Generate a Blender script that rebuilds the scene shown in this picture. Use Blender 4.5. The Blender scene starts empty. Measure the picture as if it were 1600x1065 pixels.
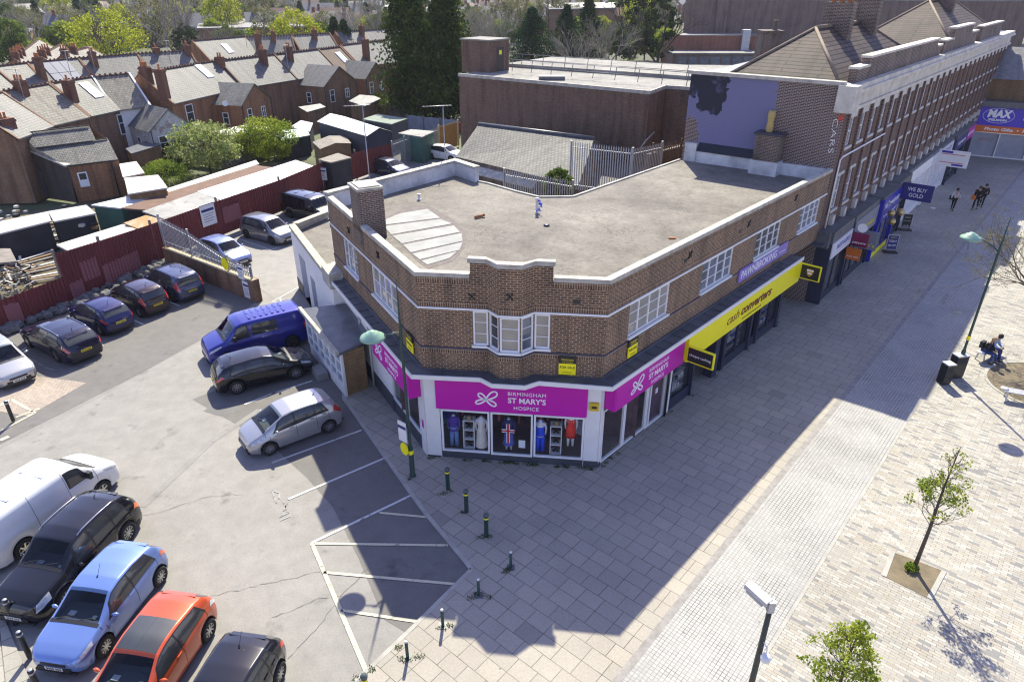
import bpy, bmesh, math, random
from math import sin, cos, pi, radians as rad, atan2, sqrt, hypot
from mathutils import Vector, Matrix, noise
R = random.Random(11)
scene = bpy.context.scene
C = scene.collection

# ---------------------------------------------------------------- camera, sky, sun, exposure
FPX, HOR, CH = 1067.0, 563.0, 16.3
TH = math.atan(HOR / FPX)
cam = bpy.data.cameras.new('camera'); co = bpy.data.objects.new('camera', cam); C.objects.link(co)
co.location = (0, 0, CH); co.rotation_euler = (pi / 2 - TH, 0, 0)
cam.sensor_width = 36; cam.lens = FPX / 1600 * 36; cam.clip_end = 5000; cam.clip_start = 0.1
scene.camera = co
SUN_EL, SUN_AZ = rad(45.5), rad(1.5)      # azimuth from +Y towards +X
w = bpy.data.worlds.new('World'); scene.world = w; w.use_nodes = True
nt = w.node_tree; bg = nt.nodes['Background']
sky = nt.nodes.new('ShaderNodeTexSky'); sky.sky_type = 'NISHITA'; sky.sun_disc = False
sky.sun_elevation = SUN_EL; sky.sun_rotation = SUN_AZ; sky.air_density = 1.0; sky.dust_density = 0.6; sky.ozone_density = 1.6
mx = nt.nodes.new('ShaderNodeMix'); mx.data_type = 'RGBA'; mx.blend_type = 'MULTIPLY'; mx.inputs[0].default_value = 1
mx.inputs[7].default_value = (1.12, 0.95, 1.13, 1); nt.links.new(sky.outputs[0], mx.inputs[6])
nt.links.new(mx.outputs[2], bg.inputs[0]); bg.inputs[1].default_value = 0.104
sl = bpy.data.lights.new('sun', 'SUN'); so = bpy.data.objects.new('sun', sl); C.objects.link(so)
sl.energy = 3.9; sl.angle = rad(0.55); sl.color = (1.0, 0.955, 0.76)
sd = Vector((sin(SUN_AZ) * cos(SUN_EL), cos(SUN_AZ) * cos(SUN_EL), sin(SUN_EL)))
so.rotation_euler = sd.to_track_quat('Z', 'Y').to_euler(); so.location = (0, 60, 60)
scene.view_settings.view_transform = 'Standard'; scene.view_settings.look = 'None'
scene.view_settings.exposure = 1.28; scene.view_settings.gamma = 1
scene.cycles.max_bounces = 5; scene.cycles.diffuse_bounces = 3; scene.cycles.glossy_bounces = 3
scene.cycles.transparent_max_bounces = 12; scene.cycles.transmission_bounces = 4
scene.cycles.sample_clamp_indirect = 4; scene.cycles.use_denoising = True; scene.cycles.denoising_prefilter = 'NONE'; scene.cycles.filter_width = 1.2
scene.cycles.caustics_reflective = False; scene.cycles.caustics_refractive = False

# ---------------------------------------------------------------- surveying: photo sight lines to ground metres
def ray(px, py):
    x = (px - 800) / FPX; y = -(py - 532.5) / FPX
    return Vector((x, cos(TH) + y * sin(TH), -sin(TH) + y * cos(TH)))
def G(px, py, z=0.0):
    d = ray(px, py); t = (z - CH) / d.z
    return Vector((d.x * t, d.y * t, z))
class Fac:
    """a vertical facade: p start point, u along, n outward (to the right of u)"""
    def __init__(s, p, q=None, ang=None, L=None):
        s.p = Vector((p[0], p[1]))
        if q is not None:
            d = Vector((q[0], q[1])) - s.p; s.L = d.length; s.a = atan2(d.y, d.x)
        else: s.a = rad(ang); s.L = L or 0
        s.u = Vector((cos(s.a), sin(s.a))); s.n = Vector((sin(s.a), -cos(s.a)))
    def P(s, t, o, z):
        v = s.p + s.u * t + s.n * o
        return Vector((v.x, v.y, z))
    def T(s, px, py, o=0.0):
        d = ray(px, py); p = s.p + s.n * o
        det = -d.x * s.u.y + d.y * s.u.x
        k = (-p.x * s.u.y + p.y * s.u.x) / det
        h = Vector((d.x * k, d.y * k)) - p
        return h.dot(s.u), d.z * k + CH

# ---------------------------------------------------------------- materials
MATS = {}
def _new(name):
    m = bpy.data.materials.new(name); m.use_nodes = True
    nt = m.node_tree; b = nt.nodes['Principled BSDF']; return m, nt, b
def _mix(nt, a, b, fac, blend='MIX'):
    n = nt.nodes.new('ShaderNodeMix'); n.data_type = 'RGBA'; n.blend_type = blend
    for sock, v in ((n.inputs[6], a), (n.inputs[7], b), (n.inputs[0], fac)):
        if hasattr(v, 'is_linked'): nt.links.new(v, sock)
        elif isinstance(v, (tuple, list)): sock.default_value = (*v[:3], 1)
        else: sock.default_value = v
    return n.outputs[2]
def _noise(nt, scale, detail=4, coord='Object', rough=0.6, vec=None):
    if vec is None:
        tc = nt.nodes.new('ShaderNodeTexCoord'); vec = tc.outputs[coord]
    n = nt.nodes.new('ShaderNodeTexNoise'); n.inputs['Scale'].default_value = scale
    n.inputs['Detail'].default_value = detail; n.inputs['Roughness'].default_value = rough
    nt.links.new(vec, n.inputs['Vector']); return n.outputs['Fac']
def _ramp(nt, fac, stops):
    n = nt.nodes.new('ShaderNodeValToRGB'); cr = n.color_ramp
    while len(cr.elements) < len(stops): cr.elements.new(0.5)
    for e, (p, c) in zip(cr.elements, stops):
        e.position = p; e.color = (*c, 1) if len(c) == 3 else c
    nt.links.new(fac, n.inputs[0]); return n.outputs[0]
def _bump(nt, b, h, strength=0.3, dist=0.01):
    n = nt.nodes.new('ShaderNodeBump'); n.inputs['Strength'].default_value = strength
    n.inputs['Distance'].default_value = dist; nt.links.new(h, n.inputs['Height'])
    nt.links.new(n.outputs[0], b.inputs['Normal'])
def _map(nt, coord='UV', rot=0, scale=(1, 1, 1), loc=(0, 0, 0)):
    tc = nt.nodes.new('ShaderNodeTexCoord'); mp = nt.nodes.new('ShaderNodeMapping')
    mp.inputs['Rotation'].default_value = (0, 0, rot); mp.inputs['Scale'].default_value = scale
    mp.inputs['Location'].default_value = loc
    nt.links.new(tc.outputs[coord], mp.inputs[0]); return mp.outputs[0]
def sc3(c, k): return tuple(min(1, x * k) for x in c)

def plain(name, col, rough=0.7, metal=0.0, var=0.18, ns=1.2, coat=0.0, bump=0.0, spec=None, fine=True):
    if name in MATS: return MATS[name]
    m, nt, b = _new(name)
    if var:
        n1 = _noise(nt, ns, 5)
        c = _ramp(nt, n1, [(0.25, sc3(col, 1 - var)), (0.75, sc3(col, 1 + var))])
        if fine:
            n2 = _noise(nt, ns * 14, 3); c = _mix(nt, c, _ramp(nt, n2, [(0.3, (0.86,) * 3), (0.7, (1, 1, 1))]), var * 2.2, 'MULTIPLY')
        nt.links.new(c, b.inputs['Base Color'])
        if bump: _bump(nt, b, n1 if not fine else n2, bump, 0.02)
    else: b.inputs['Base Color'].default_value = (*col, 1)
    b.inputs['Roughness'].default_value = rough; b.inputs['Metallic'].default_value = metal
    if coat: b.inputs['Specular IOR Level'].default_value = .15; b.inputs['Coat Weight'].default_value = coat; b.inputs['Coat Roughness'].default_value = 0.03
    if spec is not None: b.inputs['Specular IOR Level'].default_value = spec
    MATS[name] = m; return m

TILE_MS = {'clay_tile_roof': .04, 'old_slate': .026, 'slate_pale': .018, 'slate_sandy': .02, 'slate_dark': .018}
def brick(name, c1, c2, mortar, bw=0.225, bh=0.075, ms=0.011, rough=0.85, soldier=False, dirt=0.35, off=0.5, dirtcol=(0.03, 0.028, 0.03), patches=None, coord='UV', rot=0, ns=0.55, bumpd=0.006):
    if name in MATS: return MATS[name]
    m, nt, b = _new(name)
    vec = _map(nt, coord, rot=(pi / 2 if soldier else rot))
    t = nt.nodes.new('ShaderNodeTexBrick'); nt.links.new(vec, t.inputs['Vector'])
    t.inputs['Scale'].default_value = 1; t.inputs['Brick Width'].default_value = bw; t.inputs['Row Height'].default_value = bh
    t.inputs['Mortar Size'].default_value = TILE_MS.get(name, ms); t.inputs['Mortar Smooth'].default_value = 0.2; t.inputs['Bias'].default_value = 0.0
    t.offset = off
    t.inputs['Color1'].default_value = (*c1, 1); t.inputs['Color2'].default_value = (*c2, 1); t.inputs['Mortar'].default_value = (*mortar, 1)
    n1 = _noise(nt, ns, 6, coord)
    n2 = _noise(nt, 9, 3, coord)
    c = _mix(nt, t.outputs['Color'], _ramp(nt, n2, [(0.3, (0.62,) * 3), (0.7, (1.25,) * 3)]), 0.8, 'MULTIPLY')
    dm = _ramp(nt, n1, [(0.42, (0, 0, 0)), (0.78, (1, 1, 1))])
    mul = nt.nodes.new('ShaderNodeMath'); mul.operation = 'MULTIPLY'; nt.links.new(dm, mul.inputs[0]); mul.inputs[1].default_value = dirt
    c = _mix(nt, c, dirtcol, mul.outputs[0])
    n7 = _noise(nt, 1.0, 4, vec=_map(nt, coord, scale=(1.6, .16, 1), loc=(3, 1, 0))); c = _mix(nt, c, _ramp(nt, n7, [(.38, (1.12, 1.1, 1.06)), (.5, (1, 1, 1)), (.66, (.62, .62, .64))]), .85, 'MULTIPLY')
    if patches:
        n3 = _noise(nt, patches[1], 5, coord, vec=_map(nt, coord, loc=(7, 3, 0)))
        pm = _ramp(nt, n3, [(0.56, (0, 0, 0)), (0.62, (1, 1, 1))])
        ml = nt.nodes.new('ShaderNodeMath'); ml.operation = 'MULTIPLY'; nt.links.new(pm, ml.inputs[0]); ml.inputs[1].default_value = patches[2]
        c = _mix(nt, c, patches[0], ml.outputs[0])
    nt.links.new(c, b.inputs['Base Color']); b.inputs['Roughness'].default_value = rough; b.inputs['Specular IOR Level'].default_value = .4 if rough < .7 else .3
    inv = nt.nodes.new('ShaderNodeMath'); inv.operation = 'SUBTRACT'; inv.inputs[0].default_value = 1; nt.links.new(t.outputs['Fac'], inv.inputs[1])
    if bumpd: _bump(nt, b, inv.outputs[0], 0.6, bumpd)
    MATS[name] = m; return m

def ribbed(name, col, pitch=0.15, rough=0.5, metal=0.0, rust=0.0, rustcol=(0.3, 0.13, 0.04), dist=0.03, var=0.15, axis=0):
    if name in MATS: return MATS[name]
    m, nt, b = _new(name)
    vec = _map(nt, 'UV', rot=pi / 2 if axis else 0)
    wv = nt.nodes.new('ShaderNodeTexWave'); wv.wave_type = 'BANDS'; wv.bands_direction = 'X'
    wv.inputs['Scale'].default_value = 0.314 / pitch
    nt.links.new(vec, wv.inputs['Vector'])
    n1 = _noise(nt, 0.5, 5)
    c = _ramp(nt, n1, [(0.25, sc3(col, 1 - var)), (0.75, sc3(col, 1 + var))])
    if rust:
        n2 = _noise(nt, 1.3, 6, vec=_map(nt, 'UV', scale=(1.5, 0.5, 1)))
        c = _mix(nt, c, rustcol, _ramp(nt, n2, [(0.62 - rust * 0.4, (0, 0, 0)), (0.75 - rust * 0.2, (1, 1, 1))]))
    nt.links.new(c, b.inputs['Base Color']); b.inputs['Roughness'].default_value = rough; b.inputs['Metallic'].default_value = metal
    _bump(nt, b, wv.outputs['Fac'], 0.9, dist)
    MATS[name] = m; return m

def glassy(name, col=(0.02, 0.025, 0.03), rough=0.04, var=0.5, ns=0.8):
    """a dark or curtained window pane seen from outside"""
    if name in MATS: return MATS[name]
    m, nt, b = _new(name)
    n1 = _noise(nt, ns, 2)
    nt.links.new(_ramp(nt, n1, [(0.3, sc3(col, 1 - var)), (0.7, sc3(col, 1 + var))]), b.inputs['Base Color'])
    b.inputs['Roughness'].default_value = 0.6; b.inputs['Coat Weight'].default_value = 1; b.inputs['Coat Roughness'].default_value = rough
    b.inputs['Coat IOR'].default_value = 1.6
    MATS[name] = m; return m
def clear_glass(name='clear_glass', tint=(0.95, 0.96, 0.97)):
    if name in MATS: return MATS[name]
    m = bpy.data.materials.new(name); m.use_nodes = True; nt = m.node_tree; nt.nodes.clear()
    o = nt.nodes.new('ShaderNodeOutputMaterial'); t = nt.nodes.new('ShaderNodeBsdfTransparent'); t.inputs[0].default_value = (*tint, 1)
    g = nt.nodes.new('ShaderNodeBsdfGlossy'); g.inputs['Roughness'].default_value = 0.01
    fr = nt.nodes.new('ShaderNodeFresnel'); ge = nt.nodes.new('ShaderNodeNewGeometry'); ma = nt.nodes.new('ShaderNodeMath'); ma.operation = 'MULTIPLY_ADD'; ma.inputs[1].default_value = -.8333; ma.inputs[2].default_value = 1.5; nt.links.new(ge.outputs['Backfacing'], ma.inputs[0]); nt.links.new(ma.outputs[0], fr.inputs[0])
    mx = nt.nodes.new('ShaderNodeMixShader')
    nt.links.new(fr.outputs[0], mx.inputs[0]); nt.links.new(t.outputs[0], mx.inputs[1]); nt.links.new(g.outputs[0], mx.inputs[2]); nt.links.new(mx.outputs[0], o.inputs[0])
    MATS[name] = m; return m
def leafy(name, c1, c2, trans=0.35, ns=0.9):
    if name in MATS: return MATS[name]
    m = bpy.data.materials.new(name); m.use_nodes = True; nt = m.node_tree; nt.nodes.clear()
    o = nt.nodes.new('ShaderNodeOutputMaterial'); d = nt.nodes.new('ShaderNodeBsdfDiffuse'); t = nt.nodes.new('ShaderNodeBsdfTranslucent')
    g = nt.nodes.new('ShaderNodeNewGeometry'); n1 = _noise(nt, ns, 3)
    c = _mix(nt, c1, c2, _ramp(nt, n1, [(0.35, (0, 0, 0)), (0.65, (1, 1, 1))]))
    c = _mix(nt, c, _ramp(nt, g.outputs['Random Per Island'], [(0, (0.55,) * 3), (1, (1.3,) * 3)]), 1.0, 'MULTIPLY')
    nt.links.new(c, d.inputs[0]); nt.links.new(c, t.inputs[0])
    mx = nt.nodes.new('ShaderNodeMixShader'); mx.inputs[0].default_value = trans
    nt.links.new(d.outputs[0], mx.inputs[1]); nt.links.new(t.outputs[0], mx.inputs[2]); nt.links.new(mx.outputs[0], o.inputs[0])
    MATS[name] = m; return m

# ---------------------------------------------------------------- mesh builder
class MB:
    def __init__(s): s.v = []; s.f = []; s.mi = []; s.sm = []
    def add(s, vs, fs, mi=0, smooth=False):
        k = len(s.v); s.v += [Vector(p) for p in vs]
        for f in fs: s.f.append([i + k for i in f]); s.mi.append(mi); s.sm.append(smooth)
        return s
    def poly(s, pts, mi=0): return s.add(pts, [list(range(len(pts)))], mi)
    def hexa(s, p, mi=0):
        """8 points: bottom 0-3 ccw seen from above, top 4-7"""
        return s.add(p, [(3, 2, 1, 0), (4, 5, 6, 7), (0, 1, 5, 4), (1, 2, 6, 5), (2, 3, 7, 6), (3, 0, 4, 7)], mi)
    def box(s, x0, x1, y0, y1, z0, z1, mi=0):
        return s.hexa([(x0, y0, z0), (x1, y0, z0), (x1, y1, z0), (x0, y1, z0), (x0, y0, z1), (x1, y0, z1), (x1, y1, z1), (x0, y1, z1)], mi)
    def fbox(s, F, t0, t1, o0, o1, z0, z1, mi=0):
        return s.hexa([F.P(t0, o1, z0), F.P(t1, o1, z0), F.P(t1, o0, z0), F.P(t0, o0, z0), F.P(t0, o1, z1), F.P(t1, o1, z1), F.P(t1, o0, z1), F.P(t0, o0, z1)], mi)
    def prism(s, pts, z0, z1, mi=0, top=None):
        n = len(pts); a = sum(pts[i][0] * pts[(i + 1) % n][1] - pts[(i + 1) % n][0] * pts[i][1] for i in range(n))
        if a < 0: pts = list(reversed(pts))
        vs = [(p[0], p[1], z0) for p in pts] + [(p[0], p[1], z1) for p in pts]
        k = len(s.v); s.add(vs, [[i, (i + 1) % n, (i + 1) % n + n, i + n] for i in range(n)] + [list(range(n - 1, -1, -1))], mi)
        s.f.append([k + n + i for i in range(n)]); s.mi.append(mi if top is None else top); s.sm.append(False); return s
    def bar(s, a, b, w, h=None, mi=0, up=(0, 0, 1)):
        a, b = Vector(a), Vector(b); h = h or w; d = (b - a).normalized(); u = Vector(up)
        if abs(d.dot(u)) > 0.99: u = Vector((1, 0, 0))
        x = d.cross(u).normalized() * w / 2; y = x.cross(d).normalized() * h / 2
        q = [a - x - y, a + x - y, a + x + y, a - x + y, b - x - y, b + x - y, b + x + y, b - x + y]
        return s.add(q, [(0, 1, 2, 3), (7, 6, 5, 4), (0, 4, 5, 1), (1, 5, 6, 2), (2, 6, 7, 3), (3, 7, 4, 0)], mi)
    def tube(s, pts, rs, n=8, mi=0, cap=True, smooth=True):
        pts = [Vector(p) for p in pts]
        if not isinstance(rs, (list, tuple)): rs = [rs] * len(pts)
        k = len(s.v); prev = None; vs = []
        for i, p in enumerate(pts):
            d = (pts[min(i + 1, len(pts) - 1)] - pts[max(i - 1, 0)]).normalized()
            if prev is None: prev = d.orthogonal().normalized()
            x = (prev - d * prev.dot(d)).normalized(); prev = x; y = d.cross(x)
            vs += [p + (x * cos(2 * pi * j / n) + y * sin(2 * pi * j / n)) * rs[i] for j in range(n)]
        fs = [[i * n + j, i * n + (j + 1) % n, (i + 1) * n + (j + 1) % n, (i + 1) * n + j] for i in range(len(pts) - 1) for j in range(n)]
        s.add(vs, fs, mi, smooth)
        if cap: s.f += [[k + j for j in range(n - 1, -1, -1)], [k + (len(pts) - 1) * n + j for j in range(n)]]; s.mi += [mi, mi]; s.sm += [False, False]
        return s
    def lathe(s, c, prof, n=16, mi=0, smooth=True):
        """prof: (radius, z) list around vertical axis at c"""
        c = Vector(c); vs = []
        for r, z in prof: vs += [c + Vector((r * cos(2 * pi * j / n), r * sin(2 * pi * j / n), z)) for j in range(n)]
        fs = [[i * n + j, i * n + (j + 1) % n, (i + 1) * n + (j + 1) % n, (i + 1) * n + j] for i in range(len(prof) - 1) for j in range(n)]
        return s.add(vs, fs, mi, smooth)
    def wall(s, F, t0, t1, z0, z1, holes=(), depth=0.12, o=0.0, mi=0):
        """outer face with openings and their reveals; holes (t0,t1,z0,z1)"""
        ts = sorted({t0, t1} | {min(max(h[i], t0), t1) for h in holes for i in (0, 1)}); zs = sorted({z0, z1} | {h[i] for h in holes for i in (2, 3)})
        for a, b in zip(ts, ts[1:]):
            if b - a < 1e-4: continue
            for c, d in zip(zs, zs[1:]):
                m, k = (a + b) / 2, (c + d) / 2
                if any(h[0] < m < h[1] and h[2] < k < h[3] for h in holes): continue
                s.poly([F.P(a, o, c), F.P(b, o, c), F.P(b, o, d), F.P(a, o, d)], mi)
        for a, b, c, d in [h[:4] for h in holes]:
            i = o - depth
            s.poly([F.P(a, o, c), F.P(a, i, c), F.P(b, i, c), F.P(b, o, c)][::-1], mi); s.poly([F.P(a, o, d), F.P(b, o, d), F.P(b, i, d), F.P(a, i, d)][::-1], mi)
            s.poly([F.P(a, o, c), F.P(a, o, d), F.P(a, i, d), F.P(a, i, c)][::-1], mi); s.poly([F.P(b, o, c), F.P(b, i, c), F.P(b, i, d), F.P(b, o, d)][::-1], mi)
        return s
    def build(s, name, mats, parent=None, world=True, bevel=0):
        if not isinstance(mats, (list, tuple)): mats = [mats]
        off = Vector((0, 0, 0)); q = parent
        while q is not None and world: off += q.location; q = q.parent
        me = bpy.data.meshes.new(name)
        me.from_pydata([v - off for v in s.v], [], s.f)
        for m in mats: me.materials.append(m)
        me.polygons.foreach_set('material_index', s.mi); me.polygons.foreach_set('use_smooth', s.sm)
        uv = me.uv_layers.new(name='UVMap'); data = [0.0] * (2 * len(me.loops))
        vs = s.v
        for p, f in zip(me.polygons, s.f):
            n = p.normal
            if abs(n.z) > 0.97: ux, vx = Vector((1, 0, 0)), Vector((0, 1, 0))
            else:
                ux = Vector((-n.y, n.x, 0)).normalized(); vx = n.cross(ux)
            for li, vi in zip(p.loop_indices, f):
                data[2 * li] = vs[vi].dot(ux); data[2 * li + 1] = vs[vi].dot(vx)
        uv.data.foreach_set('uv', data); me.update()
        o = bpy.data.objects.new(name, me); C.objects.link(o); o.parent = parent
        if bevel:
            bv = o.modifiers.new('bevel', 'BEVEL'); bv.width = bevel; bv.segments = 2; bv.limit_method = 'ANGLE'
        return o

def tag(o, label=None, cat=None, group=None, kind=None):
    if label: o['label'] = label
    if cat: o['category'] = cat
    if group: o['group'] = group
    if kind: o['kind'] = kind
    return o
def thing(name, label, cat, loc=(0, 0, 0), rz=0.0, group=None):
    o = bpy.data.objects.new(name, None); C.objects.link(o); o.empty_display_size = 0.2
    o.location = (loc[0], loc[1], loc[2] if len(loc) > 2 else 0); o.rotation_euler = (0, 0, rz)
    return tag(o, label, cat, group)
def structure(o): o['kind'] = 'structure'; return o
def kids(o): return [c for c in list(bpy.data.objects) if c.parent == o]
def copy_tree(o, parent=None, index=None):
    if index is None:
        index = {}
        for c in bpy.data.objects:
            if c.parent: index.setdefault(c.parent.name, []).append(c)
    c = o.copy(); C.objects.link(c); c.parent = parent
    for ch in index.get(o.name, []): copy_tree(ch, c, index)
    return c
def text(name, body, F, t, o, z, size, mat, parent, align='CENTER', width=None, bold=0.0, shear=0.0, ang=0.0, spacing=1.0, extrude=0.004):
    """lettering standing on facade F, reading along +t"""
    cu = bpy.data.curves.new(name, 'FONT'); cu.body = body; cu.size = size; cu.align_x = align; cu.align_y = 'CENTER'
    cu.extrude = extrude; cu.offset = bold; cu.shear = shear; cu.space_character = spacing; cu.resolution_u = 3
    ob = bpy.data.objects.new(name, cu); C.objects.link(ob); cu.materials.append(mat)
    off = Vector((0, 0, 0)); q = parent
    while q is not None: off += q.location; q = q.parent
    p = F.P(t, o, z) - off
    X = Vector((F.u.x, F.u.y, 0)); Zn = Vector((F.n.x, F.n.y, 0)); Y = Vector((0, 0, 1))
    m = Matrix((X, Y, Zn)).transposed().to_4x4() @ Matrix.Rotation(ang, 4, 'Z')
    sx = 1.0
    if width:
        bpy.context.view_layer.update(); sx = width / max(0.01, ob.dimensions.x)
    M4 = Matrix.Translation(p) @ m @ Matrix.Diagonal((sx, 1, 1, 1))
    bpy.context.view_layer.update()
    me = bpy.data.meshes.new_from_object(ob.evaluated_get(bpy.context.evaluated_depsgraph_get())); me.transform(M4)
    bpy.data.objects.remove(ob); bpy.data.curves.remove(cu)
    ob = bpy.data.objects.new(name, me); C.objects.link(ob); ob.parent = parent
    return ob
# ---------------------------------------------------------------- ground
SA = rad(49.4); SU = Vector((cos(SA), sin(SA))); SN = Vector((sin(SA), -cos(SA))); S0 = Vector((2.74, 11.70))
def S(u, v): return S0 + SU * u + SN * v          # street frame: u up the street, v towards the square
CZ = -0.06                                        # car park level, the footway is 0

def asphalt(name, c, var=0.12, dark=0.0):
    m, nt, b = _new(name)
    n1 = _noise(nt, 0.16, 6); n2 = _noise(nt, 1.7, 5); n3 = _noise(nt, 40, 2)
    col = _ramp(nt, n1, [(0.3, sc3(c, 1 - var)), (0.7, sc3(c, 1 + var))])
    col = _mix(nt, col, _ramp(nt, n2, [(0.35, (0.86,) * 3), (0.65, (1.08,) * 3)]), 0.7, 'MULTIPLY')
    col = _mix(nt, col, _ramp(nt, n3, [(0.3, (0.72,) * 3), (0.75, (1.25,) * 3)]), 0.6, 'MULTIPLY')
    n4 = _noise(nt, 0.9, 4, vec=_map(nt, 'Object', loc=(31, 5, 0)))
    col = _mix(nt, col, sc3(c, 0.42), _ramp(nt, n4, [(0.62, (0, 0, 0)), (0.74, (0.7,) * 3)]))
    nt.links.new(col, b.inputs['Base Color']); b.inputs['Roughness'].default_value = 0.85
    _bump(nt, b, n3, 0.25, 0.004)
    return m
def paving(name, bw, bh, ms, cols, mortar, rot, off=0.5, var=0.10, freq=2, bumpd=0.004, pick=None, stain=0.25):
    m, nt, b = _new(name)
    vec = _map(nt, 'Object', rot=rot)
    t = nt.nodes.new('ShaderNodeTexBrick'); nt.links.new(vec, t.inputs['Vector'])
    t.inputs['Scale'].default_value = 1; t.inputs['Brick Width'].default_value = bw; t.inputs['Row Height'].default_value = bh
    t.inputs['Mortar Size'].default_value = ms; t.inputs['Mortar Smooth'].default_value = 0.15
    t.offset = off; t.offset_frequency = freq
    t.inputs['Color1'].default_value = (0, 0, 0, 1); t.inputs['Color2'].default_value = (1, 1, 1, 1); t.inputs['Mortar'].default_value = (0.5, 0.5, 0.5, 1)
    rp = nt.nodes.new('ShaderNodeValToRGB'); rp.color_ramp.interpolation = 'CONSTANT'
    while len(rp.color_ramp.elements) < len(cols): rp.color_ramp.elements.new(0.5)
    for e, (p, c) in zip(rp.color_ramp.elements, cols): e.position = p; e.color = (*c, 1)
    nt.links.new(t.outputs['Color'], rp.inputs[0])
    n1 = _noise(nt, 0.25, 6); n2 = _noise(nt, 14, 3)
    col = _mix(nt, rp.outputs[0], _ramp(nt, n1, [(0.35, (1 - stain,) * 3), (0.65, (1.06,) * 3)]), 1, 'MULTIPLY')
    col = _mix(nt, col, _ramp(nt, n2, [(0.3, (1 - var,) * 3), (0.7, (1 + var,) * 3)]), 1, 'MULTIPLY')
    nv = _noise(nt, 0.7, 4, vec=_map(nt, 'Object', loc=(11, 9, 0)))
    mcol = _mix(nt, mortar, sc3(mortar, 0.45), _ramp(nt, nv, [(0.45, (0, 0, 0)), (0.6, (1, 1, 1))]))
    col = _mix(nt, col, mcol, t.outputs['Fac'])
    nt.links.new(col, b.inputs['Base Color']); b.inputs['Roughness'].default_value = 0.8
    for sc_, th_, g_ in ((1.1, .035, .55), (2.3, .028, 1.25)):   # trodden gum and spots
        vo = nt.nodes.new('ShaderNodeTexVoronoi'); vo.inputs['Scale'].default_value = sc_; nt.links.new(_map(nt, 'Object', loc=(sc_, 2, 0)), vo.inputs['Vector'])
        lt = nt.nodes.new('ShaderNodeMath'); lt.operation = 'LESS_THAN'; nt.links.new(vo.outputs['Distance'], lt.inputs[0]); lt.inputs[1].default_value = th_
        col = _mix(nt, col, _mix(nt, col, (g_,) * 3, 1.0, 'MULTIPLY'), lt.outputs[0])
    nt.links.new(col, b.inputs['Base Color'])
    inv = nt.nodes.new('ShaderNodeMath'); inv.operation = 'SUBTRACT'; inv.inputs[0].default_value = 1; nt.links.new(t.outputs['Fac'], inv.inputs[1])
    _bump(nt, b, inv.outputs[0], 0.5, bumpd)
    return m
PERP = pi / 2 - SA      # brings the across-street direction onto the pattern's x axis
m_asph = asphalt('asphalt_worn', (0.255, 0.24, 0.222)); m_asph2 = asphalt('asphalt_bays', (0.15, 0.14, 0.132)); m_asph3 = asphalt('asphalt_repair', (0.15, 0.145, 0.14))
m_slab = paving('paving_slabs', 0.66, 0.53, 0.010, [(0, (0.335, 0.30, 0.255)), (0.3, (0.35, 0.315, 0.265)), (0.6, (0.325, 0.295, 0.25)), (0.85, (0.37, 0.33, 0.275)), (0.995, (0.27, 0.245, 0.21))], (0.155, 0.14, 0.115), PERP, off=0.37, freq=3, stain=0.15)
m_slab2 = paving('paving_slabs_small', 0.6, 0.6, 0.012, [(0, (0.33, 0.31, 0.27)), (0.5, (0.38, 0.355, 0.31))], (0.14, 0.13, 0.10), rad(53), off=0.5)
m_sett = paving('granite_setts', 0.118, 0.118, 0.009, [(0, (0.34, 0.33, 0.315)), (0.25, (0.375, 0.362, 0.345)), (0.6, (0.355, 0.345, 0.33)), (0.85, (0.40, 0.388, 0.365))], (0.235, 0.222, 0.205), PERP, off=0.0, var=0.06, stain=0.12)
m_block = paving('plaza_blocks', 0.30, 0.105, 0.006, [(0, (0.32, 0.30, 0.265)), (0.25, (0.355, 0.33, 0.28)), (0.50, (0.325, 0.29, 0.24)), (0.66, (0.395, 0.375, 0.335)), (0.88, (0.205, 0.20, 0.195))], (0.21, 0.185, 0.15), PERP, off=0.41, freq=2, var=0.06, stain=0.1)
m_bay = paving('brick_paved_bay', 0.21, 0.105, 0.008, [(0, (0.33, 0.27, 0.22)), (0.5, (0.38, 0.31, 0.25))], (0.2, 0.17, 0.14), rad(30), off=0.5)
m_soil = plain('bare_soil', (0.17, 0.135, 0.085), 0.95, var=0.35, ns=2.0, bump=0.6)
m_grassland = plain('garden_ground', (0.10, 0.115, 0.055), 0.95, var=0.45, ns=0.12)
def road_paint(name, c, lo=.60, hi=.66):
    m, nt, b = _new(name)
    n1 = _noise(nt, 5.5, 6); n2 = _noise(nt, 30, 3)
    col = _mix(nt, c, (.17, .155, .145), _ramp(nt, n1, [(lo, (0, 0, 0)), (hi, (.85,) * 3)]))
    col = _mix(nt, col, _ramp(nt, n2, [(.35, (.72,) * 3), (.6, (1, 1, 1))]), 1, 'MULTIPLY')
    nt.links.new(col, b.inputs['Base Color']); b.inputs['Roughness'].default_value = .75; return m
m_white = road_paint('road_paint_white', (.62, .62, .60)); m_cream = road_paint('road_paint_cream', (.60, .56, .40)); m_faint = road_paint('road_paint_worn', (.36, .35, .34), .48, .6)
m_kerb = plain('kerb_stone', (0.36, 0.345, 0.31), 0.85, var=0.2, ns=2)
m_dkerb = plain('channel_stone', (0.27, 0.25, 0.235), 0.85, var=0.3, ns=4)

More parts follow.
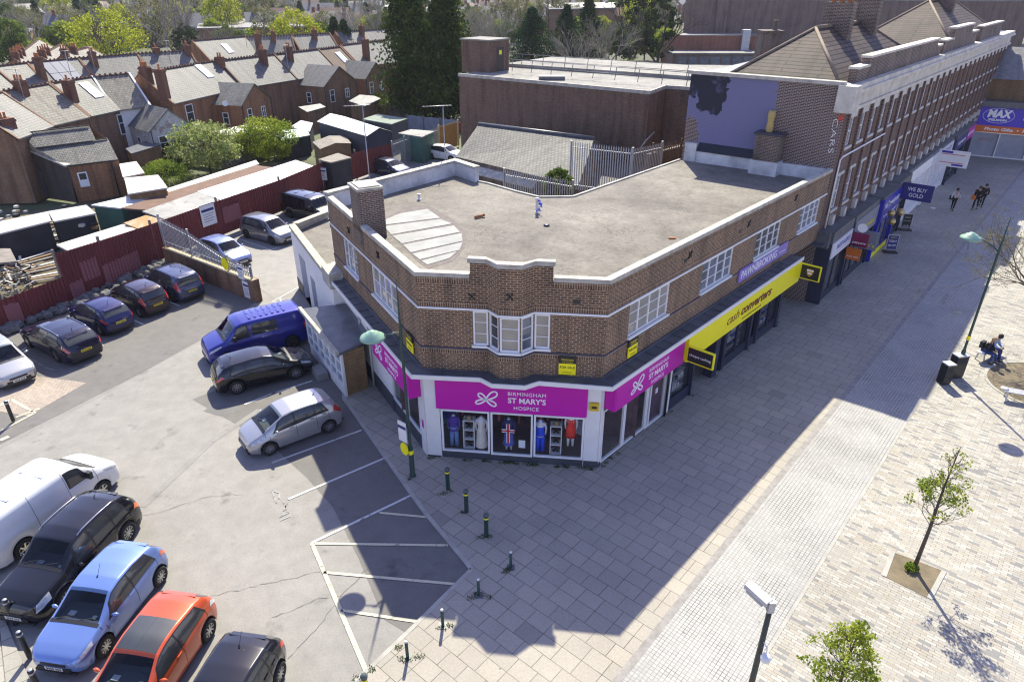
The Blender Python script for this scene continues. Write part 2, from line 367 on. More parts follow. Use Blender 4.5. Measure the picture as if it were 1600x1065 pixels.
def sheet(name, pts, z, m, kind='structure', label=None):
    o = MB().poly([(p[0], p[1], z) for p in (pts if sum(pts[i][0] * pts[(i + 1) % len(pts)][1] - pts[(i + 1) % len(pts)][0] * pts[i][1] for i in range(len(pts))) > 0 else pts[::-1])]).build(name, m)
    return tag(o, label, None, None, kind)
def strip(mb, a, b, wd, z, ext=0.0):
    a, b = Vector(a[:2]), Vector(b[:2]); d = (b - a).normalized(); n = Vector((-d.y, d.x)) * wd / 2; a -= d * ext; b += d * ext
    mb.poly([(*(a - n), z), (*(b - n), z), (*(b + n), z), (*(a + n), z)])
m_far = plain('distant_land', (0.085, 0.09, 0.055), 0.95, var=0.5, ns=0.02)
sheet('ground', [(-1500, -60), (1500, -60), (1500, 2600), (-1500, 2600)], -0.16, m_far)
sheet('garden_ground', [(-75, 32), (-30, 30), (-10, 66), (-3, 72), (20, 80), (10, 150), (-70, 150)], -0.13, m_grassland)
K = [G(537, 622), G(662, 797), G(737, 888), G(637, 987), G(560, 1060)]
Kx = K[4] + Vector((cos(rad(233)), sin(rad(233)), 0)) * 14
sheet('car_park', [Kx, K[4], K[3], K[2], K[1], K[0], (-7.2, 28.5), (-4.0, 36), (-2, 60), (0, 72), (-14, 78), G(262, 400), G(133, 459), G(0, 508), (-60, 20), (-45, -12), (-10, -6)], CZ, m_asph)
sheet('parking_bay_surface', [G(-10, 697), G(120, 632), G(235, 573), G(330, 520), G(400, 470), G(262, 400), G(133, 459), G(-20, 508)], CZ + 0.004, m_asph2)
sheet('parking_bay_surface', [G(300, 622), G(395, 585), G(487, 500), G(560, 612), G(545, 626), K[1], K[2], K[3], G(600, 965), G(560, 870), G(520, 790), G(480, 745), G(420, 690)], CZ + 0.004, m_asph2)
sheet('asphalt_repair', [G(318, 642, CZ), G(345, 622, CZ), G(380, 640, CZ), G(345, 650, CZ)], CZ + 0.008, m_asph3)
mb = MB(); strip(mb, G(222, 792, CZ), G(330, 690, CZ), 0.26, CZ + 0.008); strip(mb, G(330, 690, CZ), G(405, 640, CZ), 0.26, CZ + 0.008)
structure(mb.build('tar_joint', asphalt('asphalt_joint', (0.235, 0.225, 0.21))))
# thin cracks
mb = MB()
for L in ([(0, 700), (60, 668), (150, 622), (215, 585), (236, 573)], [(130, 848), (180, 812), (250, 800), (330, 775), (380, 772)], [(330, 930), (400, 916), (445, 905), (500, 893)], [(425, 964), (470, 947), (500, 934), (532, 931)], [(450, 1028), (500, 975), (532, 931), (575, 888)], [(300, 380), (370, 420), (430, 470), (400, 500)]):
    for a, b in zip(L, L[1:]):
        A, B = G(*a, CZ), G(*b, CZ); k = 6; p = A
        for i in range(1, k + 1):
            q = A.lerp(B, i / k) + Vector((R.uniform(-.05, .05), R.uniform(-.05, .05), 0)) * (i < k); strip(mb, p, q, R.uniform(0.006, 0.018), CZ + 0.012, 0.01); p = q
structure(mb.build('road_cracks', plain('crack_tar', (0.175, 0.165, 0.155), 0.9, var=0)))
sheet('brick_paved_bay', [G(-20, 600, CZ), G(38, 585, CZ), G(135, 598, CZ), G(45, 650, CZ), G(-20, 640, CZ)], CZ + 0.012, m_bay)
mb = MB()
for a, b, wd in [((425, 723), (565, 672), .1), ((450, 780), (600, 716), .1), ((382, 632), (425, 615), .1), ((431, 613), (488, 595), .1), ((426, 471), (470, 447), .08), ((426, 471), (478, 486), .08), ((437, 465), (440, 473), .08),
                 ((373, 373), (423, 391), .08), ((423, 391), (445, 382), .08), ((260, 470), (280, 478), .09), ((204, 498), (224, 507), .09), ((146, 531), (161, 540), .09), ((487, 848), (642, 774), .1), ((521, 380), (527, 378), .08), ((408, 300), (440, 310), .08)]:
    strip(mb, G(*a, CZ), G(*b, CZ), wd, CZ + 0.016)
structure(mb.build('white_bay_markings', m_white)); mb = MB()
for a, b in [((425, 766), (432, 786)), ((425, 766), (437, 770)), ((437, 770), (436, 779)), ((443, 783), (449, 800)), ((449, 786), (443, 798)), ((436, 808), (452, 800)), ((438, 813), (454, 806)), ((48, 561), (58, 566)), ((60, 568), (68, 572)), ((70, 574), (84, 578))]:
    strip(mb, G(*a, CZ), G(*b, CZ), .05, CZ + 0.016)
structure(mb.build('worn_bay_lettering', m_faint))
mb = MB()
for a, b, wd in [((487, 848), (572, 1048), .13), ((593, 801), (668, 808), .1), ((492, 849), (700, 852), .1), ((506, 894), (717, 913), .1), ((533, 953), (652, 971), .1), ((17, 624), (55, 645), .12), ((55, 645), (0, 674), .12), ((0, 634), (17, 624), .12), ((28, 552), (42, 543), .1), ((96, 491), (106, 485), .1), ((0, 688), (14, 682), .2), ((25, 652), (62, 638), .1), ((132, 572), (150, 566), .08), ((64, 870), (90, 858), .12)]:
    strip(mb, G(*a, CZ), G(*b, CZ), wd, CZ + 0.020)
structure(mb.build('cream_bay_markings', m_cream))
# footway, kerb, channel, setts, square
FWp = [Kx, K[4], K[3], K[2], K[1], K[0], (-8.0, 27.5), (-3, 33), (15, 55), (44, 92), (48, 96), S(108, 0), S(-16, 0)]
sheet('footway', FWp, 0.0, m_slab)
mb = MB()
for a, b in zip(K[:-1] , K[1:]): mb.bar((a.x, a.y, -0.05), (b.x, b.y, -0.05), 0.13, 0.112)
mb.bar((K[4].x, K[4].y, -0.05), (Kx.x, Kx.y, -0.05), 0.13, 0.112); mb.bar((K[0].x, K[0].y, -0.05), (-7.9, 27.4, -0.05), 0.13, 0.112)
structure(mb.build('kerb', m_kerb))
def band(name, u0, u1, v0, v1, z, m): return sheet(name, [S(u0, v0), S(u1, v0), S(u1, v1), S(u0, v1)], z, m)
band('setts_street', -16, 108, 0.12, 2.62, 0.004, m_sett)
band('drainage_channel', -16, 108, -0.10, 0.12, 0.006, m_dkerb)
band('plaza', -22, 108, 2.70, 60, 0.004, m_block); band('edge_course', -16, 108, 2.62, 2.70, 0.008, m_kerb)
sheet('side_pavement', [G(0, 948, 0), G(48, 1065, 0), G(80, 1140, 0), (-22, -4), (-45, 8), G(-150, 760, 0), G(-40, 880, 0)], 0.0, m_slab2)
# tree pits
pit = [G(1381, 900), G(1395, 862), G(1475, 892), G(1452, 935)]
sheet('tree_pit_soil', pit, 0.012, m_soil)
mb = MB()
for i in (0, 2): a, b = pit[i], pit[(i + 1) % 4]; mb.bar((a.x, a.y, 0.0), (b.x, b.y, 0.0), 0.14, 0.05)
structure(mb.build('tree_pit_edging', m_kerb))
c0 = G(1640, 605); pts = [c0 + Vector((2.55 * cos(a), 2.3 * sin(a), 0)) for a in [i * pi / 20 for i in range(40)]]
sheet('planting_bed', pts, 0.012, m_soil)
mb = MB()
for i in range(40): a, b = pts[i], pts[(i + 1) % 40]; mb.bar((a.x, a.y, 0.0), (b.x, b.y, 0.0), 0.12, 0.06)
structure(mb.build('planting_bed_edging', m_kerb))
# ---------------------------------------------------------------- corner building
m_brick = brick('brown_brick', (0.185, 0.096, 0.05), (0.09, 0.049, 0.029), (0.40, 0.31, 0.22), bw=.235, bh=.083, ms=.015, dirt=0.3)
m_bricks = brick('brown_brick_soldier', (0.19, 0.10, 0.052), (0.10, 0.054, 0.032), (0.38, 0.30, 0.22), bw=0.225, bh=0.083, ms=.014, soldier=True, off=0.0, dirt=0.3)
m_brick_old = brick('weathered_brick', (0.15, 0.085, 0.06), (0.085, 0.052, 0.042), (0.36, 0.33, 0.29), dirt=0.5, patches=((0.05, 0.048, 0.03), 0.8, 0.6))
m_cope = plain('coping_white', (0.42, 0.395, 0.345), 0.8, var=0.4, ns=2.5, bump=0.2)
m_wpaint = plain('white_render', (0.74, 0.73, 0.71), 0.6, var=0.07, ns=1.4)
m_upvc = plain('white_frame', (0.80, 0.80, 0.80), 0.35, var=0.03)
m_lead = plain('lead_roof', (0.10, 0.105, 0.12), 0.45, var=0.4, ns=1.6, bump=0.2)
m_felt = None
def roofing(name, base, light, dark, spots=True):
    m, nt, b = _new(name)
    n1 = _noise(nt, 0.22, 7); n2 = _noise(nt, 1.1, 6, vec=_map(nt, 'Object', loc=(4, 8, 0))); n3 = _noise(nt, 45, 2)
    c = _ramp(nt, n1, [(0.3, dark), (0.5, base), (0.72, light)])
    c = _mix(nt, c, _ramp(nt, n2, [(0.3, (0.75,) * 3), (0.55, (1, 1, 1)), (0.75, (1.12,) * 3)]), 1, 'MULTIPLY')
    c = _mix(nt, c, _ramp(nt, n3, [(0.3, (0.7,) * 3), (0.75, (1.25,) * 3)]), 0.9, 'MULTIPLY')
    n4 = _noise(nt, 5.0, 4, vec=_map(nt, 'Object', loc=(1, 7, 0))); c = _mix(nt, c, _ramp(nt, n4, [(0.32, (0.72, .70, .66)), (0.5, (1, 1, 1)), (.68, (1.1, 1.08, 1.02))]), 0.9, 'MULTIPLY')
    lb = nt.nodes.new('ShaderNodeTexBrick'); nt.links.new(_map(nt, 'Object', rot=rad(42)), lb.inputs['Vector']); lb.inputs['Scale'].default_value = 1; lb.inputs['Brick Width'].default_value = 7.5; lb.inputs['Row Height'].default_value = .95; lb.inputs['Mortar Size'].default_value = .022; lb.inputs['Mortar Smooth'].default_value = .6; c = _mix(nt, c, _ramp(nt, lb.outputs['Fac'], [(0, (1, 1, 1)), (1, (.80, .79, .77))]), .8, 'MULTIPLY')
    n5 = _noise(nt, 0.45, 3, vec=_map(nt, 'Object', loc=(13, 2, 0))); n6 = _noise(nt, 22, 2, vec=_map(nt, 'Object', loc=(5, 5, 0)))
    mm = nt.nodes.new('ShaderNodeMath'); mm.operation = 'MULTIPLY'; nt.links.new(_ramp(nt, n5, [(.55, (0, 0, 0)), (.66, (1, 1, 1))]), mm.inputs[0]); nt.links.new(_ramp(nt, n6, [(.54, (0, 0, 0)), (.6, (1, 1, 1))]), mm.inputs[1])
    c = _mix(nt, c, sc3(dark, .35), mm.outputs[0])
    nt.links.new(c, b.inputs['Base Color']); b.inputs['Roughness'].default_value = 0.9; _bump(nt, b, n3, 0.4, 0.006); return m
m_felt = roofing('gravelled_felt', (0.20, 0.180, 0.155), (0.265, 0.242, 0.21), (0.13, 0.115, 0.10))
m_felt2 = plain('roof_repair_felt', (0.30, 0.30, 0.285), 0.85, var=0.2, ns=1.5)
m_seam = plain('roof_repair_seam', (0.15, 0.125, 0.115), 0.9, var=0.3, ns=3)
m_mag = plain('magenta_board', (0.52, 0.008, 0.36), 0.35, var=0.03, ns=0.5)
m_yel = plain('yellow_board', (0.95, 0.85, 0.01), 0.35, var=0.03)
m_black = plain('black_paint', (0.018, 0.018, 0.02), 0.4, var=0.1)
m_dgrey = plain('dark_plinth', (0.055, 0.06, 0.075), 0.6, var=0.2, ns=2)
m_navy = plain('navy_board', (0.03, 0.028, 0.16), 0.4, var=0.05)
m_pane = glassy('window_pane'); m_blind = glassy('pane_with_blind', (0.28, 0.26, 0.22), 0.05, 0.15, 2)
m_pane_s = glassy('pane_sky', (0.10, 0.12, 0.16), 0.05, 0.4, 1.5)
m_glass = clear_glass()
m_wtext = plain('white_letters', (0.85, 0.85, 0.85), 0.5, var=0); m_ytext = plain('yellow_letters', (0.8, 0.65, 0.02), 0.5, var=0)
m_brown = plain('brown_letters', (0.16, 0.02, 0.015), 0.5, var=0); m_btext = plain('black_letters', (0.01, 0.01, 0.01), 0.5, var=0)
m_cloth = lambda n, c: plain(n, c, 0.9, var=0.15, ns=6)

Lc, Rc = Vector((-3.24, 21.42)), Vector((3.2, 20.70)); Ec, Dc = Vector((16.62, 35.55)), Vector((-8.48, 30.73))
FL, FF, FR = Fac(Dc, Lc), Fac(Lc, Rc), Fac(Rc, Ec)          # left, front and street facades (n points outwards)
ZT, ZS, ZC = 7.50, 6.30, 3.90                                # brick top, string course, canopy top
def fp(F, t, o=0): v = F.P(t, o, 0); return Vector((v.x, v.y))
BAY = [fp(FF, 0), fp(FF, 2.45), fp(FF, 2.86, .42), fp(FF, 3.60, .42), fp(FF, 4.02), fp(FF, FF.L)]
SEG = [Fac(a, b) for a, b in zip(BAY, BAY[1:])]
cb = thing('corner_building', 'two storey brown brick corner building with white coping, canopy and flat gravel roof', 'building', (0, 24, 0))
LT = FL.L
def lf(t): return LT - t                                     # measured from the front corner
w_left = [(lf(4.98), lf(2.05), 4.93, 6.24), (lf(8.78), lf(6.90), 4.83, 6.18)]
w_right = [(1.42, 4.12, 4.96, 6.27), (6.68, 9.38, 4.96, 6.27), (11.68, 14.32, 4.98, 6.27), (16.68, 19.26, 4.98, 6.27)]
wl = MB(); wl.wall(FL, 0, LT, ZC - .1, ZT, w_left)
wl.wall(SEG[0], 0, SEG[0].L, ZC - .1, ZT, [(1.9, 2.43, 4.96, 6.27)]); wl.wall(SEG[4], 0, SEG[4].L, ZC - .1, ZT, [(0.02, .55, 4.96, 6.27)])
for s_ in SEG[1:4]: wl.wall(s_, 0, s_.L, ZC - .1, ZT, [(.03, s_.L - .03, 4.96, 6.27)])
wl.wall(FR, 0, FR.L, ZC - .1, ZT, w_right)
# inner faces of the parapet and the raised central pier
wl.poly([FF.P(1.85, -.22, 6.9), FF.P(4.62, -.22, 6.9), FF.P(4.62, -.22, 8.05), FF.P(1.85, -.22, 8.05)][::-1])
pier = [fp(FF, 1.85), fp(FF, 2.45), fp(FF, 2.86, .42), fp(FF, 3.60, .42), fp(FF, 4.02), fp(FF, 4.62), fp(FF, 4.62, -.25), fp(FF, 1.85, -.25)]
wl.prism(pier, ZT - .02, 8.05)
for F in (FL, SEG[0], SEG[4], FR): wl.fbox(F, .0, F.L, -.195, -.03, 6.9, ZT - .005)
body = wl.build('wall', m_brick, cb)
sb = MB()   # soldier courses
for F, a, b in [(FL, 0, LT), (SEG[0], 0, 1.85), (FR, 0, FR.L)]: sb.fbox(F, a, b, -.02, .012, 7.27, 7.50)
sb.fbox(SEG[4], .6, SEG[4].L, -.02, .012, 7.27, 7.50)
for F in [FL] + SEG + [FR]: sb.fbox(F, 0, F.L, -.02, .010, 6.37, 6.58)
for F in [FL] + SEG + [FR]: sb.fbox(F, 0, F.L, -.02, .012, 4.58, 4.76)
sb.build('soldier_course', m_bricks, cb)
st = MB()
for F in [FL] + SEG + [FR]: st.fbox(F, -.02, F.L + .02, -.02, .05, 6.30, 6.365)
st.build('string_course', m_upvc, cb)
st = MB()
for F in [FL] + SEG + [FR]: st.fbox(F, -.01, F.L + .01, -.02, .035, 4.765, 4.82)
st.build('tile_band', plain('blue_tile', (0.05, 0.05, 0.09), 0.5), cb)
cp = MB()
def cope(F, a, b, z, o1=.07, o0=-.20, h=.15, mi=0): cp.fbox(F, a, b, o0, o1, z, z + h, mi)
cope(FL, -.02, 3.9, ZT); cope(FL, 5.05, LT + .05, ZT); cope(SEG[0], -.03, 1.83, ZT + .001); cope(SEG[4], .64, SEG[4].L + .04, ZT + .001); cope(FR, -.03, FR.L, ZT)
ot = [fp(FF, 1.78, .07), fp(FF, 2.42, .07), fp(FF, 2.83, .49), fp(FF, 3.63, .49), fp(FF, 4.05, .07), fp(FF, 4.69, .07), fp(FF, 4.69, -.16), fp(FF, 4.10, -.16), fp(FF, 3.70, .20), fp(FF, 2.78, .20), fp(FF, 2.36, -.16), fp(FF, 1.78, -.16)]
cp.prism(ot, 8.051, 8.21)
cp.build('coping', m_cope, cb)
# roof deck
ZR = 6.97
RP = [FL.P(0, -.2, 0), FL.P(LT, -.2, 0), FR.P(0, -.2, 0), FR.P(FR.L, -.2, 0), G(1062, 250, ZR), G(895, 308, ZR), G(842, 308.5, ZR), G(807, 300, ZR), G(762, 287, ZR), G(747, 284, ZR), G(712, 272, ZR), G(598, 304, ZR), G(541, 318, ZR)]
MB().prism([(p.x, p.y) for p in RP], ZR - .25, ZR).build('roof', m_felt, cb)
ed = MB()
for a, b in zip(RP[4:9], RP[5:10]): ed.bar((a.x, a.y, ZR + .02), (b.x, b.y, ZR + .02), .12, .09)
ed.build('roof_edge', m_cope, cb)
rear = MB()
for a, b in zip(RP[4:10], RP[5:11]): rear.poly([(b.x, b.y, 0), (a.x, a.y, 0), (a.x, a.y, ZR - .01), (b.x, b.y, ZR - .01)][::-1])
rear.build('rear_wall', m_brick_old, cb)
ww = MB()
p0, p1, p2 = fp(FL, 0.0, 0), Vector(RP[10][:2]), Vector(RP[9][:2])
W1, W2 = Fac(p0, p1), Fac(p1, p2)
ww.fbox(W1, 0, W1.L + .1, -.05, .22, ZR - .2, 7.68); ww.fbox(W2, 0, W2.L, -.06, .20, ZR - .2, 7.68)
for t in (2.9, 8.0): ww.fbox(W1, t, t + .35, .22, .30, ZR - .1, 7.6)
m_wall_w = plain('stained_white_render', (0.60, 0.60, 0.60), 0.8, var=0.45, ns=0.9, bump=0.2)
ww.build('parapet_wall', m_wall_w, cb)
ww = MB(); ww.fbox(W1, -.1, W1.L + .12, -.12, .27, 7.681, 7.79); ww.fbox(W2, .28, W2.L + .02, -.12, .27, 7.681, 7.79); ww.build('parapet_coping', m_cope, cb)
# repaired felt strips on the roof
rp = MB()
rows = [[(597, 338), (640, 322), (668, 326), (690, 344), (672, 358), (600, 352)], [(598, 356), (690, 346), (706, 352), (712, 358), (614, 371)]]
for k in range(6):
    y0 = 360 + k * 13; x0 = 604 + k * 9; x1 = [712, 722, 724, 722, 712, 694][k]
    pass
strips = [[(598, 345), (625, 334), (668, 327), (688, 341), (600, 352)], [(600, 354), (688, 343), (707, 350), (611, 367)], [(613, 369), (709, 353), (719, 363), (628, 381)], [(630, 383), (721, 365), (723, 377), (642, 395)], [(644, 397), (723, 379), (718, 391), (656, 406)], [(658, 408), (715, 393), (702, 404), (668, 414)]]
ctr = MB(); hull = [(595, 345), (640, 320), (672, 322), (712, 345), (728, 366), (727, 386), (708, 408), (670, 420), (655, 411), (600, 356)]
ctr.prism([G(x, y, ZR)[:2] for x, y in hull], ZR, ZR + .006)
ctr.build('roof_repair_backing', m_seam, cb)
for s_ in strips:
    rp.prism([G(x, y, ZR)[:2] for x, y in s_], ZR + .004, ZR + .022)
rp.build('roof_repair', m_felt2, cb)
# windows
def casement(F, t0, t1, z0, z1, o, parent, bars=(1,), rows=2, pane=None, sill=True, fw=.06, mats=None):
    """frame with vertical divisions (fractions) and glazing-bar rows"""
    fr = MB(); fr.fbox(F, t0, t1, o, o + .07, z0, z0 + fw); fr.fbox(F, t0, t1, o, o + .07, z1 - fw, z1)
    fr.fbox(F, t0, t0 + fw, o, o + .068, z0 + fw, z1 - fw); fr.fbox(F, t1 - fw, t1, o, o + .068, z0 + fw, z1 - fw)
    W = t1 - t0; prev = t0
    for b in bars: fr.fbox(F, t0 + W * b - .028, t0 + W * b + .028, o, o + .066, z0 + fw, z1 - fw)
    for k in range(1, rows + 1):
        z = z0 + (z1 - z0) * k / (rows + 1); fr.fbox(F, t0 + fw, t1 - fw, o + .01, o + .045, z - .013, z + .013)
    f = fr.build('window_frame', m_upvc, parent)
    p = MB(); p.poly([F.P(t0 + .01, o + .02, z0 + .01), F.P(t1 - .01, o + .02, z0 + .01), F.P(t1 - .01, o + .02, z1 - .01), F.P(t0 + .01, o + .02, z1 - .01)])
    p.build('pane', pane or m_pane, f)
    if sill:
        q = MB(); q.fbox(F, t0 - .05, t1 + .05, o, .10, z0 - .07, z0 - .001); q.build('sill', m_upvc, f)
    return f
for (a, b, c, d), pn in zip(w_left, (m_blind, m_pane_s)): casement(FL, a, b, c, d, -.10, cb, (.28, .5, .72) if b - a > 2 else (.3, .68), 1, pn)
for (a, b, c, d), pn in zip(w_right, (m_blind, m_pane_s, m_pane, m_pane_s)): casement(FR, a, b, c, d, -.10, cb, (.24, .5, .76), 2, pn)
casement(SEG[0], 1.9, 2.43, 4.96, 6.27, -.08, cb, (), 2, m_blind); casement(SEG[4], .02, .55, 4.96, 6.27, -.08, cb, (), 2, m_blind)
casement(SEG[1], .03, SEG[1].L - .03, 4.96, 6.27, -.08, cb, (), 2, m_pane); casement(SEG[3], .03, SEG[3].L - .03, 4.96, 6.27, -.08, cb, (), 2, m_pane_s); casement(SEG[2], .03, SEG[2].L - .03, 4.96, 6.27, -.08, cb, (), 2, m_blind)
# pattress plates, vents
an = MB()
for F, t, z in [(FL, lf(3.9), 6.95), (FL, lf(7.6), 6.85), (SEG[0], 1.88, 6.8), (SEG[2], .37, 7.05), (FR, 5.4, 7.0), (FR, 10.5, 7.0), (FR, 15.6, 7.05)]:
    an.bar(F.P(t - .12, .03, z - .13), F.P(t + .12, .03, z + .13), .05, .04); an.bar(F.P(t + .12, .03, z - .1), F.P(t - .1, .03, z + .12), .05, .04)
for F, t, z in [(SEG[4], 1.3, 6.72), (FR, 5.0, 6.75), (FR, 9.6, 6.8)]: an.fbox(F, t, t + .24, 0, .015, z, z + .16)
an.build('wall_anchors', m_black, cb)['kind'] = 'stuff'
# chimney
c0_, c1_ = 3.9, 5.05
ch = MB(); ch.fbox(FL, c0_, c1_, -1.0, .012, 6.7, 8.98); ch.build('chimney', m_brick_old, cb)
q = MB(); q.fbox(FL, c0_ - .06, c1_ + .06, -1.0, .07, 8.981, 9.09); q.fbox(FL, c0_ + .05, c1_ - .05, -.9, -.05, 9.091, 9.13)
q.build('chimney_cap', m_cope, [o for o in bpy.data.objects if o.name == 'chimney'][0])
# canopy and ground floor
can = MB()
outer = [fp(FF, -.05, .50), fp(FF, 2.2, .50), fp(FF, 2.65, .85), fp(FF, 3.80, .85), fp(FF, 4.25, .50), fp(FF, FF.L + .02, .50)]
LFo, RFo = .55, .62
capL = [fp(FL, LT - 9.6, LFo), fp(FL, LT + .30, LFo)]; capR = [fp(FR, -.30, RFo), fp(FR, 16.6, RFo)]
poly = [capL[0], capL[1]] + outer[1:5] + [capR[0], capR[1], fp(FR, 16.6, -.15), fp(FR, 0, -.15), fp(FL, LT, -.15), fp(FL, LT - 9.6, -.15)]
can.prism(poly, 3.74, 3.90, 0, 0)
canopy = can.build('canopy', m_lead, cb)
fa = MB(); edge = [capL[0], capL[1]] + outer[1:5] + [capR[0], capR[1]]
for a, b in zip(edge, edge[1:]):
    F = Fac(a, b); fa.fbox(F, -.01, F.L + .01, -.02, .03, 3.76, 3.925)
fa.build('canopy_fascia', m_wpaint, canopy)
se = MB()
for k in range(1, 24):
    t = .65 * k; se.fbox(FR, t, t + .03, .02, RFo - .03, 3.90, 3.925)
for k in range(1, 13): se.fbox(FL, LT - .72 * k, LT - .72 * k + .03, .02, LFo - .03, 3.90, 3.925)
for k in range(1, 9): se.fbox(FF, .74 * k, .74 * k + .03, .05, .45, 3.90, 3.925)
se.fbox(FR, 0, 15, 0.0, .06, 3.90, 4.0); se.fbox(FL, lf(9.5), LT, 0, .06, 3.90, 4.0)
se.build('lead_roll', m_lead, canopy)
# shop front walls (ground floor)
def gbox(F, a, b, z0=.0, z1=3.75, o0=-.25, o1=.06, nm='pillar'): gf = MB(); gf.fbox(F, a, b, o0, o1, z0, z1); gf.build(nm, m_wpaint, cb)
gbox(FF, .0, .55); gbox(FF, 5.95, FF.L); gbox(FF, .55, 5.95, 2.21, 3.75, -.12, .02)
gbox(FR, -.02, .12); gbox(FR, 4.72, 5.1)
gbox(FL, lf(.45), LT); gbox(FL, lf(4.1), lf(3.55)); gbox(FL, lf(9.6), lf(4.1), 0, 3.75, -.25, .06)
pl = MB(); pl.fbox(FF, .50, 5.98, -.12, .05, 0, .30); pl.fbox(FL, lf(3.55), lf(.45), -.12, .05, 0, .62); pl.fbox(FF, -.02, .52, -.1, .075, 0, .06); pl.fbox(FF, 5.97, FF.L + .04, -.1, .075, 0, .28); pl.fbox(FL, lf(9.6), lf(3.5), .0, .08, 0, .75); pl.fbox(FR, -.03, .13, -.1, .075, 0, .2)
pl.build('plinth', m_dgrey, cb)
def shopwin(F, t0, t1, z0, z1, parent, divs=(), fw=.07, fm=None, o=-.03, glass=True, name='shop_window'):
    fr = MB(); fr.fbox(F, t0, t1, o, o + .09, z0, z0 + fw); fr.fbox(F, t0, t1, o, o + .09, z1 - fw, z1)
    for b in [t0 + fw / 2, t1 - fw / 2] + list(divs): fr.fbox(F, b - fw / 2, b + fw / 2, o, o + .088, z0 + fw, z1 - fw)
    f = fr.build(name, fm or m_upvc, parent)
    if glass:
        p = MB(); p.poly([F.P(t0, o + .03, z0), F.P(t1, o + .03, z0), F.P(t1, o + .03, z1), F.P(t0, o + .03, z1)]); p.build('glazing', m_glass, f)
    return f
shopwin(FF, .58, 2.42, .30, 2.20, cb); shopwin(FF, 2.46, 4.04, .27, 2.20, cb); shopwin(FF, 4.08, 5.94, .30, 2.20, cb)
shopwin(FR, .14, 1.62, .10, 2.45, cb); shopwin(FR, 1.64, 3.22, .10, 2.45, cb)
shopwin(FL, lf(3.5), lf(1.95), .66, 2.45, cb); shopwin(FL, lf(1.93), lf(.5), .66, 2.45, cb)
dr = shopwin(FR, 3.26, 4.66, .04, 2.45, cb, divs=(3.5,), name='shop_door')
q = MB(); q.fbox(FR, 3.62, 4.55, -.06, -.04, .12, 2.3); q.build('door_leaf', glassy('dark_door', (0.07, 0.02, 0.05)), dr)
q = MB(); q.fbox(FR, 4.0, 4.18, -.035, -.03, 1.35, 1.6); q.build('door_notice', m_wtext, dr)
# interior floor and back walls of the shop
it = MB(); INN = [fp(FF, .1, -.1), fp(FF, 6.3, -.1), fp(FR, 4.8, -.15), fp(FR, 4.8, -4.5), fp(FL, lf(4), -4.0), fp(FL, lf(4), -.15)]
it.prism(INN, .02, .12); it.build('shop_floor', plain('shop_floor', (0.25, 0.2, 0.17), 0.6), cb)
it = MB(); it.fbox(FF, -1.5, 8, -1.95, -1.9, .12, 3.6); it.build('shop_partition', plain('shop_interior', (0.10, 0.06, 0.07), 0.9, var=.5, ns=2), cb)
it = MB(); it.prism([(p.x, p.y) for p in INN], 3.3, 3.35); it.build('shop_ceiling', plain('shop_ceiling', (0.4, 0.38, 0.38), 0.9), cb)
q = MB(); q.fbox(FR, 4.72, 4.80, .061, .14, 0, 3.35); q.tube([FR.P(4.66, .14, 0), FR.P(4.66, .14, 3.3)], .04); q.build('downpipe', m_black, cb)
# magenta fascia boards: one per front
def butterfly(F, t, z, o, s, mat, parent, rot=0.0):
    q = MB()
    for a0, ln, wd in [(rad(40), 1.0, .42), (rad(140), .72, .36), (rad(205), .85, .30), (rad(-35), .85, .34)]:
        pts = []
        for i in range(15):
            u = i / 14 * 2 * pi; x = (1 - cos(u)) / 2 * ln; y = sin(u) * wd * .5 * (0.5 + x)
            X = x * cos(a0) - y * sin(a0); Y = x * sin(a0) + y * cos(a0); pts.append(F.P(t + X * s, o, z + Y * s))
        for a, b in zip(pts, pts[1:]): q.bar(a, b, .035 * s / .3, .012, up=(F.n.x, F.n.y, 0))
    return q.build('butterfly_emblem', mat, parent)
def fascia_sign(F, t0, t1, z0, z1, o0, o1, tc, label, s=1.0, tw=1.15):
    q = MB(); q.fbox(F, t0, t1, o0, o1, z0, z1)
    b = q.build('fascia_sign', m_mag, None); tag(b, label, 'sign', 'magenta charity shop signs')
    zc = (z0 + z1) / 2 - .11; s = 1.2
    butterfly(F, tc - .52 * s, zc + .02, o1 + .008, .42 * s, m_wtext, b)
    text('lettering', 'BIRMINGHAM', F, tc + .72 * s, o1 + .004, zc + .26 * s, .18 * s, m_wtext, b, width=tw * 1.0 * s, spacing=1.1)
    text('lettering', "ST MARY'S", F, tc + .72 * s, o1 + .004, zc + .02 * s, .26 * s, m_wtext, b, width=tw * s, bold=.006)
    text('lettering', 'HOSPICE', F, tc + .70 * s, o1 + .004, zc - .24 * s, .18 * s, m_wtext, b, width=tw * .66 * s, spacing=1.1)
    return b
fascia_sign(FF, .44, 6.0, 2.26, 3.50, .03, .12, 2.95, 'wide magenta hospice shop sign on the front above three display windows')
fascia_sign(FR, .22, 4.98, 2.58, 3.72, .42, .50, 2.2, 'magenta hospice shop sign facing the pedestrian street above the side door')
fascia_sign(FL, lf(4.3), lf(.25), 2.58, 3.72, .42, .50, lf(2.9), 'magenta hospice shop sign facing the car park beside the green lamp post')
q = MB(); q.fbox(FR, .15, .215, .05, .49, 2.6, 3.70); q.fbox(FL, lf(.245), lf(.19), .06, .49, 2.6, 3.70); q.build('sign_returns', m_mag, cb)
for F, t, z, lb in [(FF, 6.25, 2.75, 'small yellow alarm box on the white front pillar')]:
    q = MB(); q.fbox(F, t - .16, t + .16, .06, .16, z - .16, z + .16); o = q.build('alarm_box', plain('alarm_yellow', (.62, .42, .02), .5)); tag(o, lb, 'alarm')
    q = MB(); q.fbox(F, t - .09, t + .09, .161, .175, z - .05, z + .04); q.build('label_plate', m_black, o)
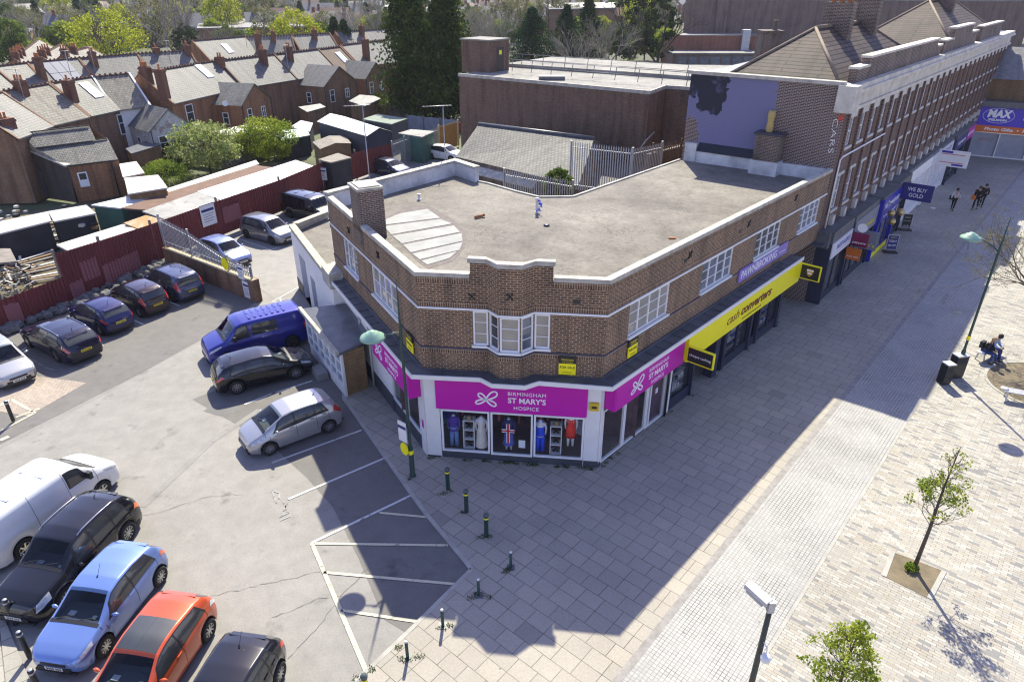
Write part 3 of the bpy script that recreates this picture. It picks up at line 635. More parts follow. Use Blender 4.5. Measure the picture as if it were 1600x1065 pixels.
for F, t, z, lb in [(FL, lf(.22), 1.35, 'small magenta plaque on the white corner pillar near the lamp post'), (FL, lf(3.8), 1.9, 'small magenta plaque on the white wall facing the car park')]:
    q = MB(); q.fbox(F, t - .08, t + .08, .061, .075, z - .17, z + .17); tag(q.build('wall_plaque', m_mag), lb, 'plaque')
# for sale boards
def for_sale(F, t, z, label):
    q = MB(); q.fbox(F, t - .30, t + .30, .05, .09, z - .32, z + .12); b = q.build('sale_board', m_yel); tag(b, label, 'sign', 'for sale boards')
    q = MB(); q.fbox(F, t - .31, t + .31, .05, .092, z + .121, z + .40); q.build('board_header', m_black, b)
    text('lettering', 'FOR SALE', F, t, .095, z - .03, .14, m_btext, b, width=.52)
    text('lettering', 'Oulsnam', F, t, .097, z + .28, .11, m_ytext, b, width=.42)
    text('lettering', '0121 445 4666', F, t, .097, z + .18, .05, m_ytext, b, width=.36)
    text('lettering', 'commercial', F, t, .095, z - .22, .05, m_btext, b, width=.3)
for_sale(FF, 5.22, 4.33, 'yellow and black for sale board low on the front brickwork, right of the bay window')
for_sale(FR, 1.72, 4.45, 'yellow and black for sale board under the first street side window')
for_sale(FL, lf(.95), 4.5, 'yellow and black for sale board facing the car park by the green lamp post')
# pawn shop front along the street
ps = MB(); ps.fbox(FR, 5.1, 16.2, -.3, .02, 2.6, 3.75)
for a, b in [(6.85, 6.95), (8.85, 9.3), (9.75, 10.0), (12.5, 12.7), (13.4, 13.6), (15.9, 16.2)]: ps.fbox(FR, a, b, -.3, .12, 0, 3.7)
ps.fbox(FR, 5.1, 6.85, -.1, .04, 0, .5); ps.fbox(FR, 9.7, 15.9, -.1, .04, 0, .45)
ps.build('dark_shopfront', plain('navy_shopfront', (.03, .033, .06), .5, var=.2), cb)
for a, b in [(5.15, 6.8), (10.0, 11.2), (11.25, 12.45), (12.75, 13.35), (13.65, 14.8), (14.85, 15.85)]: shopwin(FR, a, b, .5, 2.5, cb, fm=MATS['navy_shopfront'], fw=.05)
q = MB(); q.fbox(FR, 6.95, 8.85, -1.0, -.95, 0, 2.55)
for k in range(24): q.fbox(FR, 6.95, 8.0, -.95, -.92, .1 * k + .03, .1 * k + .09)
q.build('roller_shutter', plain('shutter_grey', (.12, .13, .17), .5, .4), cb)
q = MB(); q.fbox(FR, 5.1, 16.2, -1.5, -1.45, 0, 2.6); q.build('shop_back_wall', plain('shop_dark', (.05, .05, .06), .9), cb)
sh = MB()
for k in range(5):
    for a, b in [(5.2, 6.75), (10.1, 12.3), (13.7, 15.7)]: sh.fbox(FR, a, b, -.6, -.2, .55 + .4 * k, .57 + .4 * k)
shs = sh.build('glass_shelving', plain('glass_shelf', (.5, .5, .5), .2), cb)
gd = MB()
for k in range(5):
    for a, b in [(5.2, 6.75), (10.1, 12.3), (13.7, 15.7)]:
        t = a + .05
        while t < b - .15:
            wd, hh = R.uniform(.06, .22), R.uniform(.05, .2); gd.fbox(FR, t, t + wd, -.5, -.28, .572 + .4 * k, .572 + .4 * k + hh, R.randrange(4)); t += wd + R.uniform(.02, .12)
o = gd.build('shelf_goods', [plain('goods_white', (.6, .6, .6), .5), plain('goods_black', (.02, .02, .02), .3), plain('goods_silver', (.4, .4, .42), .3, .8), plain('goods_blue', (.05, .1, .3), .5)], cb); o['kind'] = 'stuff'
q = MB(); q.fbox(FR, 5.10, 16.5, .50, .62, 2.62, 3.76); q.fbox(FR, 5.08, 5.20, .03, .499, 2.7, 3.74)
yb = q.build('fascia_sign', m_yel); tag(yb, 'long yellow fascia sign of the pawn shop along the street facade', 'sign')
text('lettering', 'cash', FR, 9.0, .625, 3.22, .62, m_brown, yb, width=1.15, shear=.25)
text('lettering', 'converters', FR, 11.35, .625, 3.24, .62, m_brown, yb, width=3.2, shear=.25, bold=.02)
text('lettering', 'www.cashconverters.co.uk', FR, 11.0, .625, 2.82, .14, m_btext, yb, width=2.0)
m_lilac = plain('lilac_board', (.24, .18, .50), .45, var=.1)
q = MB(); q.fbox(FR, 10.2, 15.5, .03, .10, 4.32, 4.92); pb = q.build('banner_sign', m_lilac); tag(pb, 'long lilac pawnbroking sign above the canopy', 'sign')
text('lettering', 'PAWNBROKING', FR, 12.3, .105, 4.62, .52, m_wtext, pb, width=3.8)
text('lettering', 'loans from here', FR, 14.9, .105, 4.56, .12, m_wtext, pb, width=.7)
def hang_sign(F, t, o0, o1, z0, z1, face, edge_m, label, words=(), cat='sign', th=.10):
    Fx = Fac(fp(F, t, o0), fp(F, t, o1)); q = MB(); q.fbox(Fx, 0, Fx.L, -th / 2, th / 2, z0, z1)
    b = q.build('hanging_sign', edge_m); tag(b, label, cat)
    q = MB(); q.fbox(Fx, .05, Fx.L - .05, th / 2, th / 2 + .008, z0 + .05, z1 - .05); q.build('sign_face', face, b)
    for wd, fz, sz, mt, wdt in words: text('lettering', wd, Fx, Fx.L / 2, th / 2 + .014, z0 + (z1 - z0) * fz, sz, mt, b, width=wdt * Fx.L)
    return b, Fx
hang_sign(FR, 5.02, .64, 1.8, 2.75, 3.45, m_black, m_yel, 'black hanging sign with yellow edge at the near end of the yellow fascia', [('cheque cashing', .5, .16, m_wtext, .8)])
b_, Fx = hang_sign(FR, 16.45, .64, 1.65, 2.85, 3.65, m_black, m_yel, 'black hanging sign with a shield crest at the far end of the yellow fascia')
q = MB(); cx = Fx.L / 2
q.poly([Fx.P(cx + x, .066, 3.25 + z) for x, z in [(-.16, .2), (.16, .2), (.16, -.02), (.09, -.15), (0, -.22), (-.09, -.15), (-.16, -.02)]][::-1]); q.build('shield_crest', plain('crest_orange', (.55, .25, .03), .5), b_)
q = MB(); q.fbox(Fx, cx - .17, cx + .17, .064, .07, 3.32, 3.4); q.fbox(Fx, cx - .1, cx + .1, .068, .074, 3.17, 3.26); q.build('crest_band', m_wtext, b_)
# small bits standing on the roof
def rtop(px, py): g = G(px, py, ZR); return g
g = rtop(655, 312); o = MB().lathe((0, 0, 0), [(.10, 0), (.11, .02), (.06, .03), (.06, .22), (.09, .23), (.09, .28), (0.0, .29)], 12).build('roof_vent', m_wpaint, world=False); o.location = g; tag(o, 'small white vent cap standing on the roof by the white parapet', 'vent')
g = rtop(839, 333); t_ = thing('roof_vent', 'white vent pipe wrapped with a blue plastic bag', 'vent', (g.x, g.y, ZR))
MB().lathe((0, 0, 0), [(.07, 0), (.07, .62), (.09, .63), (.09, .7), (0, .72)], 12).build('pipe', m_wpaint, t_, False)
bgm = MB(); 
for k in range(26):
    a, z = R.uniform(0, 6.28), R.uniform(.05, .6); r_ = .08; p = Vector((r_ * cos(a), r_ * sin(a), z)); bgm.poly([p, p + Vector((R.uniform(-.1, .18), R.uniform(-.1, .1), R.uniform(-.12, .1))), p + Vector((R.uniform(-.05, .2), R.uniform(-.1, .1), R.uniform(-.02, .14)))])
bgm.build('plastic_bag', plain('blue_plastic', (.06, .10, .6), .4), t_, False)
g = rtop(742, 342); o = MB().tube([(0, 0, .07), (.32, .22, .08), (.40, .27, .12)], [.06, .06, .09], 10).build('clay_pipe', plain('terracotta', (.42, .16, .06), .8)); o.location = g; tag(o, 'broken terracotta and grey pipe lying on the roof', 'pipe')
g = rtop(854, 353); o = MB().lathe((0, 0, 0), [(.14, 0), (.13, .05), (.05, .08), (0, .08)], 10).build('roof_outlet', m_black); o.location = g; tag(o, 'small black outlet cover near the middle of the roof', 'vent')
g = rtop(1050, 373); o = MB().box(-.14, .14, -.05, .05, 0, .06).build('brick_fragment', plain('terracotta', (.42, .16, .06), .8)); o.location = g; tag(o, 'single orange brick lying on the roof near the street side', 'brick')
def aerial(base, z0, h, label, lean=(0, 0), n=9, az=0.6, L=1.1):
    t_ = thing('tv_aerial', label, 'aerial', (base[0], base[1], z0))
    top = Vector((lean[0], lean[1], h)); MB().tube([(0, 0, 0), top], .028, 6).build('mast', plain('aerial_grey', (.35, .35, .35), .5, .6), t_, False)
    q = MB(); d = Vector((cos(az), sin(az), 0)); s_ = Vector((-d.y, d.x, 0)); q.tube([top - d * L * .3, top + d * L * .7], .018, 5)
    for k in range(n): p = top + d * (L * (k / n - .25)); q.tube([p - s_ * .16, p + s_ * .16], .010, 4)
    q.build('antenna', MATS['aerial_grey'], t_, False); return t_
g = G(577, 276, 7.4); aerial((g.x, g.y), 5.0, 5.9, 'tall striped aerial mast behind the chimney', n=8, az=rad(200), L=1.3)
g = G(696, 254, 7.4); aerial((g.x, g.y), 6.0, 4.4, 'aerial mast behind the white parapet corner, pointing left', n=9, az=rad(195), L=1.6)
# ---------------------------------------------------------------- three storey parade
m_rbrick = brick('dark_red_brick', (0.13, 0.062, 0.044), (0.065, 0.034, 0.028), (0.30, 0.235, 0.20), dirt=0.25)
m_paintbrick = None
def painted_wall():
    m, nt, b = _new('painted_party_wall')
    br = nt.nodes.new('ShaderNodeTexBrick'); nt.links.new(_map(nt, 'UV'), br.inputs['Vector'])
    for k, v in (('Scale', 1), ('Brick Width', .225), ('Row Height', .075), ('Mortar Size', .012)): br.inputs[k].default_value = v
    br.inputs['Color1'].default_value = (.085, .04, .032, 1); br.inputs['Color2'].default_value = (.04, .022, .02, 1); br.inputs['Mortar'].default_value = (.36, .30, .27, 1)
    n1 = _noise(nt, 0.45, 5); bl = _mix(nt, (.15, .148, .27), (.18, .175, .31), n1)
    bl = _mix(nt, bl, _ramp(nt, br.outputs['Fac'], [(0, (1, 1, 1)), (1, (.86,) * 3)]), 1, 'MULTIPLY')
    # painted area masks in wall coordinates: attribute 'wt' (0..1 along) and z through UV2
    at = nt.nodes.new('ShaderNodeUVMap'); at.uv_map = 'Wall'; sp = nt.nodes.new('ShaderNodeSeparateXYZ')
    nz = nt.nodes.new('ShaderNodeTexNoise'); nz.inputs['Scale'].default_value = 1.6; nz.inputs['Detail'].default_value = 5; nt.links.new(at.outputs[0], nz.inputs['Vector'])
    sc = nt.nodes.new('ShaderNodeVectorMath'); sc.operation = 'MULTIPLY_ADD'; nt.links.new(nz.outputs['Color'], sc.inputs[0]); sc.inputs[1].default_value = (1.1, 1.1, 0); nt.links.new(at.outputs[0], sc.inputs[2])
    nt.links.new(sc.outputs[0], sp.inputs[0])
    def cmp(sock, v, op):
        n = nt.nodes.new('ShaderNodeMath'); n.operation = op; nt.links.new(sock, n.inputs[0]); n.inputs[1].default_value = v; return n.outputs[0]
    def mul(a, b2, op='MULTIPLY'):
        n = nt.nodes.new('ShaderNodeMath'); n.operation = op; nt.links.new(a, n.inputs[0]); nt.links.new(b2, n.inputs[1]); n.use_clamp = True; return n.outputs[0]
    X, Z = sp.outputs[0], sp.outputs[1]
    blue = mul(cmp(X, 5.5, 'LESS_THAN'), mul(cmp(X, 1.35, 'GREATER_THAN'), cmp(Z, 2.55, 'GREATER_THAN'), 'ADD'))
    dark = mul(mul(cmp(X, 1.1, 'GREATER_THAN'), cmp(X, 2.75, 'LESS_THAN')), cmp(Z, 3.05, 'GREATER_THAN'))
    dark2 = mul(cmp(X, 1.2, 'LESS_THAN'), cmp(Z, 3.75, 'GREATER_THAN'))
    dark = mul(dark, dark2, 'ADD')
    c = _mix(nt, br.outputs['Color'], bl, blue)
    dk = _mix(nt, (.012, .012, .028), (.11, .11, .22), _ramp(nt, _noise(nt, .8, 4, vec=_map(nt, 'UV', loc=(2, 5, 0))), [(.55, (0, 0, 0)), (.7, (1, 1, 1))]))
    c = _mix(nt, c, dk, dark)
    nt.links.new(c, b.inputs['Base Color']); b.inputs['Roughness'].default_value = .7
    return m
m_stone = plain('cornice_stone', (0.56, 0.52, 0.45), 0.75, var=0.3, ns=1.3, bump=0.15)
m_stone2 = plain('window_stone', (0.50, 0.48, 0.44), 0.75, var=0.12, ns=2)
def tiles(name, c1, c2, joint, w=.30, h=.20, rough=.75, dirt=.3, dirtcol=(.09, .085, .05), patches=None):
    return brick(name, c1, c2, joint, w, h, .012, rough=rough, dirt=dirt, dirtcol=dirtcol, patches=patches, ns=.3, bumpd=.012)
m_ptile = tiles('clay_tile_roof', (.115, .076, .062), (.075, .054, .048), (.010, .009, .009), 4.0, .30, dirt=.35, dirtcol=(.13, .105, .08))
E0 = Vector((16.72, 35.62)); FB = Fac(E0, ang=50.0); BL = 54.5
BT = Vector(G(1065, 248, 6.97)[:2]); FP_ = Fac(BT, E0)          # party wall facing the camera
ZB = 11.70
pb3 = thing('parade_building', 'long three storey dark brick parade with white stone cornice and tiled hipped roofs', 'building', (E0.x, E0.y, 0))
# openings
up = []; lo = []
t = 1.05
k = 0
while t < BL - 1.5:
    up.append((t, t + .95, 8.55, 10.02)); 
    lo.append((t, t + .95, 5.15, 7.02) if t < 19 else (t, t + .95, 5.6, 7.25))
    t += 2.06; k += 1
wl = MB(); wl.wall(FB, 0, BL, 3.9, 10.4, up + lo, .16)
wl.wall(Fac(FB.P(BL, 0, 0)[:2], FB.P(BL, -11, 0)[:2]), 0, 11, 0, ZB - .2)
wl.poly([FP_.P(0, 0, 0), FB.P(BL, -11, 0), FB.P(BL, -11, ZB - .3), FP_.P(0, 0, ZB - .3)][::-1])
wl.build('wall', m_rbrick, pb3)
FPL = FP_.L
pw = MB(); pw.poly([FP_.P(0, 0, 0), FP_.P(FPL, 0, 0), FP_.P(FPL, 0, ZB - .02), FP_.P(0, 0, ZB - .02)])
pwo = pw.build('party_wall', painted_wall(), pb3)
uv2 = pwo.data.uv_layers.new(name='Wall')
for i, (a, b) in enumerate([(0, -7.34), (FPL, -7.34), (FPL, ZB - 7.36), (0, ZB - 7.36)]): uv2.data[i].uv = (a, b)
q = MB(); q.fbox(FP_, -.2, FPL - .3, -.35, .12, ZB - .02, ZB + .16); q.build('party_wall_coping', m_cope, pb3)
q = MB(); q.fbox(FP_, .95, FPL - .35, 0.01, .22, 6.9, 7.6); q.fbox(FP_, .25, .95, .01, .30, 6.9, 8.0); q.build('rendered_upstand', m_wall_w, pb3)
q = MB(); q.hexa([FP_.P(1.0, .32, 7.601), FP_.P(4.4, .32, 7.601), FP_.P(4.4, .01, 7.601), FP_.P(1.0, .01, 7.601), FP_.P(1.0, .28, 7.68), FP_.P(4.4, .28, 7.68), FP_.P(4.4, .01, 8.05), FP_.P(1.0, .01, 8.05)]); q.build('tar_flashing', plain('tar_black', (.012, .012, .022), .6, var=.3), pb3)
q = MB(); q.fbox(FP_, 4.35, 5.85, .02, .95, 6.9, 7.7); st_ = q.build('chimney_base', m_wall_w, pb3)
q = MB(); q.fbox(FP_, 4.45, 5.75, .02, .85, 7.7, 9.05); cs_ = q.build('chimney_stack', m_brick_old, pb3)
q = MB(); q.fbox(FP_, 4.35, 5.85, .02, .95, 9.05, 9.16); q.build('chimney_cap', plain('lead_dark', (.05, .05, .07), .7), cs_)
q = MB(); c_ = FP_.P(4.95, .4, 0); q.lathe((c_.x, c_.y, 0), [(.17, 9.16), (.2, 9.3), (.16, 9.7), (.2, 10.0), (.17, 10.25), (.1, 10.25)], 12); q.build('chimney_pot', plain('buff_pot', (.42, .32, .12), .8), cs_)
# cornice, brick parapets above
co_ = MB(); co_.fbox(FB, -.12, BL + .1, -.5, .16, 10.40, 10.58); co_.fbox(FB, -.05, BL, -.5, .06, 10.581, 11.3); co_.fbox(FB, -.22, BL + .15, -.5, .34, 11.301, 11.46); co_.fbox(FB, -.25, BL + .18, -.5, .22, 11.461, ZB)
co_.fbox(FB, -.3, .75, -.5, .36, 10.45, ZB + .004); co_.build('cornice', m_stone, pb3)
pa = MB(); pc = MB()
for a, b, h in [(1.2, 3.0, 12.35), (3.0, 19.2, 12.75), (19.2, 20.6, 12.3), (21.6, 24.2, 12.5), (24.2, 31.4, 13.2), (31.4, 34, 12.6), (36, 47, 12.8)]:
    pa.fbox(FB, a, b, -.55, -.15, ZB, h); pc.fbox(FB, a - .08, b + .08, -.62, -.08, h + .001, h + .12)
pa.build('brick_parapet', m_brick_old, pb3); pc.build('parapet_coping', m_stone, pb3)
# hipped tile roofs
def hip(F, t0, t1, o0, o1, z0, z1, inset, mat, parent, name='roof', base=.12):
    q = MB(); a = [F.P(t0, o1, z0), F.P(t1, o1, z0), F.P(t1, o0, z0), F.P(t0, o0, z0)]; om = (o0 + o1) / 2
    r0, r1 = F.P(t0 + inset, om, z1), F.P(t1 - inset, om, z1)
    q.poly([a[0], a[1], r1, r0]); q.poly([a[1], a[2], r1]); q.poly([a[2], a[3], r0, r1]); q.poly([a[3], a[0], r0]); q.poly([a[3], a[2], a[1], a[0]])
    o = q.build(name, mat, parent); q = MB(); 
    q.tube([r0, r1], .11, 6)
    for p_, r_ in ((a[0], r0), (a[3], r0), (a[1], r1), (a[2], r1)): q.tube([p_, r_], .09, 6)
    q.build('ridge_tiles', plain('ridge_clay', (.20, .15, .11), .8, var=.3, ns=3), o); return o
r1_ = hip(FB, .35, 17.0, -6.6, -.65, ZB, 14.0, 3.9, m_ptile, pb3); r2_ = hip(FB, 28, 50, -8.2, -.65, ZB, 14.8, 6.5, m_ptile, pb3)
q = MB(); q.prism([FB.P(.1, -.3, 0)[:2], FB.P(BL, -.3, 0)[:2], FB.P(BL, -11, 0)[:2], FP_.P(.1, -.2, 0)[:2]], ZB - .5, ZB - .05); q.build('flat_roof', m_lead, pb3)
for t_, o_, hh in [(7.3, -3.4, 15.2), (12.6, -3.4, 15.6), (38, -3.8, 16.2)]:
    q = MB(); q.fbox(FB, t_ - .4, t_ + .4, o_ - .75, o_ + .75, 12.4, hh); c1 = q.build('chimney', m_brick_old, r1_ if t_ < 20 else r2_)
    q = MB()
    for k in range(3): c_ = FB.P(t_, o_ - .45 + .45 * k, 0); q.lathe((c_.x, c_.y, 0), [(.13, hh), (.16, hh + .1), (.12, hh + .5), (.15, hh + .55), (.08, hh + .55)], 8)
    q.build('chimney_pots', plain('terracotta', (.42, .16, .06), .8), pb3)
# windows with stone heads
def sash(F, h, parent, o=-.13, stone=True, full=True):
    a, b, c, d = h; fr = MB()
    fr.fbox(F, a, b, o, o + .06, c, c + .06); fr.fbox(F, a, b, o, o + .06, d - .06, d); fr.fbox(F, a, a + .07, o, o + .058, c + .06, d - .06); fr.fbox(F, b - .07, b, o, o + .058, c + .06, d - .06)
    fr.fbox(F, (a + b) / 2 - .03, (a + b) / 2 + .03, o, o + .056, c + .06, d - .06); fr.fbox(F, a + .07, b - .07, o, o + .05, (c + d) / 2 - .03, (c + d) / 2 + .03)
    f = fr.build('window', m_upvc, parent)
    MB().poly([F.P(a, o + .02, c), F.P(b, o + .02, c), F.P(b, o + .02, d), F.P(a, o + .02, d)]).build('pane', m_pane_s, f)
    q = MB(); q.fbox(F, a - .12, b + .12, -.05, .10, c - .14, c - .001); q.build('sill', m_stone2, f); return f
for h in up: f = sash(FB, h, pb3); q = MB(); q.fbox(FB, h[0] - .12, h[1] + .12, .0, .06, h[3] + .001, 10.40); q.build('stone_head', m_stone2, f)
for h in lo: f = sash(FB, h, pb3); q = MB(); q.fbox(FB, h[0] - .1, h[1] + .1, .0, .06, h[3] + .001, h[3] + .16); q.build('stone_head', m_stone2, f); q = MB(); q.fbox(FB, h[0] + .25, h[1] - .25, .0, .20, 4.27, 4.8); q.build('stone_bracket', m_stone2, f)
q = MB()
for a, b, c, d in up: q.fbox(FB, a - .42, a - .22, .0, .10, 5.0, 10.3)
q.build('brick_pilasters', m_rbrick, pb3)
q = MB(); q.tube([FB.P(.55, .1, 4.3), FB.P(.55, .1, 8.0), FB.P(.9, .1, 8.1), FB.P(9, .1, 8.1)], .045, 6); q.build('drainpipe', m_upvc, pb3)
# graffiti letters on the corner
text('graffiti', 'CARS', FP_, FPL - .35, .01, 9.25, .36, m_wtext, pb3, ang=-pi / 2 + .05, width=1.7, bold=-.008)
q = MB(); q.poly([FP_.P(FPL - .35, .01, 10.1), FP_.P(FPL - .05, .01, 10.0), FP_.P(FPL - .1, .01, 10.4)]); q.build('graffiti_arrow', plain('graffiti_red', (.6, .06, .04), .6), pb3)
# shops at the foot of the parade: each shop is a thing of its own
def shop(t0, t1, z0, z1, fo, face, label, body=None, sign=None, canopy=None, lower=None, name='shopfront'):
    s_ = thing(name, label, 'shopfront', FB.P(t0, 0, 0), group='shops at the foot of the parade')
    q = MB(); q.fbox(FB, t0, t1, -.4, fo, z1 + .002, 4.25); q.build('canopy', canopy or m_lead, s_)
    q = MB(); q.fbox(FB, t0 + .05, t1 - .05, fo - .12, fo + .05, z0, z1); sg = q.build('fascia', face, s_)
    q = MB(); q.fbox(FB, t0, t0 + .22, -.4, fo, 0, z1); q.fbox(FB, t1 - .22, t1, -.4, fo, 0, z1); q.fbox(FB, t0 + .22, t1 - .22, -.4, fo - .12, 0, .45); q.build('stall_riser', body or MATS['navy_shopfront'], s_)
    q = MB(); n = max(2, int((t1 - t0) / 1.4)); W = (t1 - t0 - .44) / n
    for k in range(n + 1): q.fbox(FB, t0 + .22 + W * k - .03, t0 + .22 + W * k + .03, fo - .2, fo - .13, .45, z0)
    q.build('window_frame', body or MATS['navy_shopfront'], s_)
    MB().poly([FB.P(t0 + .2, fo - .18, .45), FB.P(t1 - .2, fo - .18, .45), FB.P(t1 - .2, fo - .18, z0), FB.P(t0 + .2, fo - .18, z0)]).build('shop_glass', lower or m_pane, s_)
    if sign:
        for (b, tc, z, sz, mt, wd) in sign: text('lettering', b, FB, tc, fo + .06, z, sz, mt, s_, width=wd)
    return s_, sg
m_blue = plain('royal_blue', (.03, .03, .36), .4, var=.06); m_grey = plain('grey_board', (.20, .21, .26), .5, var=.1); m_shut = ribbed('white_shutter', (.62, .62, .66), .12, .5, axis=1, dist=.01)
m_pale = plain('pale_board', (.62, .62, .68), .5, var=.08)
shop(.2, 3.9, 2.7, 3.6, .75, m_pale, 'narrow shop with a lavender fascia board beside the pawn shop', sign=[('REPAIRS', 2.3, 3.2, .4, plain('blue_letters', (.04, .05, .4), .5, var=0), 2.4)])
shop(4.0, 9.0, 2.6, 3.9, .8, m_grey, 'grey fronted pawn and payday shop with yellow lettering', sign=[('Ramsdens', 7.2, 3.1, .5, m_ytext, 2.2)])
s3, _ = shop(9.1, 13.6, 2.6, 4.1, 1.0, m_blue, 'bright blue pawnbroker shop with three gold balls', body=m_blue, sign=[('H&T pawnbroker', 11.3, 3.6, .62, m_wtext, 3.6), ('Pawnbrokers & Jewellers', 11.3, 2.9, .2, m_wtext, 3.2)])
q = MB(); q.fbox(FB, 9.3, 13.4, .9, .93, .05, .42); q.build('yellow_plinth', m_yel, s3)
q = MB()
for t_, z_, o_ in [(9.5, 3.3, 1.5), (10.1, 3.3, 1.9), (9.8, 2.7, 1.6)]:
    c_ = FB.P(t_, o_, z_); q.lathe(c_, [(.0, -.24), (.15, -.19), (.24, 0), (.15, .19), (0, .24)], 12)
q.tube([FB.P(9.8, .9, 3.8), FB.P(9.8, 1.7, 3.8), FB.P(9.8, 1.6, 2.9)], .03, 5)
q.build('gold_balls', plain('brass', (.45, .35, .16), .3, .7, var=.1), s3)
shop(13.7, 17.2, 2.7, 3.7, .8, m_black, 'dark shop between the blue pawnbroker and the white shuttered fronts', sign=[('WE BUY ANY GOLD', 15.4, 3.2, .35, m_wtext, 2.6)])
shop(17.3, 25.5, 3.2, 4.0, .5, m_wpaint, 'first shuttered shop with pale hoarding along the parade', body=m_wpaint, lower=m_shut)
shop(25.6, 33.5, 3.0, 4.0, .5, m_pale, 'pale fronted shop with a to let board and white shutters', body=m_wpaint, lower=m_shut, sign=[('TO LET', 31.5, 3.5, .6, plain('blue_letters', (.04, .05, .4), .5, var=0), 2.6)])
shop(33.6, 39, 2.9, 4.0, .7, m_navy, 'dark blue shop near the far end of the parade', sign=[('savers', 36.3, 3.5, .6, m_wtext, 3.4)])
shop(39.1, 43.4, 2.9, 4.0, .6, m_mag, 'last shop of the parade with a purple fascia before the photo shop', sign=[('nails & beauty', 41.2, 3.5, .5, m_wtext, 3.4)])
q = MB(); q.fbox(FB, -.2, .6, -.3, .62, 3.4, 4.3); q.fbox(FB, -.6, 3.9, -.2, .5, 3.58, 3.66); q.build('corner_fascia_block', m_lead, pb3)
def hang_b(t, o0, o1, z0, z1, face, edge_m, label, words=()): return hang_sign(FB, t, o0, o1, z0, z1, face, edge_m, label, words)
hang_b(4.0, .8, 1.7, 2.55, 3.35, plain('wine_board', (.17, .01, .06), .4), plain('wine_board', (.17, .01, .06), .4), 'wine red hanging sign with round white logo above', [('payzone', .3, .2, m_wtext, .8)])
b_, Fx = hang_b(4.9, .9, 2.0, 2.2, 3.3, m_grey, m_grey, 'grey hanging sign reading in yellow capital letters', [("Sam's", .25, .34, m_ytext, .85)])
hang_b(3.4, .8, 1.6, 1.9, 2.6, plain('orange_board', (.55, .14, .02), .4), plain('orange_board', (.55, .14, .02), .4), 'small orange hanging sign below the wine red one', [('just eat', .3, .14, m_wtext, .8)])
hang_b(13.5, 1.0, 2.9, 3.3, 4.4, m_navy, m_navy, 'dark blue hanging sign reading we buy gold', [('WE BUY', .65, .36, m_wtext, .6), ('GOLD', .3, .36, m_wtext, .45)])
b_, Fx = hang_b(27.6, .5, 2.7, 2.9, 4.2, m_wpaint, m_wpaint, 'white projecting board with red lines and blue blocks')
q = MB(); q.fbox(Fx, .2, 1.9, .06, .07, 3.85, 3.9); q.fbox(Fx, .2, 1.9, .06, .07, 3.2, 3.25); q.build('red_lines', plain('sign_red', (.6, .03, .05), .5), b_)
q = MB(); q.fbox(Fx, .2, 1.0, .06, .07, 3.95, 4.12); q.fbox(Fx, 1.1, 1.9, .06, .07, 3.0, 3.15); q.build('blue_blocks', m_blue, b_)
c_ = FB.P(4.0, 1.25, 3.6); q = MB(); Fx = Fac(FB.P(4, .8, 0)[:2], FB.P(4, 1.7, 0)[:2])
ps_ = [Fx.P(.45 + .27 * cos(a), .06, 3.68 + .27 * sin(a)) for a in [i * pi / 8 for i in range(16)]]; q.poly(ps_); tag(q.build('round_sign', m_wtext), 'round white logo disc standing on the wine red hanging sign', 'sign')
# ---------------------------------------------------------------- photo shop closing the street
m_slate = tiles('slate_roof', (.23, .225, .225), (.165, .165, .17), (.06, .06, .065), .30, .20, rough=.6, dirt=.25, dirtcol=(.30, .29, .26))
mx_ = G(1505, 242); my_ = G(1600, 251); FM = Fac((mx_.x, mx_.y), (my_.x + 6 * (my_.x - mx_.x), my_.y + 6 * (my_.y - mx_.y))); 
ms = thing('photo_shop', 'two storey brown brick photo shop with blue and orange fascia closing the street', 'building', (mx_.x, mx_.y, 0))
q = MB(); q.wall(FM, -2, FM.L, 0, 2.45, [(.15, 2.6, .1, 2.4), (2.7, 5.2, .1, 2.4), (5.4, 20, .1, 2.4)], .25); q.fbox(FM, -2, FM.L, -1.2, 0, 2.46, 5.0); q.build('shopfront_wall', m_wpaint, ms)
q = MB(); q.fbox(FM, .3, 12, .001, .10, 3.15, 5.0); bo = q.build('blue_fascia', plain('max_blue', (.055, .03, .48), .4, var=.04), ms)
q = MB(); q.fbox(FM, .2, 12, .001, .16, 2.5, 3.149); oo = q.build('orange_fascia', plain('orange_fascia', (.62, .13, .02), .4, var=.04), ms)
text('lettering', 'MAX', FM, 2.0, .105, 4.3, 1.0, m_wtext, bo, width=2.1, bold=.05, shear=.12)
text('lettering', 'SPIELMANN', FM, 2.0, .105, 3.72, .3, m_wtext, bo, width=1.6, bold=.01)
q = MB(); pts = [FM.P(2.0 + 1.35 * cos(a), .104, 4.15 + .72 * sin(a)) for a in [i * pi / 16 for i in range(33)]]
for a, b in zip(pts, pts[1:]): q.bar(a, b, .03, .01, up=(FM.n.x, FM.n.y, 0))
q.build('logo_ring', m_wtext, bo)
text('lettering', 'Portraits', FM, 5.6, .105, 4.1, .72, m_wtext, bo, width=2.9, bold=.01); text('lettering', 'Photo Gifts  •  Photo ID  •  Canvas', FM, 4.9, .165, 2.82, .40, m_wtext, oo, width=7.6, bold=.012, shear=.1)
sg = plain('steel_shutter', (.28, .30, .36), .5, .3, var=.2)
q = MB()
for a, b in [(.15, 2.6), (2.7, 5.2)]: q.fbox(FM, a, b, -.22, -.2, .1, 2.4)
q.build('shutter', sg, ms); text('graffiti', 'MARKO', FM, 1.5, -.195, 1.7, .5, plain('graffiti_pink', (.35, .1, .15), .6), ms, width=1.3, shear=.2)
MB().poly([FM.P(5.4, -.2, .1), FM.P(14, -.2, .1), FM.P(14, -.2, 2.4), FM.P(5.4, -.2, 2.4)]).build('shop_glass', m_pane_s, ms)
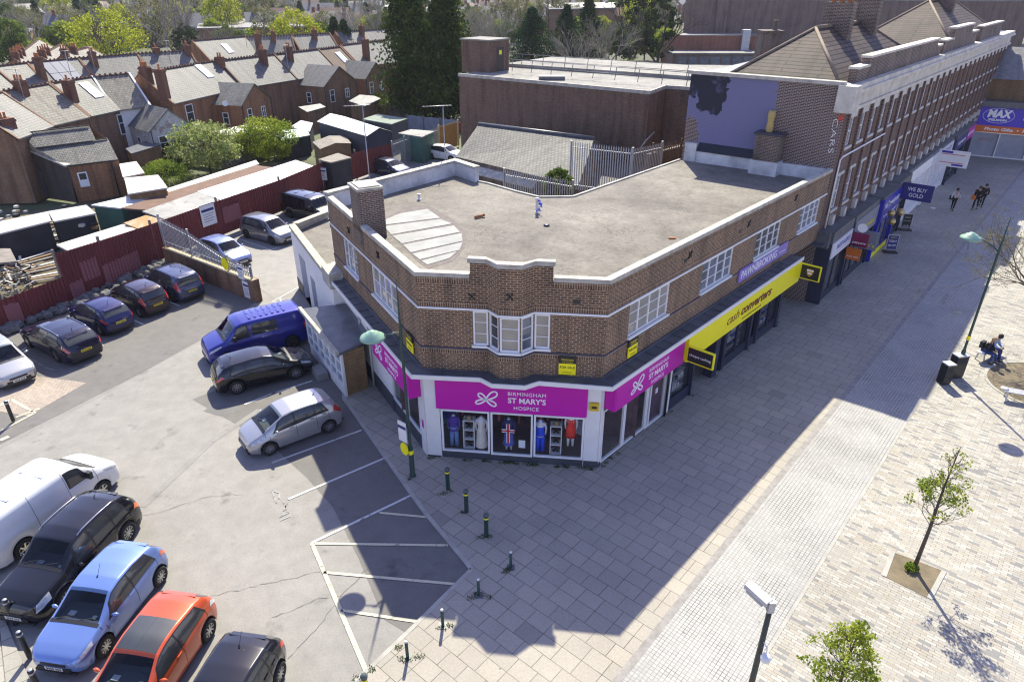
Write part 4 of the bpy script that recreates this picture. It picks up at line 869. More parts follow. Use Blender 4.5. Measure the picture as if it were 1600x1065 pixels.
q = MB(); q.prism([FM.P(-3, .55, 0)[:2], FM.P(FM.L, .55, 0)[:2], FM.P(FM.L, -2, 0)[:2], FM.P(-3, -2, 0)[:2]], 5.01, 5.55); q.build('canopy', m_lead, ms)
q = MB(); q.wall(FM, -1, FM.L, 5.5, 7.55, [(4.6, 5.7, 5.7, 7.3), (7.4, 8.5, 5.7, 7.3)], .1, o=-1.0); q.build('upper_wall', brick('ochre_brick', (.22, .13, .06), (.15, .09, .045), (.2, .16, .1), dirt=.3), ms)
for h in [(4.6, 5.7, 5.7, 7.3), (7.4, 8.5, 5.7, 7.3)]: sash(FM, h, ms, o=-1.08)
q = MB(); q.poly([FM.P(-.5, -.8, 7.5), FM.P(FM.L, -.8, 7.5), FM.P(FM.L, -5.5, 10.2), FM.P(-.5, -5.5, 10.2)]); q.poly([FM.P(-.5, -5.5, 10.2), FM.P(FM.L, -5.5, 10.2), FM.P(FM.L, -10.5, 7.5), FM.P(-.5, -10.5, 7.5)]); q.poly([FM.P(-.5, -.8, 7.5), FM.P(-.5, -5.5, 10.2), FM.P(-.5, -10.5, 7.5)]); q.build('roof', m_slate, ms)
q = MB(); q.poly([FM.P(-1, -1, 0), FM.P(-1, -1, 7.5), FM.P(-1, -10, 7.5), FM.P(-1, -10, 0)]); q.build('side_wall', m_brick_old, ms)
# ---------------------------------------------------------------- flat roofed brick building behind
m_plum = brick('plum_brick', (0.195, 0.11, 0.072), (0.12, 0.07, 0.05), (0.21, 0.16, 0.125), dirt=0.3)
ZF = 8.0
P = [G(717, 118, ZF), G(1015, 146, ZF), G(1040, 137, ZF), G(1100, 141, ZF)]
Q = [Vector(p[:2]) for p in P]
back = (Q[0] - Q[1]).normalized(); bn = Vector((back.y, -back.x)); bn = bn if bn.y > 0 else -bn
fbk = thing('brick_hall', 'long flat roofed plum brick building with pale roof and handrails', 'building', (Q[0].x, Q[0].y, 0))
out = [Q[0], Q[1], Q[2], Q[3], Q[3] + bn * 22, Q[0] + bn * 12]
q = MB(); q.prism(out, 0, ZF); q.build('wall', m_plum, fbk)
m_pale_roof = roofing('pale_roof', (.27, .255, .235), (.34, .325, .30), (.18, .168, .155))
q = MB(); q.prism(out, ZF + .001, ZF + .12); q.build('roof', m_pale_roof, fbk)
q = MB()
for a, b in zip(out[:3], out[1:4]): F = Fac(a, b); q.fbox(F, -.05, F.L + .05, -.1, .08, ZF - .08, ZF + .2)
q.build('roof_trim', m_cope, fbk)
u0 = G(790, 97, 8.6); u1 = G(1100, 118, 8.6)
q = MB(); q.prism([u0[:2], u1[:2], (u1.x + bn.x * 9, u1.y + bn.y * 9), (u0.x + bn.x * 9, u0.y + bn.y * 9)], ZF + .1, 8.45); q.build('raised_roof', m_pale_roof, fbk)
rl = MB()
for (x0, y0), (x1, y1), n in [((800, 112), (1072, 135), 8), ((783, 100), (1072, 121), 8)]:
    A, B = G(x0, y0, 8.3), G(x1, y1, 8.3)
    for k in range(n + 1):
        p = A.lerp(B, k / n); rl.tube([p, p + Vector((0.12, 0, 1.1))], .035, 5)
    for h in (.55, 1.1): rl.tube([A + Vector((.06, 0, h)), B + Vector((.06, 0, h))], .028, 5)
rl.build('handrail', plain('rail_grey', (.20, .20, .22), .5, .3), fbk)
h0, h1 = G(722, 112, ZF), G(765, 116, ZF); F = Fac(h0[:2], h1[:2])
q = MB(); q.fbox(F, 0, F.L, -3.2, 0, ZF, 11.0); hh = q.build('stair_head', m_plum, fbk)
q = MB(); q.fbox(F, -.1, F.L + .15, -3.3, .12, 11.0, 11.14); q.build('stair_roof', m_pale_roof, hh)
Fd = Fac(F.P(F.L, 0, 0)[:2], F.P(F.L, -3.2, 0)[:2]); q = MB(); q.fbox(Fd, 1.2, 2.3, 0, .03, ZF + .15, 10.4); q.build('door', m_black, hh)
q = MB(); q.fbox(Fd, 1.55, 1.95, .03, .045, 9.7, 10.1); q.build('warning_sign', m_yel, hh)
g = G(862, 127, ZF); q = MB(); q.box(-1.2, 1.2, -.5, .5, 0, .35); o = q.build('roof_hatch', m_lead, world=False); o.location = (g.x, g.y, ZF + .12); tag(o, 'low dark hatch on the pale roof of the brick hall', 'hatch')
F1 = Fac(Q[1], Q[2])
q = MB(); F0 = Fac(Q[0], Q[1]); q.tube([F0.P(F0.L - .3, .1, .5), F0.P(F0.L - .3, .1, 3.6), F0.P(F0.L + .1, .1, 4.2), F1.P(1.8, .1, 4.6)], .06, 6); q.build('drainpipe', m_stone2, fbk)
# slate roofed garage with yards
ga = G(748, 194, 5.5); gb = G(928, 217, 5.5); gc = G(712, 245, 3.75); gd_ = G(880, 285, 3.75)
Fg = Fac((gc.x, gc.y), (gd_.x + (gd_.x - gc.x) * .12, gd_.y + (gd_.y - gc.y) * .12)); dep = (Vector(ga[:2]) - Vector(gc[:2])).length * .96
m_oslate = tiles('old_slate', (.18, .172, .165), (.115, .11, .108), (.035, .034, .033), .32, .24, rough=.72, dirt=.35, dirtcol=(.24, .22, .19))
gr = thing('slate_outbuilding', 'old outbuilding with a steep grey slate roof behind the white parapet', 'outbuilding', (gc.x, gc.y, 0))
zr_, ze = 5.5, 3.75
ridge = (Fac((ga.x, ga.y), (gb.x, gb.y)))
q = MB(); e0, e1 = Fg.P(0, 0, ze), Fg.P(Fg.L, 0, ze); r0, r1 = Vector((ga.x, ga.y, zr_)), Vector((gb.x, gb.y, zr_)); 
q.poly([e0, e1, r1, r0]); b0, b1 = r0 + (r0 - e0) * .9, r1 + (r1 - e1) * .9; b0.z = b1.z = ze; q.poly([b0, r0, r1, b1][::-1]); q.poly([e0, r0, b0]); q.poly([e1, b1, r1]); q.build('roof', m_oslate, gr)
q = MB(); q.tube([r0 + Vector((0, 0, .05)), r1 + Vector((0, 0, .05))], .14, 6); q.build('ridge', m_lead, gr)
q = MB(); q.prism([e0[:2], e1[:2], b1[:2], b0[:2]], 0, ze - .05); q.build('wall', m_brick_old, gr)
q = MB(); q.hexa([Fg.P(0.2, .5, 2.9), Fg.P(Fg.L * .7, .5, 2.9), Fg.P(Fg.L * .7, -.2, 2.9), Fg.P(.2, -.2, 2.9), Fg.P(.2, .5, 3.0), Fg.P(Fg.L * .7, .5, 3.0), Fg.P(Fg.L * .7, -.2, 3.6), Fg.P(.2, -.2, 3.6)]); q.build('metal_eaves', m_cope, gr)
# palisade fences
m_galv = plain('galvanised', (.42, .43, .46), .45, .55, var=.15, ns=3)
def palisade(pts, h, label, zb=0, step=.16, mat=None, group=None, hs=None):
    F0 = Fac(pts[0], pts[1]); t_ = thing('palisade_fence', label, 'fence', (pts[0][0], pts[0][1], 0), group=group); pal = MB(); rail = MB(); post = MB()
    for i, (a, b) in enumerate(zip(pts, pts[1:])):
        F = Fac(a, b); n = max(2, int(F.L / step)); ha, hb = (hs[i], hs[i + 1]) if hs else (h, h)
        for k in range(n + 1):
            t = F.L * k / n; hh_ = ha + (hb - ha) * k / n
            pal.fbox(F, t - .035, t + .035, .0, .02, zb + .08, zb + hh_ - .12)
            pal.add([F.P(t - .035, .01, zb + hh_ - .12), F.P(t + .035, .01, zb + hh_ - .12), F.P(t, .01, zb + hh_)], [(0, 1, 2)])
        rail.bar(F.P(0, -.03, zb + .35), F.P(F.L, -.03, zb + .35), .05); rail.bar(F.P(0, -.03, zb + ha - .4), F.P(F.L, -.03, zb + hb - .4), .05)
        post.fbox(F, -.05, .05, -.12, -.02, zb, zb + ha)
    post.fbox(F, F.L - .05, F.L + .05, -.12, -.02, zb, zb + hb)
    m = mat or m_galv; pal.build('pales', m, t_); rail.build('rails', m, t_); post.build('posts', m, t_); return t_
palisade([G(787, 296, 4.9)[:2], G(893, 316, 4.9)[:2]], 1.9, 'grey palisade fence just behind the V of the roof edge', zb=4.3, group='palisade fences behind the roof')
palisade([G(890, 280, 4.6)[:2], G(985, 300, 4.3)[:2], G(1030, 288, 4.3)[:2]], 3.2, 'taller grey palisade fence between the slate roof and the painted wall', zb=3.9, group='palisade fences behind the roof')
palisade([G(1018, 266, 5)[:2], G(1062, 258, 5)[:2]], 1.9, 'short brown palisade length beside the painted wall', zb=4.9, mat=plain('rust_brown', (.14, .09, .06), .8), group='palisade fences behind the roof')
q = MB(); A, B = G(915, 320, 3.6), G(1050, 275, 3.6); q.bar((A.x, A.y, 3.0), (B.x, B.y, 3.0), .3, 2.6); tag(q.build('yard_wall', plain('rendered_wall', (.30, .26, .24), .9, var=.3)), 'low rendered yard wall behind the roof of the corner building', 'wall')
q = MB(); A, B = G(1010, 262, 5.2), G(1068, 222, 6.3); q.bar((A.x, A.y, 4.6), (B.x, B.y, 4.6), .3, 3.0); tag(q.build('yard_wall', m_brick_old), 'old brick yard wall running up to the painted party wall', 'wall')
q = MB(); q.prism([G(880, 315, 2)[:2], G(1070, 262, 2)[:2], G(1070, 230, 2)[:2], G(900, 240, 2)[:2]], 0, 2.0); structure(q.build('yard_ground', m_asph3))
# big brick superstore beyond
FBg = Fac(G(1062, 100, 0)[:2], (103, 150)); sbg = thing('superstore', 'very large plain brown brick superstore with white flat roof behind the trees', 'building', FBg.P(0, 0, 0))
BK = [(FBg.P(0, 0, 0).x, FBg.P(0, 0, 0).y), (103, 150), (150, 230), (62, 232)]
q = MB(); q.prism(BK, 0, 12.6); q.build('wall', brick('mauve_brick', (.20, .135, .11), (.16, .105, .09), (.24, .18, .16), dirt=.3), sbg)
q = MB()
for t_ in (6.5,): q.fbox(FBg, t_, t_ + 2.2, 0, .5, 0, 12.6)
q.build('buttress', MATS['mauve_brick'], sbg); q = MB(); q.prism(BK, 12.61, 12.9); q.build('roof', m_pale_roof, sbg)
# low red building with flat roofs in front of it
Fr = Fac(G(1049, 112, 0)[:2], G(1200, 112, 0)[:2]); rb = thing('red_annex', 'low red brick annex with flat roofs and a grey duct', 'building', Fr.P(0, 0, 0))
m_redb = brick('red_brick', (.30, .09, .05), (.22, .065, .04), (.28, .2, .16), dirt=.2)
q = MB(); q.fbox(Fr, 0, 22, -12, -6, 0, 6.2); q.build('upper_wall', m_redb, rb); q = MB(); q.fbox(Fr, 0, 30, -6, 0, 0, 3.2); q.build('lower_wall', MATS['mauve_brick'], rb)
q = MB(); q.fbox(Fr, -.2, 30.2, -6, .3, 3.21, 3.5); q.fbox(Fr, -.1, 22.1, -12.1, -5.9, 6.21, 6.35); q.build('roof', m_pale_roof, rb)
q = MB(); q.fbox(Fr, 15, 16.6, -6.5, -5.2, 3.5, 7.4); q.build('duct', m_galv, rb)
q = MB()
for k in range(12): q.fbox(Fr, 1 + k * 2.2, 2.8 + k * 2.2, .01, .05, 1.2, 2.8)
q.build('strip_windows', m_pane_s, rb)
q = MB(); a = G(1185, 100, 8); 
Ft = Fac(a[:2], ang=0); q.fbox(Ft, 0, 2.2, -2, 0, 0, 11.2); q.fbox(Ft, -.1, 2.3, -2.1, .1, 11.2, 11.4); q.lathe((a.x + 1.6, a.y + 1, 0), [(.3, 11.4), (.3, 12.3), (.35, 12.4), (0, 12.4)], 8); tag(q.build('boiler_chimney', m_brick_old), 'tall dark square brick boiler chimney left of the hipped roof', 'chimney')
# ---------------------------------------------------------------- vehicles
def interp(tab, x):
    if x <= tab[0][0]: return tab[0][1]
    for (a, va), (b, vb) in zip(tab, tab[1:]):
        if x <= b:
            return va + (vb - va) * (x - a) / (b - a) if b > a else vb
    return tab[-1][1]
def smooth_tab(tab, r=.10):
    def f(x): return (interp(tab, x - r) + 2 * interp(tab, x) + interp(tab, x + r)) / 4
    return f
m_tyre = plain('tyre_rubber', (.018, .018, .018), .85, var=.1); m_rim = plain('alloy', (.55, .55, .57), .28, .9, var=.05); m_rimd = plain('wheel_dark', (.03, .03, .03), .6)
m_trim = plain('black_trim', (.015, .015, .017), .5, var=.1); m_lens = glassy('lamp_lens', (.45, .47, .5), .02, .3, 9); m_red = glassy('red_lens', (.45, .015, .01), .03, .2); m_orl = glassy('orange_lens', (.5, .10, .02), .03, .3)
m_autoglass = glassy('car_glass', (.012, .015, .018), .015, .6, 1.6); m_screen = glassy('windscreen_glass', (.04, .05, .052), .015, .5, 2.5)
m_cglass = clear_glass('car_clear_glass', (.62, .68, .70)); m_dash = plain('dashboard_grey', (.10, .10, .105), .8, var=.15, ns=4); m_seat = plain('seat_cloth', (.13, .13, .14), .9, var=.2, ns=5)
m_plw = plain('plate_white', (.65, .65, .62), .4, var=0); m_ply = plain('plate_yellow', (.62, .50, .03), .4, var=0); m_chrome = plain('chrome', (.6, .6, .62), .15, 1, var=0)
def paint(n, c, rough=.3, metal=.25): return plain('paint_' + n, c, rough, metal, var=.04, coat=1, ns=.6, fine=False)
def make_car(name, label, cat, col, L=4.0, W=1.72, H=1.48, wb=2.5, fo=.80, kind='hatch', wr=.31, doors=3, spokes=8, roofcol=None, rails=False, plates=(m_plw, m_ply), lens=None, extra=None, bonnet=None, group=None, sunroof=False, cladding=False, cwz=None, rim=None, antenna=True, spoiler=True, notch=0):
    base = 0.20
    xf, xr = fo, fo + wb
    van = kind == 'van'
    if bonnet: top = bonnet
    elif kind == 'hatch': top = [(0, .60), (.06, .70), (.35, .82), (.95, .98), (1.02, 1.0), (1.72, H - .07), (2.1, H), (2.6, H), (L - .75, H - .05), (L - .42, H - .13), (L - .12, 1.02), (L - .03, .86), (L, .78)]
    elif kind == 'saloon': top = [(0, .60), (.06, .72), (.4, .84), (1.15, .96), (1.2, .98), (1.95, H - .05), (2.4, H), (3.0, H - .02), (L - 1.15, H - .12), (L - .6, 1.08), (L - .1, 1.0), (L - .02, .85), (L, .75)]
    elif kind == 'estate': top = [(0, .60), (.06, .72), (.4, .84), (1.2, .98), (1.25, 1.0), (2.0, H - .05), (2.5, H), (3.3, H), (L - .7, H - .05), (L - .45, H - .12), (L - .1, 1.04), (L - .03, .85), (L, .75)]
    elif kind == 'mpv': top = [(0, .62), (.06, .78), (.3, .90), (.78, 1.04), (.85, 1.07), (1.6, H - .08), (2.1, H), (2.8, H), (L - .6, H - .04), (L - .32, H - .12), (L - .1, 1.05), (L - .03, .88), (L, .80)]
    else: top = [(0, .75), (.05, .95), (.45, 1.12), (.80, 1.22), (.86, 1.25), (1.45, H - .12), (1.75, H - .03), (2.3, H), (L - .25, H - .01), (L - .08, H - .06), (L - .03, H - .25), (L, H - .5)]
    T = smooth_tab(top, .05)
    zb0 = {'van': 1.12, 'mpv': .98}.get(kind, .92)
    belt = [(0, .56), (.08, .64), (.5, .78), (1.1, zb0 - .07), (2.0, zb0 - .02), (L - 1.0, zb0 + .05), (L - .3, zb0 + .05), (L, .74)]
    if van: belt = [(0, .70), (.08, .85), (.5, 1.02), (1.0, 1.12), (2.0, 1.15), (L, 1.15)]
    Bt = smooth_tab(belt, .08)
    plan = [(0, .70), (.05, .80), (.18, .91), (.45, .975), (.9, 1.0), (L - .8, 1.0), (L - .35, .965), (L - .12, .90), (L - .03, .82), (L, .74)] if not van else [(0, .78), (.06, .88), (.25, .95), (.7, 1.0), (L - .3, 1.0), (L - .05, .965), (L, .93)]
    Pn = smooth_tab(plan, .03)
    zax = wr; ra = wr + .055
    def low(x):
        z = base + .03 * (x < .3) + .05 * max(0, 1 - x / .15) + .08 * max(0, 1 - (L - x) / .25)
        for xw in (xf, xr):
            d = abs(x - xw)
            if d < ra: z = max(z, zax + sqrt(ra * ra - d * d))
        return z
    def ring(x):
        hw = W / 2 * Pn(x); zl = low(x); zt = T(x); zb = min(Bt(x), zt - .02); g = zt - zb
        gg = min(1, max(0, (g - .10) / (.42 if not van else .6)))
        rw = hw * (.88 - (.17 if not van else .08) * gg); ze = zb + g * (.72 + .21 * gg)
        zm = zb - .05; s_ = max(zm - zl, .04)
        pts = [(hw * .955, zl), (hw * .985, zl + s_ * .30), (hw, zl + s_ * .55), (hw * .995, zl + s_ * .80), (hw * .975, zm + .0), (hw * .945, zb)]
        bx, bz = hw * .945, zb
        for k in (1, 2, 3):
            f = k / 4; pts.append((bx + (rw - bx) * f + .035 * gg * sin(f * pi), bz + (ze - bz) * f))
        pts.append((rw, ze)); 
        for f in (.10, .25, .5, .75, 1.0): pts.append((rw * (1 - f), ze + (zt - ze) * (1 - (1 - f) ** 2.2)))
        return pts
    NR = 15
    def Sf(x, t, side=1, off=0.0):
        rg = ring(x); i = min(int(t), NR - 2); f = t - i; a, b = rg[i], rg[i + 1]
        y, z = a[0] + (b[0] - a[0]) * f, a[1] + (b[1] - a[1]) * f
        p = Vector((L / 2 - x, y * side, z))
        if off:
            e = .02; x2 = min(L, x + e); x1 = max(0, x - e)
            def raw(xx):
                r2 = ring(xx); return Vector((L / 2 - xx, (r2[i][0] + (r2[i + 1][0] - r2[i][0]) * f) * side, r2[i][1] + (r2[i + 1][1] - r2[i][1]) * f))
            du = raw(x1) - raw(x2); dv = Vector((0, (b[0] - a[0]) * side, b[1] - a[1])); n = dv.cross(du) * side
            if n.length > 1e-9:
                n.normalize()
                p = p + n * off
        return p
    root = thing(name, label, cat, (0, 0, CZ), 0, group)
    xs = set([0, .02, .05, .09, .14, L - .14, L - .09, L - .05, L - .02, L]); x = .2
    while x < L - .18: xs.add(round(x, 3)); x += .09
    for xw in (xf, xr):
        for k in range(-9, 10): xs.add(round(xw + ra * sin(k / 9 * pi / 2) * .9999, 3))
    for a, _ in top: xs.add(a)
    xs = sorted(v for v in xs if 0 <= v <= L); xs = [v for i, v in enumerate(xs) if i == 0 or v - xs[i - 1] > .006]
    vs = []
    for x in xs:
        rg = ring(x)
        vs += [(L / 2 - x, y, z) for y, z in rg] + [(L / 2 - x, -y, z) for y, z in rg[-2::-1]]
    cw = next(a for a, z in top if z >= (cwz or (1.25 if van else 1.07 if kind == 'mpv' else .98))); hdr = next(a for a, z in top if z >= H - .13 and a > cw + .3)
    M = 2 * NR - 1; fs = [[i * M + j, (i + 1) * M + j, (i + 1) * M + j + 1, i * M + j + 1] for i in range(len(xs) - 1) for j in range(M - 1) if not (10 <= j < 18 and xs[i] >= cw + .035 and xs[i + 1] <= hdr - .015)]
    q = MB(); q.add(vs, [f[::-1] for f in fs], 0, True)
    for end, sg in ((0, 1), (len(xs) - 1, -1)):
        rg = [Vector(v) for v in vs[end * M:(end + 1) * M]]; c = Vector((rg[0].x, 0, (min(p.z for p in rg) + max(p.z for p in rg)) / 2)); prev = rg
        for f_, ou in ((.75, .035), (.4, .055)):
            cur = [c.lerp(p, f_) + Vector((sg * ou, 0, 0)) for p in rg]
            q.add(prev + cur, [[i, i + 1, i + 1 + M, i + M][::sg] for i in range(M - 1)] + [[M - 1, 0, M, 2 * M - 1][::sg]], 0, True); prev = cur
        q.add(prev, [list(range(M))[::-sg]], 0, True)
    body = q.build('body', col, root, False)
    def patch(name_, x0, x1, t0, t1, off, mat, par=body, sides=(1, -1), nx=8, nt=5, slant0=0, slant1=0):
        if len(sides) == 2 and name_ == 'side_window':
            patch(name_, x0, x1, t0, t1, off, mat, par, (1,), nx, nt, slant0, slant1); sides = (-1,)
        q = MB()
        for sd in sides:
            P_ = []
            for j in range(nt + 1):
                t = t0 + (t1 - t0) * j / nt; f = j / nt; a, b = x0 + slant0 * f, x1 + slant1 * f
                P_ += [Sf(a + (b - a) * i / nx, t, sd, off) for i in range(nx + 1)]
            F_ = [[j * (nx + 1) + i, j * (nx + 1) + i + 1, (j + 1) * (nx + 1) + i + 1, (j + 1) * (nx + 1) + i] for j in range(nt) for i in range(nx)]
            q.add(P_, [f[::-1] if sd > 0 else f for f in F_], 0, True)
        return q.build(name_, mat, par, False)
    # glass
    patch('windscreen', cw + .0, hdr + .01, 9.9, 13.99, .004, m_cglass, root, nx=12, nt=8)
    bz_ = Bt(cw + .5); X0 = L / 2 - cw; hb = W / 2 * .80
    q = MB(); q.hexa([(X0 - .78, -hb, bz_ - .25), (X0 - .02, -hb * .9, bz_ - .16), (X0 - .02, hb * .9, bz_ - .16), (X0 - .78, hb, bz_ - .25), (X0 - .72, -hb, bz_ - .01), (X0 - .02, -hb * .9, bz_ - .03), (X0 - .02, hb * .9, bz_ - .03), (X0 - .72, hb, bz_ - .01)]); q.box(X0 - .70, X0 - .55, .2, .5, bz_, bz_ + .06); q.build('dashboard', m_dash, body, False)
    q = MB(); q.box(X0 - .40, X0 - .25, -.45, -.25, bz_ + .0, bz_ + .012); q.box(X0 - .33, X0 - .22, .30, .42, bz_ + .0, bz_ + .012); q.build('papers', m_wpaint, body, False)
    for sx_, yy in ((1.30, .36), (1.30, -.36)):
        q = MB(); a = X0 - sx_; q.box(a - .1, a + .42, yy - .23, yy + .23, .42, .60); q.hexa([(a - .18, yy - .23, .55), (a - .02, yy - .23, .55), (a - .02, yy + .23, .55), (a - .18, yy + .23, .55), (a - .34, yy - .21, H - .42), (a - .22, yy - .21, H - .42), (a - .22, yy + .21, H - .42), (a - .34, yy + .21, H - .42)]); q.box(a - .36, a - .27, yy - .12, yy + .12, H - .40, H - .22); q.build('seat', m_seat, body, False)
    q = MB(); c_ = Vector((X0 - .82, .36, bz_ + .02)); pts = [c_ + Vector((.05 * sin(k * pi / 6), .17 * cos(k * pi / 6), .17 * sin(k * pi / 6))) for k in range(13)]; q.tube(pts, .016, 5); q.build('steering_wheel', m_trim, body, False)
    patch('cowl', cw - .07, cw + .04, 9.3, 13.99, .008, m_trim, body, nx=2, nt=6)
    if not van:
        i_ = max(i for i, (a, z) in enumerate(top) if z >= H - .145); xa = top[i_][0]; xb = top[i_ + 1][0]
        patch('rear_window', xa + .02, xa + (xb - xa) * .93, 9.5, 13.99, .006, m_autoglass, root, nx=8, nt=8)
        xg0, xg1 = cw + .34, L - (.62 if kind != 'saloon' else 1.05) - notch
        cuts = [xg0, cw + 1.18, cw + 2.02, xg1] if doors == 5 else [xg0, cw + 1.36, xg1]
        patch('window_surround', xg0 - .10, xg1 + .05, 5.05, 8.75, .004, m_trim, body, nx=26, nt=5, slant0=.28, slant1=-.22)
        for k, (a, b) in enumerate(zip(cuts, cuts[1:])):
            patch('side_window', a + .02, b - .03, 5.2, 8.55, .008, m_autoglass, root, nx=10, nt=4, slant0=.24 if k == 0 else 0, slant1=-.20 if k == len(cuts) - 2 else 0)
        for a in [cw + .12] + cuts[1:]: patch('door_seam', a, a + .014, .9, 5, .004, m_trim, body, nx=1, nt=8)
        patch('bonnet_seam', cw - .03, cw - .015, 5.2, 9.2, .004, m_trim, body, nx=1, nt=4)
        for a in cuts[1:-1] + ([] if doors == 3 else [cuts[-1]]):
            for sd in (1, -1): q = MB(); p = Sf(a - .17, 4.2, sd, .02); q.bar(p + Vector((.09, 0, 0)), p - Vector((.09, 0, 0)), .025, .03); q.build('door_handle', col, root, False)
    else:
        patch('window_surround', cw + .25, 1.98, 5.1, 8.6, .004, m_trim, body, nx=12, nt=5, slant0=.3)
        patch('side_window', cw + .32, 1.92, 5.3, 8.3, .008, m_autoglass, root, nx=10, nt=4, slant0=.28)
        for a in (cw + .1, 2.02, 3.25, L - .15): patch('door_seam', a, a + .014, .9, 9, .004, m_trim, body, nx=1, nt=10)
        pass
        if kind == 'van' and roofcol == 'crew': patch('side_window', 2.15, 3.35, 5.3, 8.2, .008, m_autoglass, root, nx=10, nt=4)
        q = MB()
        for x_ in ([2.2 + .28 * k for k in range(int((L - 2.6) / .28))] if roofcol == 'crew' else [2.4, 3.6]):
            for yy in (-.5, .1): q.bar((L / 2 - x_, yy, H + .002), (L / 2 - x_, yy + .42, H + .002), .10, .018)
        q.build('roof_ribs', col, body, False)
    # lamps, grille, plates
    hx = .40 if not van else .5
    patch('headlamp', .05, hx + .12, 4.3 if not van else 3.6, 8.2 if not van else 4.9, .007, m_lens, root, (1,), nx=6, nt=4, slant0=.10, slant1=.05); patch('headlamp', .05, hx + .12, 4.3 if not van else 3.6, 8.2 if not van else 4.9, .007, m_lens, root, (-1,), nx=6, nt=4, slant0=.10, slant1=.05)
    rl_ = lens or m_red
    if van: 
        for s_ in (1, -1): patch('tail_lamp', L - .13, L - .01, 3.2, 5.6, .006, rl_, root, (s_,), nx=2, nt=4)
    else:
        for s_ in (1, -1): patch('tail_lamp', L - .40, L - .03, 3.9, 6.4 if kind != 'mpv' else 8.6, .008, rl_, root, (s_,), nx=4, nt=5, slant0=.14)
    q = MB(); q.box(L / 2 + .03, L / 2 + .065, -.48, .48, .27, .42); q.box(L / 2 + .02, L / 2 + .060, -.36, .36, .47, .56)
    q.build('grille', m_trim, body, False)
    q = MB(); q.box(L / 2 + .066, L / 2 + .074, -.26, .26, .33, .44); q.build('number_plate', plates[0], root, False)
    zp = .60 if not van else .9; q = MB(); q.box(-L / 2 - .068, -L / 2 - .056, -.26, .26, zp, zp + .115); pr_ = q.build('number_plate', plates[1], root, False)
    q = MB()
    for k in range(7): yy = -.20 + .058 * k + (.03 if k > 3 else 0); q.box(-L / 2 - .071, -L / 2 - .069, yy, yy + .032, zp + .025, zp + .09); q.box(L / 2 + .075, L / 2 + .077, yy, yy + .032, .35, .42)
    q.build('plate_characters', m_btext, pr_, False)
    q = MB(); q.box(L / 2 - .25, L / 2 + .045, -W / 2 * .70, W / 2 * .70, .20, .27); q.build('bumper_valance', m_trim, body, False); q = MB(); q.box(-L / 2 - .05, -L / 2 + .2, -W / 2 * .72, W / 2 * .72, .24, .36); q.build('bumper_valance', m_trim, body, False)
    if cladding: patch('sill_cladding', .3, L - .3, .0, .95, .012, m_trim, body, nx=60, nt=1)
    # underbody and arches
    q = MB(); q.box(-L / 2 + .25, L / 2 - .25, -W / 2 + .26, W / 2 - .26, .19, .72)
    for xw in (xf, xr):
        for sd in (1, -1):
            for k in range(10):
                a0, a1 = pi * k / 10, pi * (k + 1) / 10; y0, y1 = sd * (W / 2 - .30), sd * (W / 2 - .035)
                q.add([(L / 2 - xw + ra * cos(a0), y0, zax + ra * sin(a0)), (L / 2 - xw + ra * cos(a1), y0, zax + ra * sin(a1)), (L / 2 - xw + ra * cos(a1), y1, zax + ra * sin(a1)), (L / 2 - xw + ra * cos(a0), y1, zax + ra * sin(a0))], [(0, 1, 2, 3)])
    q.build('underbody', m_trim, body, False)
    # wheels
    for xw in (xf, xr):
        for sd in (1, -1):
            cx, cy = L / 2 - xw, sd * (W / 2 - .10); ty = MB()
            prof = [(.62, -.10), (.93, -.105), (1.0, -.07), (1.0, .07), (.93, .105), (.62, .10), (.60, .06), (.60, -.06)]
            n = 24; vv = []
            for r_, y_ in prof: vv += [(cx + r_ * wr * cos(2 * pi * j / n), cy + y_, zax + r_ * wr * sin(2 * pi * j / n)) for j in range(n)]
            ty.add(vv, [[i * n + j, i * n + (j + 1) % n, ((i + 1) % len(prof)) * n + (j + 1) % n, ((i + 1) % len(prof)) * n + j] for i in range(len(prof)) for j in range(n)], 0, True)
            wo = ty.build('wheel', m_tyre, root, False)
            rm = MB(); yo = cy + sd * .085; R1 = wr * .66
            rm.add([(cx + R1 * cos(2 * pi * j / n), cy + sd * .05, zax + R1 * sin(2 * pi * j / n)) for j in range(n)], [list(range(n))], 1)
            for j in range(n):
                a0, a1 = 2 * pi * j / n, 2 * pi * (j + 1) / n
                rm.add([(cx + R1 * cos(a0), yo, zax + R1 * sin(a0)), (cx + R1 * cos(a1), yo, zax + R1 * sin(a1)), (cx + R1 * .86 * cos(a1), yo + sd * .006, zax + R1 * .86 * sin(a1)), (cx + R1 * .86 * cos(a0), yo + sd * .006, zax + R1 * .86 * sin(a0))], [(0, 1, 2, 3)])
            for j in range(spokes):
                a0 = 2 * pi * j / spokes + .3; rm.bar((cx + .03 * cos(a0), yo, zax + .03 * sin(a0)), (cx + R1 * .9 * cos(a0), yo, zax + R1 * .9 * sin(a0)), .30 / spokes if spokes > 5 else .05, .02, up=(0, 1, 0))
            rm.add([(cx + .045 * cos(2 * pi * j / 12), yo + sd * .012, zax + .045 * sin(2 * pi * j / 12)) for j in range(12)], [list(range(12))])
            rm.build('rim', [rim or m_rim, m_rimd], wo, False)
